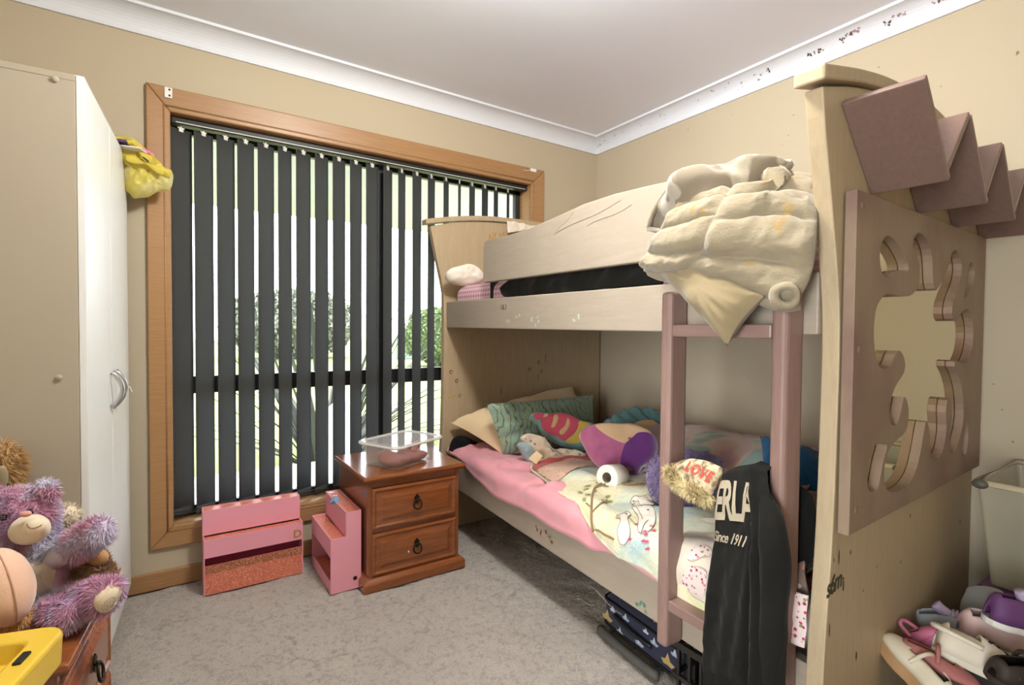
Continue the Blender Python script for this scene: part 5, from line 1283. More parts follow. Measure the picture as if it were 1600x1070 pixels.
# ---------------------------------------------------------------- things hung on the ladder
m_hood = fabric('black_cotton_fleece', c(30, 29, 25), c(23, 22, 20), 220, .95, .04)
hd = thing('hoodie', 'black hoodie with cream lettering hung over the middle ladder rung', 'hoodie', (-1.33, -1.95, .2))
hb_ = [(-1.35, -1.857, 0.22), (-1.352, -1.915, 0.249), (-1.356, -1.974, 0.28), (-1.36, -2.028, 0.315), (-1.362, -2.067, 0.342)]
ht_ = [(-1.325, -1.883, 0.76), (-1.325, -1.916, 0.776), (-1.33, -1.955, 0.79), (-1.338, -2.001, 0.802)]
hl_ = [(-1.35, -1.857, 0.22), (-1.352, -1.854, 0.299), (-1.352, -1.857, 0.414), (-1.348, -1.866, 0.544), (-1.346, -1.872, 0.625), (-1.343, -1.877, 0.702), (-1.325, -1.883, 0.76)]
hr_ = [(-1.362, -2.067, 0.342), (-1.364, -2.065, 0.46), (-1.366, -2.057, 0.581), (-1.368, -2.05, 0.645), (-1.368, -2.05, 0.686), (-1.36, -2.028, 0.736), (-1.338, -2.001, 0.802)]
n_, m_ = 90, 120
P = coons(hb_, ht_, hl_, hr_, n_, m_); N = gnormals(P)
u = np.linspace(0, 1, n_)[None]; v = np.linspace(0, 1, m_)[:, None]
q = np.stack([P[..., 1] * 19 + P[..., 2] * 2.4, P[..., 2] * 2.2, P[..., 0] * 4], 2).reshape(-1, 3)
fold = .020 * vnoise(q, 1.0, 3, 2).reshape(m_, n_) * (1 - .8 * np.clip((v - .7) / .3, 0, 1)) + .02 * np.exp(-((u - (.80 - .1 * (1 - v))) / .06) ** 2) * (v > .05) - .014 * np.exp(-((u - (.70 - .12 * (1 - v))) / .03) ** 2)
fold = fold + .003 * vnoise(P.reshape(-1, 3), 40, 5, 2).reshape(m_, n_) + .012 * np.sin(math.pi * np.clip(u, 0, 1)) ** .5
P = P + N * fold[..., None]
over = np.stack([P[-1] + d for d in (np.array([.02, .004, .006]), np.array([.06, .01, .006]), np.array([.10, .02, -.01]), np.array([.118, .03, -.06]), np.array([.122, .03, -.14]))])
over[..., 0] = np.minimum(over[..., 0], -1.222)
g = G(); g.grid(np.vstack([P, over])); obj('body', g, m_hood, hd, smooth=True, solid=.005)
sl = resample([(-1.345, -1.998, 0.761), (-1.362, -2.027, 0.715), (-1.366, -2.036, 0.656), (-1.362, -2.037, 0.558), (-1.362, -2.034, 0.444), (-1.36, -2.028, 0.319)], 40)
rad = np.interp(np.linspace(0, 1, 40), [0, .15, .35, .6, .9, .93, 1], [.012, .026, .030, .028, .024, .020, .021]) + .002 * vnoise(sl, 14, 2)
g = G(); g.tube(sl, rad, 18); V, F = g.arrays(); V = V + .006 * np.stack([vnoise(V * np.array([1.6, 1.6, .5]), 22, 4 + i, 2) for i in range(3)], 1)
obj('sleeve', G().add(V, F), m_hood, hd, smooth=True)
sl = resample([(-1.215, -1.985, .74), (-1.175, -1.992, .70), (-1.165, -1.992, .64), (-1.175, -1.99, .565), (-1.18, -1.985, .55)], 24)
g = G(); g.tube(sl, np.interp(np.linspace(0, 1, 24), [0, .3, .8, 1], [.02, .034, .04, .03]), 16); V, F = g.arrays(); V = V + .005 * np.stack([vnoise(V, 26, 9 + i, 2) for i in range(3)], 1)
obj('sleeve', G().add(V, F), m_hood, hd, smooth=True)
cf = [(-1.362, -1.865, 0.277), (-1.364, -1.908, 0.296), (-1.364, -1.948, 0.31)]; cfb = [(-1.362, -1.866, 0.227), (-1.364, -1.909, 0.247), (-1.364, -1.949, 0.265)]
P3 = coons(cfb, cf, [cfb[0], cf[0]], [cfb[-1], cf[-1]], 60, 8); P3 = P3 + gnormals(P3) * (.003 * np.sin(np.linspace(0, 40 * math.pi, 60)))[None, :, None]
g = G(); g.grid(P3); obj('ribbed_cuff', g, m_hood, hd, smooth=True, solid=.006)
m_letter = plain('cream_flock_letter', c(226, 212, 184), .85, .15)
def hood_text(s, u0, u1, v0, v1, slope, offset, shear, name, sqz=0.0, spacing=1.0):
    V, F = text_geo(s, 1.0, .0001, offset, shear, spacing)
    # subdivide so that the letters follow the folds
    me = bpy.data.meshes.new('tmp'); me.from_pydata(V.tolist(), [], F); bm = bmesh.new(); bm.from_mesh(me)
    bmesh.ops.triangulate(bm, faces=bm.faces); bmesh.ops.subdivide_edges(bm, edges=bm.edges, cuts=2, use_grid_fill=True)
    V = np.array([q.co for q in bm.verts]); F = [tuple(q.index for q in f.verts) for f in bm.faces]; bm.free(); bpy.data.meshes.remove(me)
    x = (V[:, 0] - V[:, 0].min()) / np.ptp(V[:, 0]); y = (V[:, 1] - V[:, 1].min()) / np.ptp(V[:, 1])
    uu_ = u0 + x * (u1 - u0) - sqz * (1 - y); vv_ = v0 + y * (v1 - v0) - slope * x
    W = grid_eval(P, uu_, vv_) + grid_eval(N, uu_, vv_) * .0022
    return obj(name, G().add(W, F), m_letter, hd)
hood_text('ERLA', .02, .78, .80, .975, .035, .03, 0, 'lettering', .03, .9)
hood_text('Since 1911', .02, .58, .70, .75, .035, .02, .3, 'lettering', 0, .9)
# pink cloth scrap below the hoodie
ps = [(-1.3, -1.898, 0.241), (-1.3, -1.909, 0.27), (-1.3, -1.928, 0.262), (-1.3, -1.945, 0.247), (-1.3, -1.898, 0.212)]
V, F = puff(ps, (-.8, -.5, .3), .015, n=30, wr=.005); tag(obj('pink_rag', G().add(V, F), fabric('pink_cotton_rag', c(206, 110, 136)), smooth=True), 'pink cloth scrap poking out beneath the black hoodie', 'cloth')
# knitted LOVE hat with faux fur trim
m_lov = Mat('mottled_cream_knit', .95, .1); m_lov.color(m_lov.ramp(m_lov.noise(60, 3), [(.35, c(112, 100, 78)), (.5, c(184, 166, 132)), (.65, c(214, 198, 160))])); m_lov.bump(m_lov.noise(160, 2), .8, .004)
lo = [(-1.342, -1.743, 0.739), (-1.335, -1.753, 0.764), (-1.32, -1.78, 0.78), (-1.32, -1.824, 0.786), (-1.32, -1.861, 0.784), (-1.325, -1.889, 0.776), (-1.332, -1.881, 0.751), (-1.34, -1.873, 0.722), (-1.345, -1.864, 0.701), (-1.348, -1.839, 0.706), (-1.348, -1.797, 0.711), (-1.346, -1.759, 0.72)]
lnn = nrm([-.75, -.55, .55])
hatt = thing('knitted_hat', 'mottled cream knitted hat with coral letters and fur trim on the middle rung', 'hat', tuple(np.mean(lo, 0) - np.array([0, 0, .04])))
V, F = puff(lo, lnn, .030, n=60, rings=12, p=2.6, wr=.004, back=.35); hatb = obj('knit', G().add(V, F), m_lov.m, hatt, smooth=True)
BL = BVHTree.FromPolygons([Vector(q) for q in V], F)
tc_ = [(-1.345, -1.786, 0.751), (-1.345, -1.86, 0.735)]; a0_, a1_ = np.array(tc_[0]), np.array(tc_[1]); exv = nrm(a1_ - a0_); eyv = nrm(np.cross(lnn, exv))
TV, TF = text_geo('LOVE', .036, .0001, .0016, 0, 1.15); sc_ = np.linalg.norm(a1_ - a0_) / np.ptp(TV[:, 0])
TW = a0_ + TV[:, :1] * exv * sc_ + TV[:, 1:2] * eyv
TW = np.array([(np.array(h[0]) + lnn * .0055) if h[0] is not None else w for w, h in [(w, BL.ray_cast(Vector(w + lnn * .2), Vector(-lnn))) for w in TW]])
obj('lettering', G().add(TW, TF), plain('coral_yarn', c(226, 120, 104), .9), hatt)
trim = np.array([(-1.35, -1.745, 0.744), (-1.356, -1.771, 0.727), (-1.358, -1.81, 0.716), (-1.356, -1.841, 0.708), (-1.35, -1.866, 0.703)])
g = G(); g.tube(resample(trim, 20), .012, 10); V, F = g.arrays(); obj('fur_band', G().add(V, F), m_lov.m, hatt, smooth=True)
o = obj('fur_trim', fur_geo(V, F, 2600, .017, .0012, .3, .8, 5), plain('cream_olive_faux_fur', c(206, 188, 142), .9, .1, var=.45, vs=90), hatt); o['kind'] = 'stuff'

# ---------------------------------------------------------------- pink desk organisers on the floor
m_pink = plain('pink_card', c(230, 158, 172), .55, .3, var=.03)
m_magd = plain('deep_magenta_card', c(170, 64, 104), .6)
def glitter(name, col, col2):
    M = Mat(name, .35, .6); v = M.voro(420); cc = M.ramp(M.math('FRACT', M.math('MULTIPLY', v.outputs['Color'], 5.7)), [(0, col), (.45, col2), (.75, c(236, 160, 120)), (.93, c(255, 226, 196))], 'CONSTANT')
    M.color(M.mix(M.noise(8, 3), cc, M.mix(.5, cc, col2))); M.b.inputs['Metallic'].default_value = .25; M.bump(M.noise(420, 2), .4, .002)
    return M.m
m_glit = glitter('coral_glitter', c(214, 108, 92), c(222, 128, 104)); m_glitd = glitter('copper_glitter', c(150, 88, 62), c(176, 104, 74))
def organiser(label, M, w, full):
    """tiered box: local x along its length, -y its front, z up"""
    T4 = Matrix(M); t = thing('desk_organiser', label, 'organiser', tuple(T4 @ Vector((0, 0, 0))), 'pink glitter desk organisers')
    b = lambda x0, x1, y0, y1, z0, z1: G().box(x0, x1, y0, y1, z0, z1, T4)
    h1, h2, d1, d2, th = .335, .232, .065, .128, .004
    x0, x1 = -w / 2, w / 2
    side = [(0, 0), (-d2, 0), (-d2, h2), (-d1, h2), (-d1, h1), (0, h1)]
    for x in (x0, x1 - th):
        V = [(x, y, z) for y, z in side] + [(x + th, y, z) for y, z in side]; k = 6
        F = [tuple(range(k)), tuple(range(k, 2 * k))[::-1]] + [(i + k, (i + 1) % k + k, (i + 1) % k, i) for i in range(k)]
        obj('side_panel', G().add(V, F, T4), m_pink, t)
    obj('back_panel', b(x0 + th, x1 - th, -th, 0, 0, h1), m_pink, t)
    obj('upper_front', b(x0 + th, x1 - th, -d1, -d1 + th, h2 - .01, h1), m_pink, t)
    obj('glitter_top', b(x0 + th, x1 - th, -d1 + th, -th, h1 - .006, h1 - .002), m_glit, t)
    obj('glitter_shelf', b(x0 + th, x1 - th, -d2 + th, -d1 + th, h2 - .012, h2 - .008), m_glit, t)
    obj('front_band', b(x0 + th, x1 - th, -d2, -d2 + th, .155, h2), m_pink, t)
    obj('slot_back', b(x0 + th, x1 - th, -d1, -d1 + .003, .04, .23), m_magd, t)
    obj('slot_shelf', b(x0 + th, x1 - th, -d2 + th, -d1, .028 if not full else .085, .032 if not full else .089), m_glitd if full else m_glit, t)
    if full:
        obj('glitter_front', b(x0 + th, x1 - th, -d2, -d2 + th, 0, .122), m_glit, t)
        obj('glitter_stripe', b(x0 + th, x1 - th, -d2 - .0006, -d2, .088, .122), m_glitd, t)
    else:
        obj('lower_band', b(x0 + th, x1 - th, -d2, -d2 + th, 0, .05), m_pink, t)
    return t
og1 = organiser('pink organiser with coral glitter front and letter D leaning under the window', Matrix.Translation((-2.137, -.055, 0)), .388, True)
text_on('D', .048, (-1.985, -.1838, .168), (1, 0, 0), (0, 0, 1), plain('gold_letter', c(186, 140, 84), .5, .5, .3), 'letter', og1, .002, .001)
M2_ = Matrix.Translation((-1.762, -.287, 0)) @ Matrix.Rotation(R(-90), 4, 'Z')
og2 = organiser('pink organiser standing end on beside the bedside table', M2_, .335, False)
obj('cord_hole', G().lathe([(0, .001), (.009, .0008)], 16, Matrix.Translation((-1.788, -.4548, .045)) @ Matrix.Rotation(R(90), 4, 'X')), m_black, og2)
m_sticker = plain('rose_sticker', c(206, 96, 104), .4)
for k in range(7):
    obj('shape_sticker', G().box(-.006, .006, -.010, .010, 0, .0012, Matrix.Translation((-1.81 + .005 * (k % 2), -.15 - k * .018, .3345)) @ Matrix.Rotation(R(30 + k * 17), 4, 'Z')), m_sticker if k % 3 else m_white_pl, og2)
wp = np.array([-1.826, -.285, .331])
wr_ = [wp + np.array([.018 * math.cos(a) * (1 + .4 * math.sin(3 * a)), .034 * math.sin(a), .01 * math.sin(2 * a)]) for a in np.linspace(0, 6.28, 15)[:-1]]
V, F = puff(wr_, (-.3, -.2, 1), .012, n=30, wr=.008, ws=60)
tag(obj('sweet_wrapper', G().add(V, F), floral('blue_white_foil', c(120, 168, 206), [c(226, 226, 232), c(206, 96, 90)], 90, .3), smooth=True), 'crumpled blue and white wrapper on top of the end on pink organiser', 'wrapper')

# ---------------------------------------------------------------- clear tub on the bedside table
cm = Matrix.Translation((-1.537, -.345, CH)) @ Matrix.Rotation(R(24), 4, 'Z')
tb_ = thing('clear_tub', 'translucent lidded food tub on the bedside table', 'tub', tuple(cm @ Vector((0, 0, 0))))
m_clear = see_through('cloudy_clear_plastic', c(226, 222, 216), .72, .12); m_lidc = see_through('clear_lid_plastic', c(236, 236, 234), .68, .06); m_rimc = see_through('milky_rim_plastic', c(232, 230, 224), .25, .2)
def rrect(w, d, r, n=6):
    P = []
    for cx_, cy_, a0 in ((w / 2 - r, d / 2 - r, 0), (-w / 2 + r, d / 2 - r, 90), (-w / 2 + r, -d / 2 + r, 180), (w / 2 - r, -d / 2 + r, 270)):
        for k in range(n + 1):
            a = R(a0 + 90 * k / n); P.append((cx_ + r * math.cos(a), cy_ + r * math.sin(a)))
    return P
def loft(secs, M=None, cap0=True, cap1=True):
    g = G(); V = []; k = len(secs[0][0])
    for P, z in secs: V += [(x, y, z) for x, y in P]
    F = [(i * k + j, i * k + (j + 1) % k, (i + 1) * k + (j + 1) % k, (i + 1) * k + j) for i in range(len(secs) - 1) for j in range(k)]
    if cap0: F.append(tuple(range(k))[::-1])
    if cap1: F.append(tuple((len(secs) - 1) * k + j for j in range(k)))
    return g.add(V, F, M)
obj('body', loft([(rrect(.268, .196, .03), .001), (rrect(.282, .21, .034), .006), (rrect(.312, .24, .04), .100)], cm, True, False), m_clear, tb_, smooth=True)
obj('lid', loft([(rrect(.330, .258, .045), .106), (rrect(.326, .254, .044), .112), (rrect(.300, .228, .04), .112), (rrect(.296, .224, .038), .107)], cm, False, True), m_lidc, tb_)
rimp = [cm @ Vector((x, y, .103)) for x, y in rrect(.328, .256, .045, 8)]
obj('lid_rim', G().tube([tuple(q) for q in rimp], .006, 8, closed=True), m_rimc, tb_, smooth=True)
obj('clip_tab', G().box(.160, .168, -.02, .02, .082, .104, cm), m_rimc, tb_, bevel=.002)
m_mauvep = plain('mauve_play_sand', c(166, 112, 108), .9, .1, var=.15, vs=30, bump=.4, bs=160)
g = G()
for (x, y, z, r3) in ((-.075, -.02, .026, (.055, .07, .026)), (.05, -.045, .022, (.07, .04, .022)), (-.05, -.02, .022, (.072, .065, .022)), (-.07, .01, .034, (.045, .05, .024)), (.02, .0, .02, (.08, .07, .018)), (.0, -.035, .03, (.05, .035, .02)), (.06, .03, .022, (.05, .04, .02))):
    g.ball(tuple(cm @ Vector((x, y, z))), r3, 18, 12, np.array(cm.to_3x3()))
V, F = remesh_union(g, .006, 5); tag(obj('play_sand', G().add(V, F), m_mauvep, smooth=True), 'mound of mauve play sand inside the clear tub', 'play sand')
for k, (pts, rad, lab) in enumerate((([(.03, -.05, .045), (.06, -.03, .06), (.085, -.02, .062), (.10, -.01, .07)], [.012, .014, .013, .017], 'brown pink moulded lump reaching up inside the clear tub'),
                                     ([(.08, .03, .05), (.11, .04, .062), (.125, .02, .058)], [.016, .018, .014], 'mauve moulded lump beside the rim of the clear tub'))):
    L = resample([tuple(cm @ Vector(q)) for q in pts], 16)
    tag(obj('dough_lump', G().tube(L, np.interp(np.linspace(0, 1, 16), np.linspace(0, 1, len(rad)), rad), 14), plain('dough_%d' % k, c(168, 104, 92) if k == 0 else c(156, 116, 126), .85), smooth=True), lab, 'dough')

# ---------------------------------------------------------------- yellow bag and papers on the wardrobe
m_bag = Mat('yellow_plastic_film', .35, .5)
bpn = m_bag.noise(9, 4); m_bag.color(m_bag.mix(bpn, c(226, 206, 70), c(240, 226, 120)))
tr_ = m_bag.n.new('ShaderNodeBsdfTranslucent'); tr_.inputs['Color'].default_value = c(240, 224, 90); mx_ = m_bag.n.new('ShaderNodeMixShader'); mx_.inputs['Fac'].default_value = .35
m_bag.link(m_bag.b.outputs['BSDF'], mx_.inputs[1]); m_bag.link(tr_.outputs['BSDF'], mx_.inputs[2]); m_bag.link(mx_.outputs['Shader'], m_bag.n['Material Output'].inputs['Surface'])
m_pouch = Mat('printed_yellow_film', .4, .5)
pn1 = m_pouch.mix(m_pouch.noise(9, 4), c(222, 206, 84), c(238, 228, 140))
pn2 = m_pouch.ramp(m_pouch.noise(150, 2, (1, 1, 2.4)), [(.50, (0, 0, 0, 1)), (.54, (1, 1, 1, 1))]); pn3 = m_pouch.ramp(m_pouch.noise(13, 1), [(.42, (0, 0, 0, 1)), (.52, (.8, .8, .8, 1))])
m_pouch.color(m_pouch.mix(m_pouch.math('MULTIPLY', pn2, pn3), pn1, c(240, 238, 226)))
tr2 = m_pouch.n.new('ShaderNodeBsdfTranslucent'); tr2.inputs['Color'].default_value = c(240, 230, 140); mx2 = m_pouch.n.new('ShaderNodeMixShader'); mx2.inputs['Fac'].default_value = .35
m_pouch.link(m_pouch.b.outputs['BSDF'], mx2.inputs[1]); m_pouch.link(tr2.outputs['BSDF'], mx2.inputs[2]); m_pouch.link(mx2.outputs['Shader'], m_pouch.n['Material Output'].inputs['Surface'])
bo = [(-2.599, -0.115, 1.772), (-2.561, -0.115, 1.775), (-2.514, -0.115, 1.773), (-2.464, -0.115, 1.752), (-2.428, -0.115, 1.733), (-2.426, -0.115, 1.702), (-2.439, -0.115, 1.667), (-2.473, -0.115, 1.654), (-2.507, -0.115, 1.633), (-2.54, -0.115, 1.623), (-2.564, -0.115, 1.63), (-2.58, -0.115, 1.657), (-2.592, -0.115, 1.71)]
bgt = thing('plastic_bag', 'yellow plastic bag drooping from the top of the wardrobe', 'bag', tuple(np.mean(bo, 0) - np.array([0, 0, .07])))
nb_ = nrm([.25, -.9, .2])
def crumple(V, a1, a2, seed):
    r1 = 1 - np.abs(vnoise(V, 17, seed, 2)); r2 = 1 - np.abs(vnoise(V, 40, seed + 7, 2))
    return V + nb_ * (a1 * (r1 - .7) + a2 * (r2 - .7))[:, None]
V, F = puff(bo, nb_, .042, n=110, rings=24, back=.6, p=2.8)
rel = V - np.mean(bo, 0); pleat = np.abs(np.sin(rel @ np.array([70., 0, -34.]) + 1.5 * vnoise(V, 9, 3)))
obj('pouch', G().add(crumple(V + nb_ * (.012 * (pleat - .5))[:, None], .016, .007, 9), F), m_pouch.m, bgt, smooth=True)
bf = [(-2.613, -0.155, 1.826), (-2.588, -0.155, 1.841), (-2.561, -0.155, 1.837), (-2.525, -0.155, 1.813), (-2.488, -0.155, 1.778), (-2.451, -0.155, 1.744), (-2.428, -0.155, 1.723), (-2.443, -0.155, 1.703), (-2.476, -0.155, 1.72), (-2.517, -0.155, 1.728), (-2.554, -0.155, 1.726), (-2.585, -0.155, 1.74), (-2.608, -0.155, 1.764)]
V, F = puff(bf, nb_, .018, n=110, rings=20, back=.6, p=2.6)
obj('turned_top', G().add(crumple(V, .022, .008, 21), F), m_bag.m, bgt, smooth=True)
for hp in [[(-2.598, -0.185, 1.767), (-2.583, -0.185, 1.799), (-2.559, -0.185, 1.814), (-2.54, -0.185, 1.794), (-2.52, -0.185, 1.768), (-2.492, -0.185, 1.759)], [(-2.576, -0.18, 1.754), (-2.544, -0.18, 1.75), (-2.513, -0.18, 1.742), (-2.48, -0.18, 1.728), (-2.455, -0.18, 1.722)]]:
    L = resample(hp, 30); tw_ = np.stack([L + nb_ * .0 + np.array([0, 0, d]) * (1 + .5 * np.sin(np.linspace(0, 9, 30)))[:, None] for d in (-.011, -.004, .004, .011)])
    tw_ = tw_ + nb_ * (.006 * np.cos(np.linspace(-1.5, 1.5, 4)))[:, None, None]
    g = G(); g.grid(tw_); obj('handle', g, m_bag.m, bgt, smooth=True, solid=.002, sub=1)
sl_ = [(-2.524, -0.2, 1.763), (-2.516, -0.2, 1.76), (-2.502, -0.2, 1.748), (-2.506, -0.2, 1.745), (-2.518, -0.2, 1.755)]
V, F = puff(sl_, nb_, .002, n=16); obj('dark_slit', G().add(V, F), m_black, bgt)
def sheetbox(name, label, cat, pts, th, mat):
    V = [np.array(p) for p in pts] + [np.array(p) + np.array([0, 0, th]) for p in pts]
    return tag(obj(name, G().add(V, [(3, 2, 1, 0), (4, 5, 6, 7), (0, 1, 5, 4), (1, 2, 6, 5), (2, 3, 7, 6), (3, 0, 4, 7)]), mat), label, cat)
zt_ = WH - .006
sheetbox('exercise_book', 'white card with a pink corner sticking out over the wardrobe edge above the yellow bag', 'card', [(-2.80, -.20, zt_ + .002), (-2.53, -.22, zt_ + .002), (-2.475, -.10, zt_ - .006), (-2.80, -.06, zt_ + .002)], .004, plain('white_card', c(226, 224, 210), .6))
sheetbox('purple_folder', 'dark purple folder lying on the wardrobe top', 'folder', [(-2.84, -.24, zt_ + .008), (-2.57, -.24, zt_ + .012), (-2.555, -.09, zt_ + .009), (-2.84, -.07, zt_ + .008)], .008, plain('dark_purple_card', c(84, 58, 98), .6))
pk = [(-2.55, -.16, zt_ + .012), (-2.53, -.18, zt_ + .012), (-2.495, -.17, zt_ + .006), (-2.485, -.135, zt_ + .004), (-2.52, -.12, zt_ + .008)]
V, F = puff(pk, (0, 0, 1), .014, n=30, wr=.003); tag(obj('pink_purse', G().add(V, F), plain('pink_gloss', c(222, 120, 150), .35), smooth=True), 'small glossy pink purse on the white card above the yellow bag', 'purse')

# ---------------------------------------------------------------- suitcase and crate under the bed
m_navy = fabric('navy_canvas', c(44, 46, 64), c(38, 40, 56), 260, .8, .2)
sc = thing('suitcase', 'navy child suitcase printed with paper boats lying under the bed', 'suitcase', (-.94, -1.42, 0))
sd = nrm(np.array([-1.135, -1.62, 0]) - np.array([-1.100, -1.245, 0])); so2 = np.array([sd[1], -sd[0], 0])
sm = Matrix(((sd[0], so2[0], 0, -1.100), (sd[1], so2[1], 0, -1.245), (0, 0, 1, 0), (0, 0, 0, 1)))     # local x along its front, y towards the room
SLN, SD, SH = .40, .30, .135
obj('shell', G().box(0, SLN, -SD, 0, .012, SH, sm), m_navy, sc, bevel=.03, seg=4, smooth=True)
def ringpath(z): return [tuple(sm @ Vector((x + SLN / 2, y - SD / 2, z))) for x, y in rrect(SLN + .002, SD + .002, .032, 6)]
for z in (.03, SH - .014):
    obj('piping', G().tube(ringpath(z), .0045, 6, closed=True), m_black, sc, smooth=True)
obj('side_strap', G().tube(resample([tuple(sm @ Vector(q)) for q in ((.07, .002, .085), (.09, .012, .088), (.17, .018, .082), (.24, .012, .075), (.262, .002, .07))], 20), .007, 8), m_black, sc, smooth=True)
obj('trolley_grip', G().tube(resample([tuple(sm @ Vector(q)) for q in ((.03, .028, .017), (.05, .036, .017), (.2, .040, .017), (.30, .037, .017), (.32, .028, .017))], 24), .0165, 12), plain('grey_rubber', c(74, 72, 68), .6), sc, smooth=True)
for x in (.06, .29):
    obj('grip_tube', G().tube([tuple(sm @ Vector((x, .03, .017))), tuple(sm @ Vector((x, -.03, .017)))], .006, 8), m_metal, sc)
m_boatt = fabric('tan_printed_paper', c(176, 148, 90)); m_boatw = fabric('grey_printed_paper', c(150, 160, 178)); m_boatl = fabric('pale_printed_paper', c(196, 196, 200))
def boat(fx_, mat, mat2):
    """fx_(u, v) -> world point on the case"""
    for tri, mt_ in ((((-.032, 0), (-.012, .006), (.0, -.012), (-.02, -.014)), mat), (((.034, 0), (.012, .006), (.0, -.012), (.02, -.014)), mat), (((-.013, .004), (0, .032), (0, -.010)), mat2), (((.013, .004), (0, .032), (0, -.010)), mat)):
        g = G(); g.add([fx_(*q) for q in tri], [tuple(range(len(tri)))]); obj('boat_print', g, mt_, sc)
for (x, z, s, k) in ((.03, .055, .9, 0), (.13, .10, .6, 1), (.20, .05, .7, 1), (.27, .088, .6, 1), (.33, .06, .9, 0), (.06, .095, .5, 2), (.23, .105, .45, 2), (.36, .1, .6, 1), (.10, .035, .6, 2)):
    boat(lambda u, v, x=x, z=z, s=s: np.array(sm @ Vector((x + u * s, .0012, z + v * s))), [m_boatt, m_boatw, m_boatl][k], [m_boatt, m_boatl, m_boatw][k])
for (x, y, s, k) in ((.07, -.06, 1.25, 0), (.17, -.10, .8, 1), (.24, -.05, .9, 1), (.12, -.2, 1, 2), (.32, -.08, 1, 0), (.03, -.14, .7, 2)):
    boat(lambda u, v, x=x, y=y, s=s: np.array(sm @ Vector((x + u * s, y + v * s, SH + .0012))), [m_boatt, m_boatw, m_boatl][k], [m_boatt, m_boatl, m_boatw][k])
m_crate = plain('black_crate_plastic', c(30, 28, 24), .45, .5)
cx0, cx1, cy0, cy1, cht = -1.215, -.90, -2.0, -1.655, .205
crt = thing('crate', 'black slotted plastic crate under the foot of the bed', 'crate', ((cx0 + cx1) / 2, (cy0 + cy1) / 2, 0))
for z0, z1 in ((.0, .014), (.098, .108), (cht - .02, cht)):
    for bx in ((cx0, cx0 + .012, cy0, cy1), (cx1 - .012, cx1, cy0, cy1), (cx0 + .012, cx1 - .012, cy0, cy0 + .012), (cx0 + .012, cx1 - .012, cy1 - .012, cy1)):
        obj('rail', G().box(bx[0], bx[1], bx[2], bx[3], z0, z1), m_crate, crt)
for k in range(9):
    y = cy0 + .02 + k * (cy1 - cy0 - .04) / 8
    for x in (cx0 + .003, cx1 - .008):
        obj('rib', G().box(x, x + .006, y - .004, y + .004, .012, cht - .018), m_crate, crt)
for k in range(8):
    x = cx0 + .03 + k * (cx1 - cx0 - .06) / 7
    for y in (cy0 + .003, cy1 - .009):
        obj('rib', G().box(x - .004, x + .004, y, y + .006, .012, cht - .018), m_crate, crt)
obj('base_grid', G().box(cx0 + .01, cx1 - .01, cy0 + .01, cy1 - .01, .004, .010), m_crate, crt)
for k in range(3):
    obj('moulded_mark', G().box(cx0 - .0012, cx0 + .002, -1.765 - k * .018 - .005, -1.765 - k * .018 + .004, .083, .097), plain('faint_grey_mark', c(150, 148, 140), .6), crt)
obj('label_bar', G().box(cx0 - .0008, cx0 + .003, -1.84, -1.742, .078, .101), m_crate, crt)

# ---------------------------------------------------------------- soft toys on the second bedside table
def plush_mat(name, stops, scale, rough=.95):
    M = Mat(name, rough, .15); M.color(M.ramp(M.noise(scale, 2, (1, 1, 1), .5, .4), stops)); M.b.inputs['Sheen Weight'].default_value = .5
    return M.m
tie_dye = [(.30, c(206, 208, 222)), (.42, c(206, 192, 214)), (.52, c(206, 150, 172)), (.62, c(192, 150, 184)), (.72, c(206, 206, 222))]
m_bear = plush_mat('tie_dye_plush', tie_dye, 9); m_velb = fabric('ivory_velour', c(228, 212, 184), c(220, 202, 172), 300, .9, .5)
VR = np.array([.831, -.556, 0]); VD = np.array([.556, .831, 0]); VU = np.array([0, 0, 1.0])     # screen right, away, up
B0 = np.array((-2.674, -1.167, 0.49)) + VD * .02
K = 1 / 735.0
def bp(px, py, d=0.0): return B0 + VR * (px - 68) * K + VU * (962 - py) * K + VD * d
bear = thing('teddy_bear', 'pink and lilac tie dyed teddy bear with arm raised on the bedside table', 'teddy bear', tuple(B0))
ROTV = np.stack([VR, VD, VU], 1)
def ell(g, p, r, tilt=0.0, n=22, m=16):
    a = R(tilt); Rt = np.array([[math.cos(a), 0, math.sin(a)], [0, 1, 0], [-math.sin(a), 0, math.cos(a)]])
    g.ball(p, r, n, m, ROTV @ Rt)
def limb(g, pts, rad, k=9):
    L = resample(pts, k); rr = np.interp(np.linspace(0, 1, k), np.linspace(0, 1, len(rad)), rad)
    for p, r in zip(L, rr): g.ball(p, (r, r, r), 16, 12)
g = G()
ell(g, np.array((-2.723, -1.104, 0.689)), (.070, .062, .066)); ell(g, np.array((-2.676, -1.122, 0.747)), (.026, .015, .028), 24); ell(g, np.array((-2.774, -1.051, 0.731)), (.024, .014, .026))
ell(g, np.array((-2.686, -1.12, 0.561)), (.062, .058, .082), -8); ell(g, np.array((-2.7, -1.109, 0.631)), (.05, .05, .05))
limb(g, [np.array((-2.654, -1.153, 0.611)), np.array((-2.624, -1.184, 0.632)), np.array((-2.59, -1.218, 0.659)), np.array((-2.576, -1.229, 0.671))], [.027, .029, .031, .029])
limb(g, [np.array((-2.644, -1.168, 0.52)), np.array((-2.607, -1.223, 0.529)), np.array((-2.575, -1.273, 0.551))], [.030, .032, .034])
ell(g, np.array((-2.558, -1.293, 0.554)), (.024, .034, .040), 30)
limb(g, [np.array((-2.681, -1.174, 0.512)), np.array((-2.652, -1.229, 0.522)), np.array((-2.627, -1.27, 0.529))], [.030, .030, .028]); ell(g, np.array((-2.617, -1.286, 0.531)), (.022, .03, .032), 10)
limb(g, [np.array((-2.728, -1.127, 0.616)), np.array((-2.748, -1.15, 0.603)), np.array((-2.762, -1.153, 0.587))], [.027, .028, .028])
V, F = remesh_union(g, .005, 5)
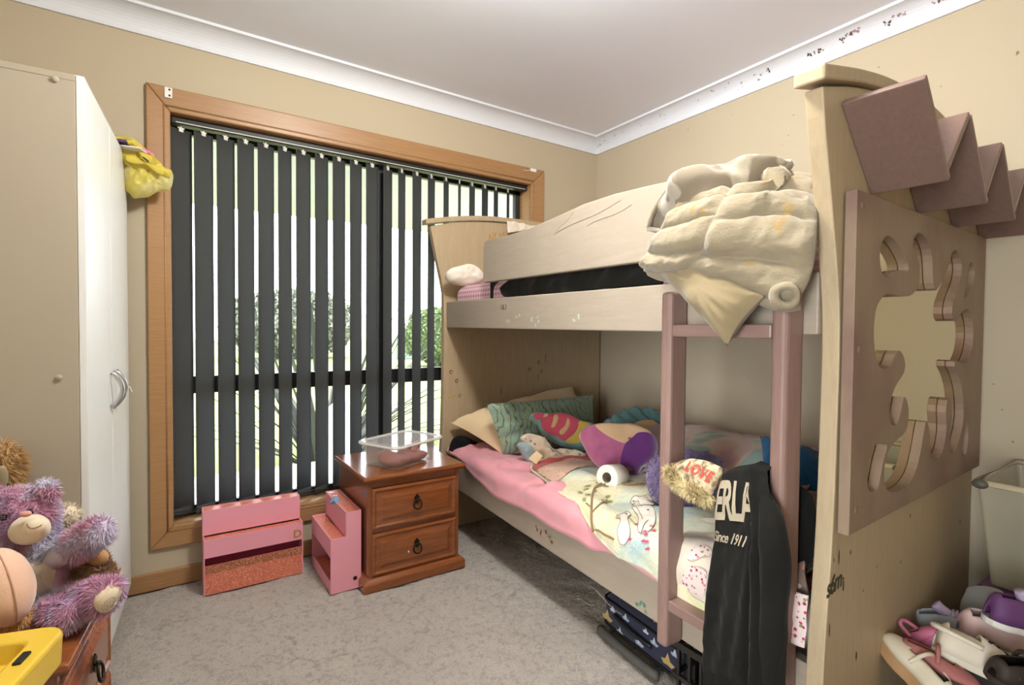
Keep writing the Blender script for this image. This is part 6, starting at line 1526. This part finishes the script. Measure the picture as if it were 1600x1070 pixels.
obj('body', G().add(V, F), m_bear, bear, smooth=True)
BBV = BVHTree.FromPolygons([Vector(q) for q in V], F)
m_bearf = plush_mat('tie_dye_fur', tie_dye, 9, .9)
mz_c = np.array((-2.688, -1.202, 0.694)); bel = np.array((-2.664, -1.213, 0.59)); ftp = np.array((-2.548, -1.334, 0.554))
def keepf(Pt):
    d1_ = np.linalg.norm((Pt - mz_c) / .040, axis=1) > 1; rel = (Pt - bel); q = np.stack([rel @ VR / .030, rel @ VU / .050, np.where(rel @ VD < .05, 0, 2)], 1)
    rel2 = Pt - ftp; q2 = np.stack([rel2 @ VR / .026, rel2 @ VU / .032, rel2 @ VD / .03], 1)
    return d1_ & (np.linalg.norm(q, axis=1) > 1) & (np.linalg.norm(q2, axis=1) > 1)
o = obj('fur', fur_geo(V, F, 30000, .013, .0009, .25, .6, 3, keepf), m_bearf, bear); o['kind'] = 'stuff'
g = G(); ell(g, np.array((-2.69, -1.189, 0.688)), (.040, .026, .031), -12); ell(g, np.array((-2.679, -1.208, 0.699)), (.024, .02, .02))
V2, F2 = remesh_union(g, .004, 4); muz = obj('muzzle', G().add(V2, F2), m_velb, bear, smooth=True)
BMZ = BVHTree.FromPolygons([Vector(q) for q in V2], F2)
g = G(); ell(g, np.array((-2.691, -1.218, 0.73)), (.011, .008, .006)); obj('nose', g, fabric('dusty_pink_velour', c(206, 150, 140)), muz, smooth=True)
sm_ = [np.array((-2.701, -1.239, 0.711)), np.array((-2.693, -1.244, 0.702)), np.array((-2.684, -1.25, 0.703)), np.array((-2.677, -1.254, 0.715)), np.array((-2.671, -1.259, 0.711)), np.array((-2.666, -1.262, 0.716))]
L = [];
for q in resample(sm_, 24):
    h = BMZ.ray_cast(Vector(q), Vector(VD)); 
    if h[0] is not None: L.append(np.array(h[0]) - VD * .0006)
obj('stitched_mouth', G().tube(L, .0011, 5), plain('brown_thread', c(150, 104, 92), .8), muz, smooth=True)
for e0_, e1_ in ((np.array((-2.693, -1.362, 0.769)), np.array((-2.746, -1.088, 0.694))), (np.array((-2.654, -1.388, 0.779)), np.array((-2.698, -1.12, 0.707)))):
    h = BBV.ray_cast(Vector(e0_), Vector(nrm(e1_ - e0_))); q = np.array(h[0]) if h[0] is not None else np.array((-2.706, -1.187, 0.727))
    obj('eye', G().ball(q - VD * .004, (.0065, .0065, .0065), 14, 10), plain('glossy_black_eye', c(30, 26, 26), .1, .6), bear, smooth=True)
def surf_patch(bvh, cen, rx, rz, tilt, mat, name, parent, lift, dirv=VD, n=30):
    V = []; a0 = R(tilt); side = nrm(np.cross(VU, dirv)) * -1; upv = nrm(np.cross(dirv, side))
    if abs(dirv @ VD) > .99: side, upv = VR, VU
    for r_ in (0, .3, .6, .85, 1):
        for k in range(1 if r_ == 0 else n):
            a = 2 * math.pi * k / n; x, z = r_ * rx * math.cos(a), r_ * rz * math.sin(a); x, z = x * math.cos(a0) - z * math.sin(a0), x * math.sin(a0) + z * math.cos(a0)
            q = cen + side * x + upv * z - dirv * .15; h = bvh.ray_cast(Vector(q), Vector(dirv))
            if h[0] is None: h = bvh.find_nearest(Vector(cen + side * x + upv * z))
            V.append(np.array(h[0]) - dirv * lift * (1 if r_ < .99 else -.5))
    F = [(0, 1 + j, 1 + (j + 1) % n) for j in range(n)]
    for k in range(3):
        for j in range(n): F.append((1 + k * n + j, 1 + (k + 1) * n + j, 1 + (k + 1) * n + (j + 1) % n, 1 + k * n + (j + 1) % n))
    return obj(name, G().add(V, F), mat, parent, smooth=True)
surf_patch(BBV, np.array((-2.675, -1.14, 0.563)), .035, .054, -12, m_velb, 'belly_patch', bear, .010)
fdir = nrm(VD * .75 - VR * .62 + VU * .1)
fpad = surf_patch(BBV, ftp, .026, .033, -28, m_velb, 'foot_pad', bear, .008, fdir)
m_dot = plain('brown_print_dot', c(132, 92, 84), .8)
Vf, Ff = eval_arrays(fpad); Vf = Vf + ROOT[bear.name]; BFP = BVHTree.FromPolygons([Vector(q) for q in Vf], Ff)
sdv = nrm(np.cross(VU, fdir)) * -1; uv_ = nrm(np.cross(fdir, sdv))
g = G()
for rr_, nn2 in ((.008, 9), (.0125, 14), (.017, 18)):
    for k in range(nn2):
        a = 2 * math.pi * k / nn2; q = ftp + sdv * (rr_ * math.cos(a) + .004) + uv_ * (rr_ * math.sin(a) + .006)
        h = BFP.find_nearest(Vector(q)); g.ball(np.array(h[0]), (.0009, .0009, .0009), 5, 4)
o = obj('printed_dots', g, m_dot, fpad); o['kind'] = 'stuff'
# peach ball shaped plush in front
m_peach = fabric('peach_velour', c(232, 192, 166), c(224, 182, 152), 300, .85, .7)
pc = np.array((-2.716, -1.268, 0.607))
bl_ = thing('round_plush', 'smooth peach round plush toy in front of the teddy bear', 'soft toy', tuple(pc - VU * .075))
g = G(); ell(g, pc, (.046, .046, .076), -14, 40, 30); V, F = g.arrays(); V = V + nrm([1, 1, 1]) * 0 + (.0016 * vnoise(V, 40, 3, 2))[:, None] * nrm([-.5, -.6, .3])
obj('body', G().add(V, F), m_peach, bl_, smooth=True)
a = R(-14); sp_ = [pc + VR * (.0465 * math.cos(t) * math.cos(a) * .9 + .077 * math.sin(t) * math.sin(a)) + VU * (-.0465 * math.cos(t) * math.sin(a) * .9 + .077 * math.sin(t) * math.cos(a)) - VD * (.022 * math.cos(t)) for t in np.linspace(-2.2, 1.4, 40)]
obj('seam', G().tube(sp_, .0014, 6), fabric('peach_thread', c(206, 162, 138)), bl_, smooth=True)
# orange plush paw under it
m_apri = fabric('apricot_plush', c(214, 168, 108), c(200, 150, 92), 120, .95, .7)
ap = np.array((-2.702, -1.244, 0.522))
apr = thing('apricot_plush', 'apricot plush toy squashed below the round peach plush', 'soft toy', tuple(ap - VU * .03))
g = G(); ell(g, ap, (.034, .03, .024), -25); ell(g, ap + VR * -.045 - VU * .006, (.035, .03, .022)); V, F = remesh_union(g, .005, 4)
obj('body', G().add(V, F), m_apri, apr, smooth=True); o = obj('fur', fur_geo(V, F, 3500, .007, .0008, .2, .6, 8), m_apri, apr); o['kind'] = 'stuff'
# cream plush behind the bear
m_cpl = fabric('cream_fluff', c(228, 214, 190), c(214, 198, 172), 100, .95, .7)
cp_ = np.array((-2.667, -1.023, 0.624))
cpt = thing('cream_plush', 'cream fluffy soft toy peeking out behind the teddy bear', 'soft toy', tuple(np.array([cp_[0], cp_[1], CH])))
g = G(); ell(g, np.array((-2.656, -1.029, 0.661)), (.033, .026, .026)); ell(g, np.array((-2.672, -1.02, 0.612)), (.04, .04, .04)); ell(g, np.array((-2.697, -0.994, 0.512)), (.06, .04, .075)); V, F = remesh_union(g, .006, 4)
obj('body', G().add(V, F), m_cpl, cpt, smooth=True); o = obj('fur', fur_geo(V, F, 5000, .009, .001, .2, .7, 9), m_cpl, cpt); o['kind'] = 'stuff'
# brown curly teddy
m_brn = plush_mat('brown_curly_plush', [(.35, c(120, 84, 50)), (.65, c(160, 116, 70))], 40); m_tanp = fabric('tan_paw', c(196, 150, 98))
br0 = np.array((-2.6, -1.124, 0.547))
brt = thing('brown_teddy', 'curly brown teddy lying under the tie dyed bear arm', 'teddy bear', (br0[0], br0[1], CH))
g = G(); ell(g, np.array((-2.61, -1.124, 0.548)), (.052, .04, .040), 12); ell(g, np.array((-2.583, -1.166, 0.552)), (.03, .03, .032)); ell(g, np.array((-2.635, -1.094, 0.566)), (.04, .04, .05)); ell(g, np.array((-2.587, -1.138, 0.58)), (.022, .02, .02)); V, F = remesh_union(g, .005, 4)
obj('body', G().add(V, F), m_brn, brt, smooth=True); o = obj('curly_fur', fur_geo(V, F, 9000, .011, .0013, .5, 1.3, 12), m_brn, brt); o['kind'] = 'stuff'
g = G(); ell(g, np.array((-2.581, -1.171, 0.597)), (.022, .014, .019), 10); obj('paw', g, m_tanp, brt, smooth=True)
# tan furry toy at the back left
m_tanf = plush_mat('tan_long_fur', [(.35, c(168, 128, 72)), (.65, c(196, 158, 100))], 25)
tf0 = np.array((-2.805, -0.855, 0.743))
tft = thing('tan_furry_toy', 'tan long haired soft toy sitting behind the teddy bear head', 'soft toy', (tf0[0], tf0[1], CH))
g = G(); ell(g, np.array((-2.801, -0.857, 0.743)), (.045, .04, .075), 12); ell(g, np.array((-2.81, -0.868, 0.603)), (.07, .05, .10)); V, F = remesh_union(g, .007, 4)
obj('body', G().add(V, F), m_tanf, tft, smooth=True); o = obj('fur', fur_geo(V, F, 7000, .022, .001, .6, .4, 14), m_tanf, tft); o['kind'] = 'stuff'
g = G(); ell(g, np.array((-2.789, -0.92, 0.737)), (.018, .012, .04), 15); obj('face_patch', g, fabric('grey_tan_velour', c(150, 134, 106)), tft, smooth=True)

# yellow toy tray
ty = thing('toy_tray', 'yellow moulded plastic toy tray with a black clip on the bedside table', 'tray', (-2.651, -1.468, 0.49))
m_yel = plain('glossy_yellow_plastic', c(222, 186, 62), .25, .5, var=.03)
c_ = [(-2.729, -1.353, 0.56), (-2.602, -1.387, 0.56), (-2.6, -1.632, 0.56), (-2.703, -1.595, 0.56)]
c_ = [np.array(q) for q in c_]
exv = nrm(c_[1] - c_[0]); eyv = np.array([-exv[1], exv[0], 0])
orig = c_[1]
TM = Matrix(((exv[0], eyv[0], 0, orig[0]), (exv[1], eyv[1], 0, orig[1]), (0, 0, 1, 0), (0, 0, 0, 1)))
WT, DT = .26, .21
ctr_ = lambda w, d, r: [(x - WT / 2, y - DT / 2) for x, y in rrect(w, d, r, 6)]
z0 = .492
obj('shell', loft([(ctr_(WT - .02, DT - .02, .03), z0), (ctr_(WT - .004, DT - .004, .036), z0 + .01), (ctr_(WT, DT, .036), z0 + .06), (ctr_(WT - .004, DT - .004, .035), z0 + .066), (ctr_(WT - .012, DT - .012, .032), z0 + .068), (ctr_(WT - .075, DT - .075, .026), z0 + .068), (ctr_(WT - .085, DT - .085, .022), z0 + .064), (ctr_(WT - .10, DT - .10, .02), z0 + .032)], TM), m_yel, ty, smooth=False, bevel=.002)
obj('inner_block', loft([([(x - WT / 2 - .01, y - DT / 2 - .012) for x, y in rrect(.09, .10, .014, 5)], z0 + .03), ([(x - WT / 2 - .01, y - DT / 2 - .012) for x, y in rrect(.082, .092, .012, 5)], z0 + .058)], TM), m_yel, ty, bevel=.004)
obj('clip', G().box(-.030, -.018, -DT / 2 - .018, -DT / 2 + .016, z0 + .066, z0 + .0725, TM), m_black, ty, bevel=.002)
obj('pale_handle', G().tube(resample([tuple(TM @ Vector(q)) for q in ((-.155, -.03, z0 + .07), (-.165, -.06, z0 + .085), (-.168, -.10, z0 + .085), (-.16, -.135, z0 + .07))], 16), .012, 12), m_white_pl, ty, smooth=True)

# ---------------------------------------------------------------- tub and shoes in the near right corner
m_tub = see_through('frosted_tub_plastic', c(186, 180, 156), .5, .3)
tq = [(-0.446, -2.16, 0.685), (-0.34, -2.16, 0.363)]
tx = tq[0][0]; tz1 = tq[0][2]; tz0 = tq[1][2]
big = thing('storage_tub', 'frosted plastic storage tub stacked against the wall past the bunk end', 'tub', (tx + .2, -2.36, tz0))
def tubsec(ins, z): return ([(tx + ins, -2.14 - ins), (-.02 - ins * .3, -2.14 - ins), (-.02 - ins * .3, -2.62 + ins), (tx + ins, -2.62 + ins)], z)
obj('body', loft([tubsec(.03, tz0), tubsec(.0, tz1 - .02)], None, True, False), m_tub, big, bevel=.012, seg=3)
obj('rim', G().tube([(x, y, tz1 - .012) for x, y in tubsec(-.004, 0)[0]], .009, 8, closed=True), see_through('frosted_rim', c(214, 200, 166), .15, .4), big, smooth=True)
kn = (-0.456, -2.15, 0.669)
obj('grey_latch', G().ball(kn, (.012, .02, .014), 16, 12), plain('dark_grey_latch', c(84, 80, 70), .5), big, smooth=True)
m_in = fabric('grey_blue_fabric', c(128, 142, 142), c(140, 150, 140), 150)
V, F = G().box(tx + .035, -.04, -2.58, -2.175, tz0 + .01, tz1 - .07).arrays()
g = G(); g.ball(((tx - .03) / 2 + .0, -2.37, (tz0 + tz1) / 2 - .03), ((-.05 - tx) / 2 - .03, .17, (tz1 - tz0) / 2 - .05), 30, 20); V, F = g.arrays(); V = V + (.016 * vnoise(V, 12, 3, 3))[:, None] * nrm([-1, -.6, .4])
tag(obj('folded_cloth', G().add(V, F), m_in, smooth=True), 'grey blue cloth stuffed inside the frosted storage tub', 'cloth')
m_orst = plain('orange_star_sticker', c(206, 160, 92), .5); m_grst = plain('grey_star_print', c(120, 120, 116), .5)
def star(p, r, ex, ey, mat, name, parent, n=5, k=.5):
    P = [np.array(p) + (np.array(ex) * math.cos(a) + np.array(ey) * math.sin(a)) * r * (1 if i % 2 == 0 else k) for i, a in enumerate(np.linspace(math.pi / 2, math.pi / 2 + 2 * math.pi, 2 * n + 1)[:-1])]
    obj(name, G().add(P + [np.mean(P, 0)], [(i, (i + 1) % (2 * n), 2 * n) for i in range(2 * n)]), mat, parent)
# the tub's left side faces the bed end and the camera sees it at a slant
sA = np.array([tx - .003, -2.3, tz1 - .075]); star(sA + np.array([.0045, -.02, 0]), .026, (0, -1, 0), (0, 0, 1), m_orst, 'star_sticker', big)
star(np.array([tx + .003 + .004, -2.36, tz1 - .125]), .013, (0, -1, 0), (0, 0, 1), m_grst, 'star_print', big, 4, .4)
# what the tub stands on
pb0 = thing('purple_box', 'purple lidded toy box with cream sides under the frosted storage tub', 'toy box', (tx + .2, -2.36, 0))
m_pbl = plain('grape_plastic', c(98, 60, 104), .4); m_pbc = plain('cream_box_plastic', c(196, 172, 156), .5)
zb0 = tz0 - .004
obj('body', loft([([(tx + .06, -2.16), (-.03, -2.16), (-.03, -2.60), (tx + .06, -2.60)], .0), ([(tx + .04, -2.15), (-.03, -2.15), (-.03, -2.61), (tx + .04, -2.61)], zb0 - .03)]), m_pbc, pb0, bevel=.012)
obj('lid', loft([([(tx + .01, -2.135), (-.022, -2.135), (-.022, -2.62), (tx + .01, -2.62)], zb0 - .03), ([(tx + .016, -2.142), (-.024, -2.142), (-.024, -2.615), (tx + .016, -2.615)], zb0)]), m_pbl, pb0, bevel=.008)

def shoe(name, label, base, heading, L, mats, style='sneaker', tilt=0.0, roll=0.0, z=0.0, group=None):
    """lofted child's shoe: sole along local +x (toe), z up; mats = sole, upper, accent"""
    T4 = Matrix.Translation(base) @ Matrix.Rotation(heading, 4, 'Z') @ Matrix.Rotation(tilt, 4, 'Y') @ Matrix.Rotation(roll, 4, 'X')
    t = thing(name, label, 'shoe', base, group)
    w = L * .19
    def outline(s): # half widths along the foot
        return w * (.72 + .5 * math.sin(math.pi * min(1, s * .9 + .08)) ** 1.2 - .25 * math.exp(-((s - .38) / .16) ** 2)) * math.sqrt(max(0.0, 1 - (2 * s - 1) ** 8))
    def foot(k=30):
        S_ = np.linspace(0.002, .998, k); up = [(s * L - L / 2, outline(s)) for s in S_]; return up + [(x, -y) for x, y in up[::-1]]
    hs = .016 if style != 'wedge' else .03
    FP = foot()
    sole = loft([([(x * .97, y * .95) for x, y in FP], 0), (FP, .004), (FP, hs)], T4)
    obj('sole', sole, mats[0], t, smooth=False)
    # upper: rings along the length
    g = G(); n = 22; m = 16; Pm = np.zeros((n, m, 3))
    for i, s in enumerate(np.linspace(.01, .99, n)):
        hw = outline(s) * .97
        hgt = {'sneaker': .075, 'clog': .07, 'ballet': .045, 'wedge': .05}[style] * L / .18
        prof = (1 - .62 * max(0, (s - .35) / .65) ** 1.4) * math.sqrt(max(.02, 1 - (2 * s - 1) ** 10))
        for j, a in enumerate(np.linspace(0, math.pi, m)):
            opening = 1.0
            Pm[i, j] = (s * L - L / 2, hw * math.cos(a), hs + hgt * prof * math.sin(a) ** .75)
    if style in ('sneaker', 'ballet', 'wedge'):
        keep = []
        for i in range(n - 1):
            for j in range(m - 1):
                s = i / (n - 1); a = (j + .5) / (m - 1)
                if s < {'sneaker': .50, 'ballet': .66, 'wedge': .6}[style] and .06 < s and .30 < a < .70: continue
                keep.append((i * m + j, i * m + j + 1, (i + 1) * m + j + 1, (i + 1) * m + j))
        g.add(Pm.reshape(-1, 3), keep, T4)
    else:
        keep = []
        for i in range(n - 1):
            for j in range(m - 1):
                s = i / (n - 1); a = (j + .5) / (m - 1)
                if s < .42 and .06 < s and .28 < a < .72: continue
                keep.append((i * m + j, i * m + j + 1, (i + 1) * m + j + 1, (i + 1) * m + j))
        g.add(Pm.reshape(-1, 3), keep, T4)
    obj('upper', g, mats[1], t, smooth=True, solid=.003)
    if style == 'sneaker':
        for k in range(4):
            s = .52 + .07 * k; i = int(s * (n - 1)); q = [Pm[i, j] + np.array([0, 0, .003]) for j in range(5, 11)]
            obj('lace', G().tube([tuple(T4 @ Vector(p)) for p in resample(q, 10)], .0028, 6), mats[2], t, smooth=True)
        obj('tongue', G().tube([tuple(T4 @ Vector(p)) for p in resample([(L * .05, 0, hs + .045), (-L * .06, 0, hs + .066), (-L * .12, 0, hs + .085)], 10)], [.014] * 10, 10), mats[2], t, smooth=True)
    elif style == 'clog':
        for (s, a) in ((.55, 1.1), (.55, 2.0), (.65, 1.3), (.65, 1.85), (.75, 1.15), (.75, 1.57), (.75, 2.0), (.6, 1.57), (.83, 1.57), (.5, 1.57), (.85, 1.1)):
            i = int(s * (n - 1)); j = int(a / math.pi * (m - 1)); q = Pm[i, j]
            obj('vent_hole', G().ball(tuple(T4 @ Vector(q)), (.0042, .0042, .0042), 8, 6), m_black, t)
        st = [(-L * .06, w * 1.02, hs + .045), (-L * .42, w * .9, hs + .05), (-L * .54, 0, hs + .05), (-L * .42, -w * .9, hs + .05), (-L * .06, -w * 1.02, hs + .045)]
        obj('heel_strap', G().tube([tuple(T4 @ Vector(p)) for p in resample(st, 24)], .006, 8), mats[1], t, smooth=True)
    else:
        st = [(-L * .02, w * 1.0, hs + .02), (-L * .05, w * .5, hs + .052), (-L * .05, -w * .5, hs + .052), (-L * .02, -w * 1.0, hs + .02)]
        obj('strap', G().tube([tuple(T4 @ Vector(p)) for p in resample(st, 20)], .005, 8), mats[2], t, smooth=True)
        if style == 'wedge':
            obj('heel', loft([([(x * .30 - L * .33, y * .8) for x, y in FP], -.028), ([(x * .36 - L * .31, y * .95) for x, y in FP], .002)], T4), mats[0], t)
    return t
gb0 = np.array((-0.458, -2.183, 0.298))
g = G(); g.ball(gb0, (.05, .07, .075), 24, 18); V, F = g.arrays(); V = V + nrm([-.7, -.6, .3]) * (.022 * vnoise(V, 22, 5, 3))[:, None]
tag(obj('drawstring_bag', G().add(V, F), fabric('silver_grey_nylon', c(176, 178, 176), c(150, 154, 156), 200, .6, .3), smooth=True), 'pale silver grey bag squashed beside the purple lidded box', 'bag')
bskt = thing('shoe_basket', 'dark fabric basket heaped with shoes in the near corner', 'basket', (-.735, -2.375, 0))
m_bask = fabric('charcoal_canvas', c(52, 48, 44), None, 200)
obj('body', loft([(([(x - .735, y - 2.375) for x, y in rrect(.48, .40, .04, 5)]), 0), (([(x - .735, y - 2.375) for x, y in rrect(.52, .42, .05, 5)]), .20)], None, True, True), m_bask, bskt, smooth=False)
ms = {k: plain(k, v, .6, .3, var=.04) for k, v in {'tan_cork': c(176, 138, 98), 'cream_leather': c(216, 206, 182), 'dusty_rose_leather': c(170, 108, 104), 'white_eva': c(226, 216, 196), 'blush_canvas': c(216, 186, 180), 'violet_suede': c(104, 66, 112), 'dark_suede': c(60, 52, 46), 'white_rubber': c(226, 222, 214), 'grey_mesh': c(160, 164, 172), 'lilac_mesh': c(176, 160, 188), 'pink_rubber': c(206, 120, 150)}.items()}
SP = {'sandal': (-0.901, -2.128, 0.253), 'rose': (-0.877, -2.18, 0.267), 'clog': (-0.803, -2.241, 0.281), 'blush': (-0.633, -2.235, 0.289), 'violet': (-0.664, -2.284, 0.363), 'dark': (-0.806, -2.323, 0.307), 'grey': (-0.635, -2.162, 0.266), 'pink': (-0.782, -2.135, 0.285)}
shoe('sandal', 'tan soled sandal with a cream strap at the near edge of the shoe heap', SP['sandal'], R(70), .17, (ms['tan_cork'], ms['cream_leather'], ms['cream_leather']), 'wedge', R(-24), R(10), group='shoes heaped in the basket')
shoe('ballet_shoe', 'dusty rose ballet shoe leaning between the sandal and white clog', SP['rose'], R(-75), .17, (ms['dark_suede'], ms['dusty_rose_leather'], ms['dusty_rose_leather']), 'ballet', R(10), R(-15), group='shoes heaped in the basket')
shoe('clog', 'white clog with vent holes lying on the shoe heap', SP['clog'], R(-65), .19, (ms['white_eva'], ms['white_eva'], ms['white_eva']), 'clog', R(14), R(-18), group='shoes heaped in the basket')
shoe('sneaker', 'blush canvas sneaker lying behind the white clog', SP['blush'], R(-50), .19, (ms['white_rubber'], ms['blush_canvas'], ms['white_rubber']), 'sneaker', R(5), R(12), group='shoes heaped in the basket')
shoe('sneaker', 'violet suede sneaker at the right of the shoe heap below the frosted tub', SP['violet'], R(-40), .17, (ms['white_rubber'], ms['violet_suede'], ms['lilac_mesh']), 'sneaker', R(12), R(0), group='shoes heaped in the basket')
shoe('sneaker', 'grey mesh sneaker standing at the back of the shoe heap', SP['grey'], R(-80), .17, (ms['white_rubber'], ms['grey_mesh'], ms['lilac_mesh']), 'sneaker', R(-20), R(8), group='shoes heaped in the basket')
shoe('ballet_shoe', 'small pink rubber shoe standing on its heel at the back of the shoe heap', SP['pink'], R(-100), .13, (ms['pink_rubber'], ms['pink_rubber'], ms['pink_rubber']), 'ballet', R(-50), R(10), group='shoes heaped in the basket')
shoe('ballet_shoe', 'dark suede shoe at the front right of the shoe heap', SP['dark'], R(-30), .18, (ms['dark_suede'], ms['dark_suede'], ms['dark_suede']), 'ballet', R(5), R(10), group='shoes heaped in the basket')
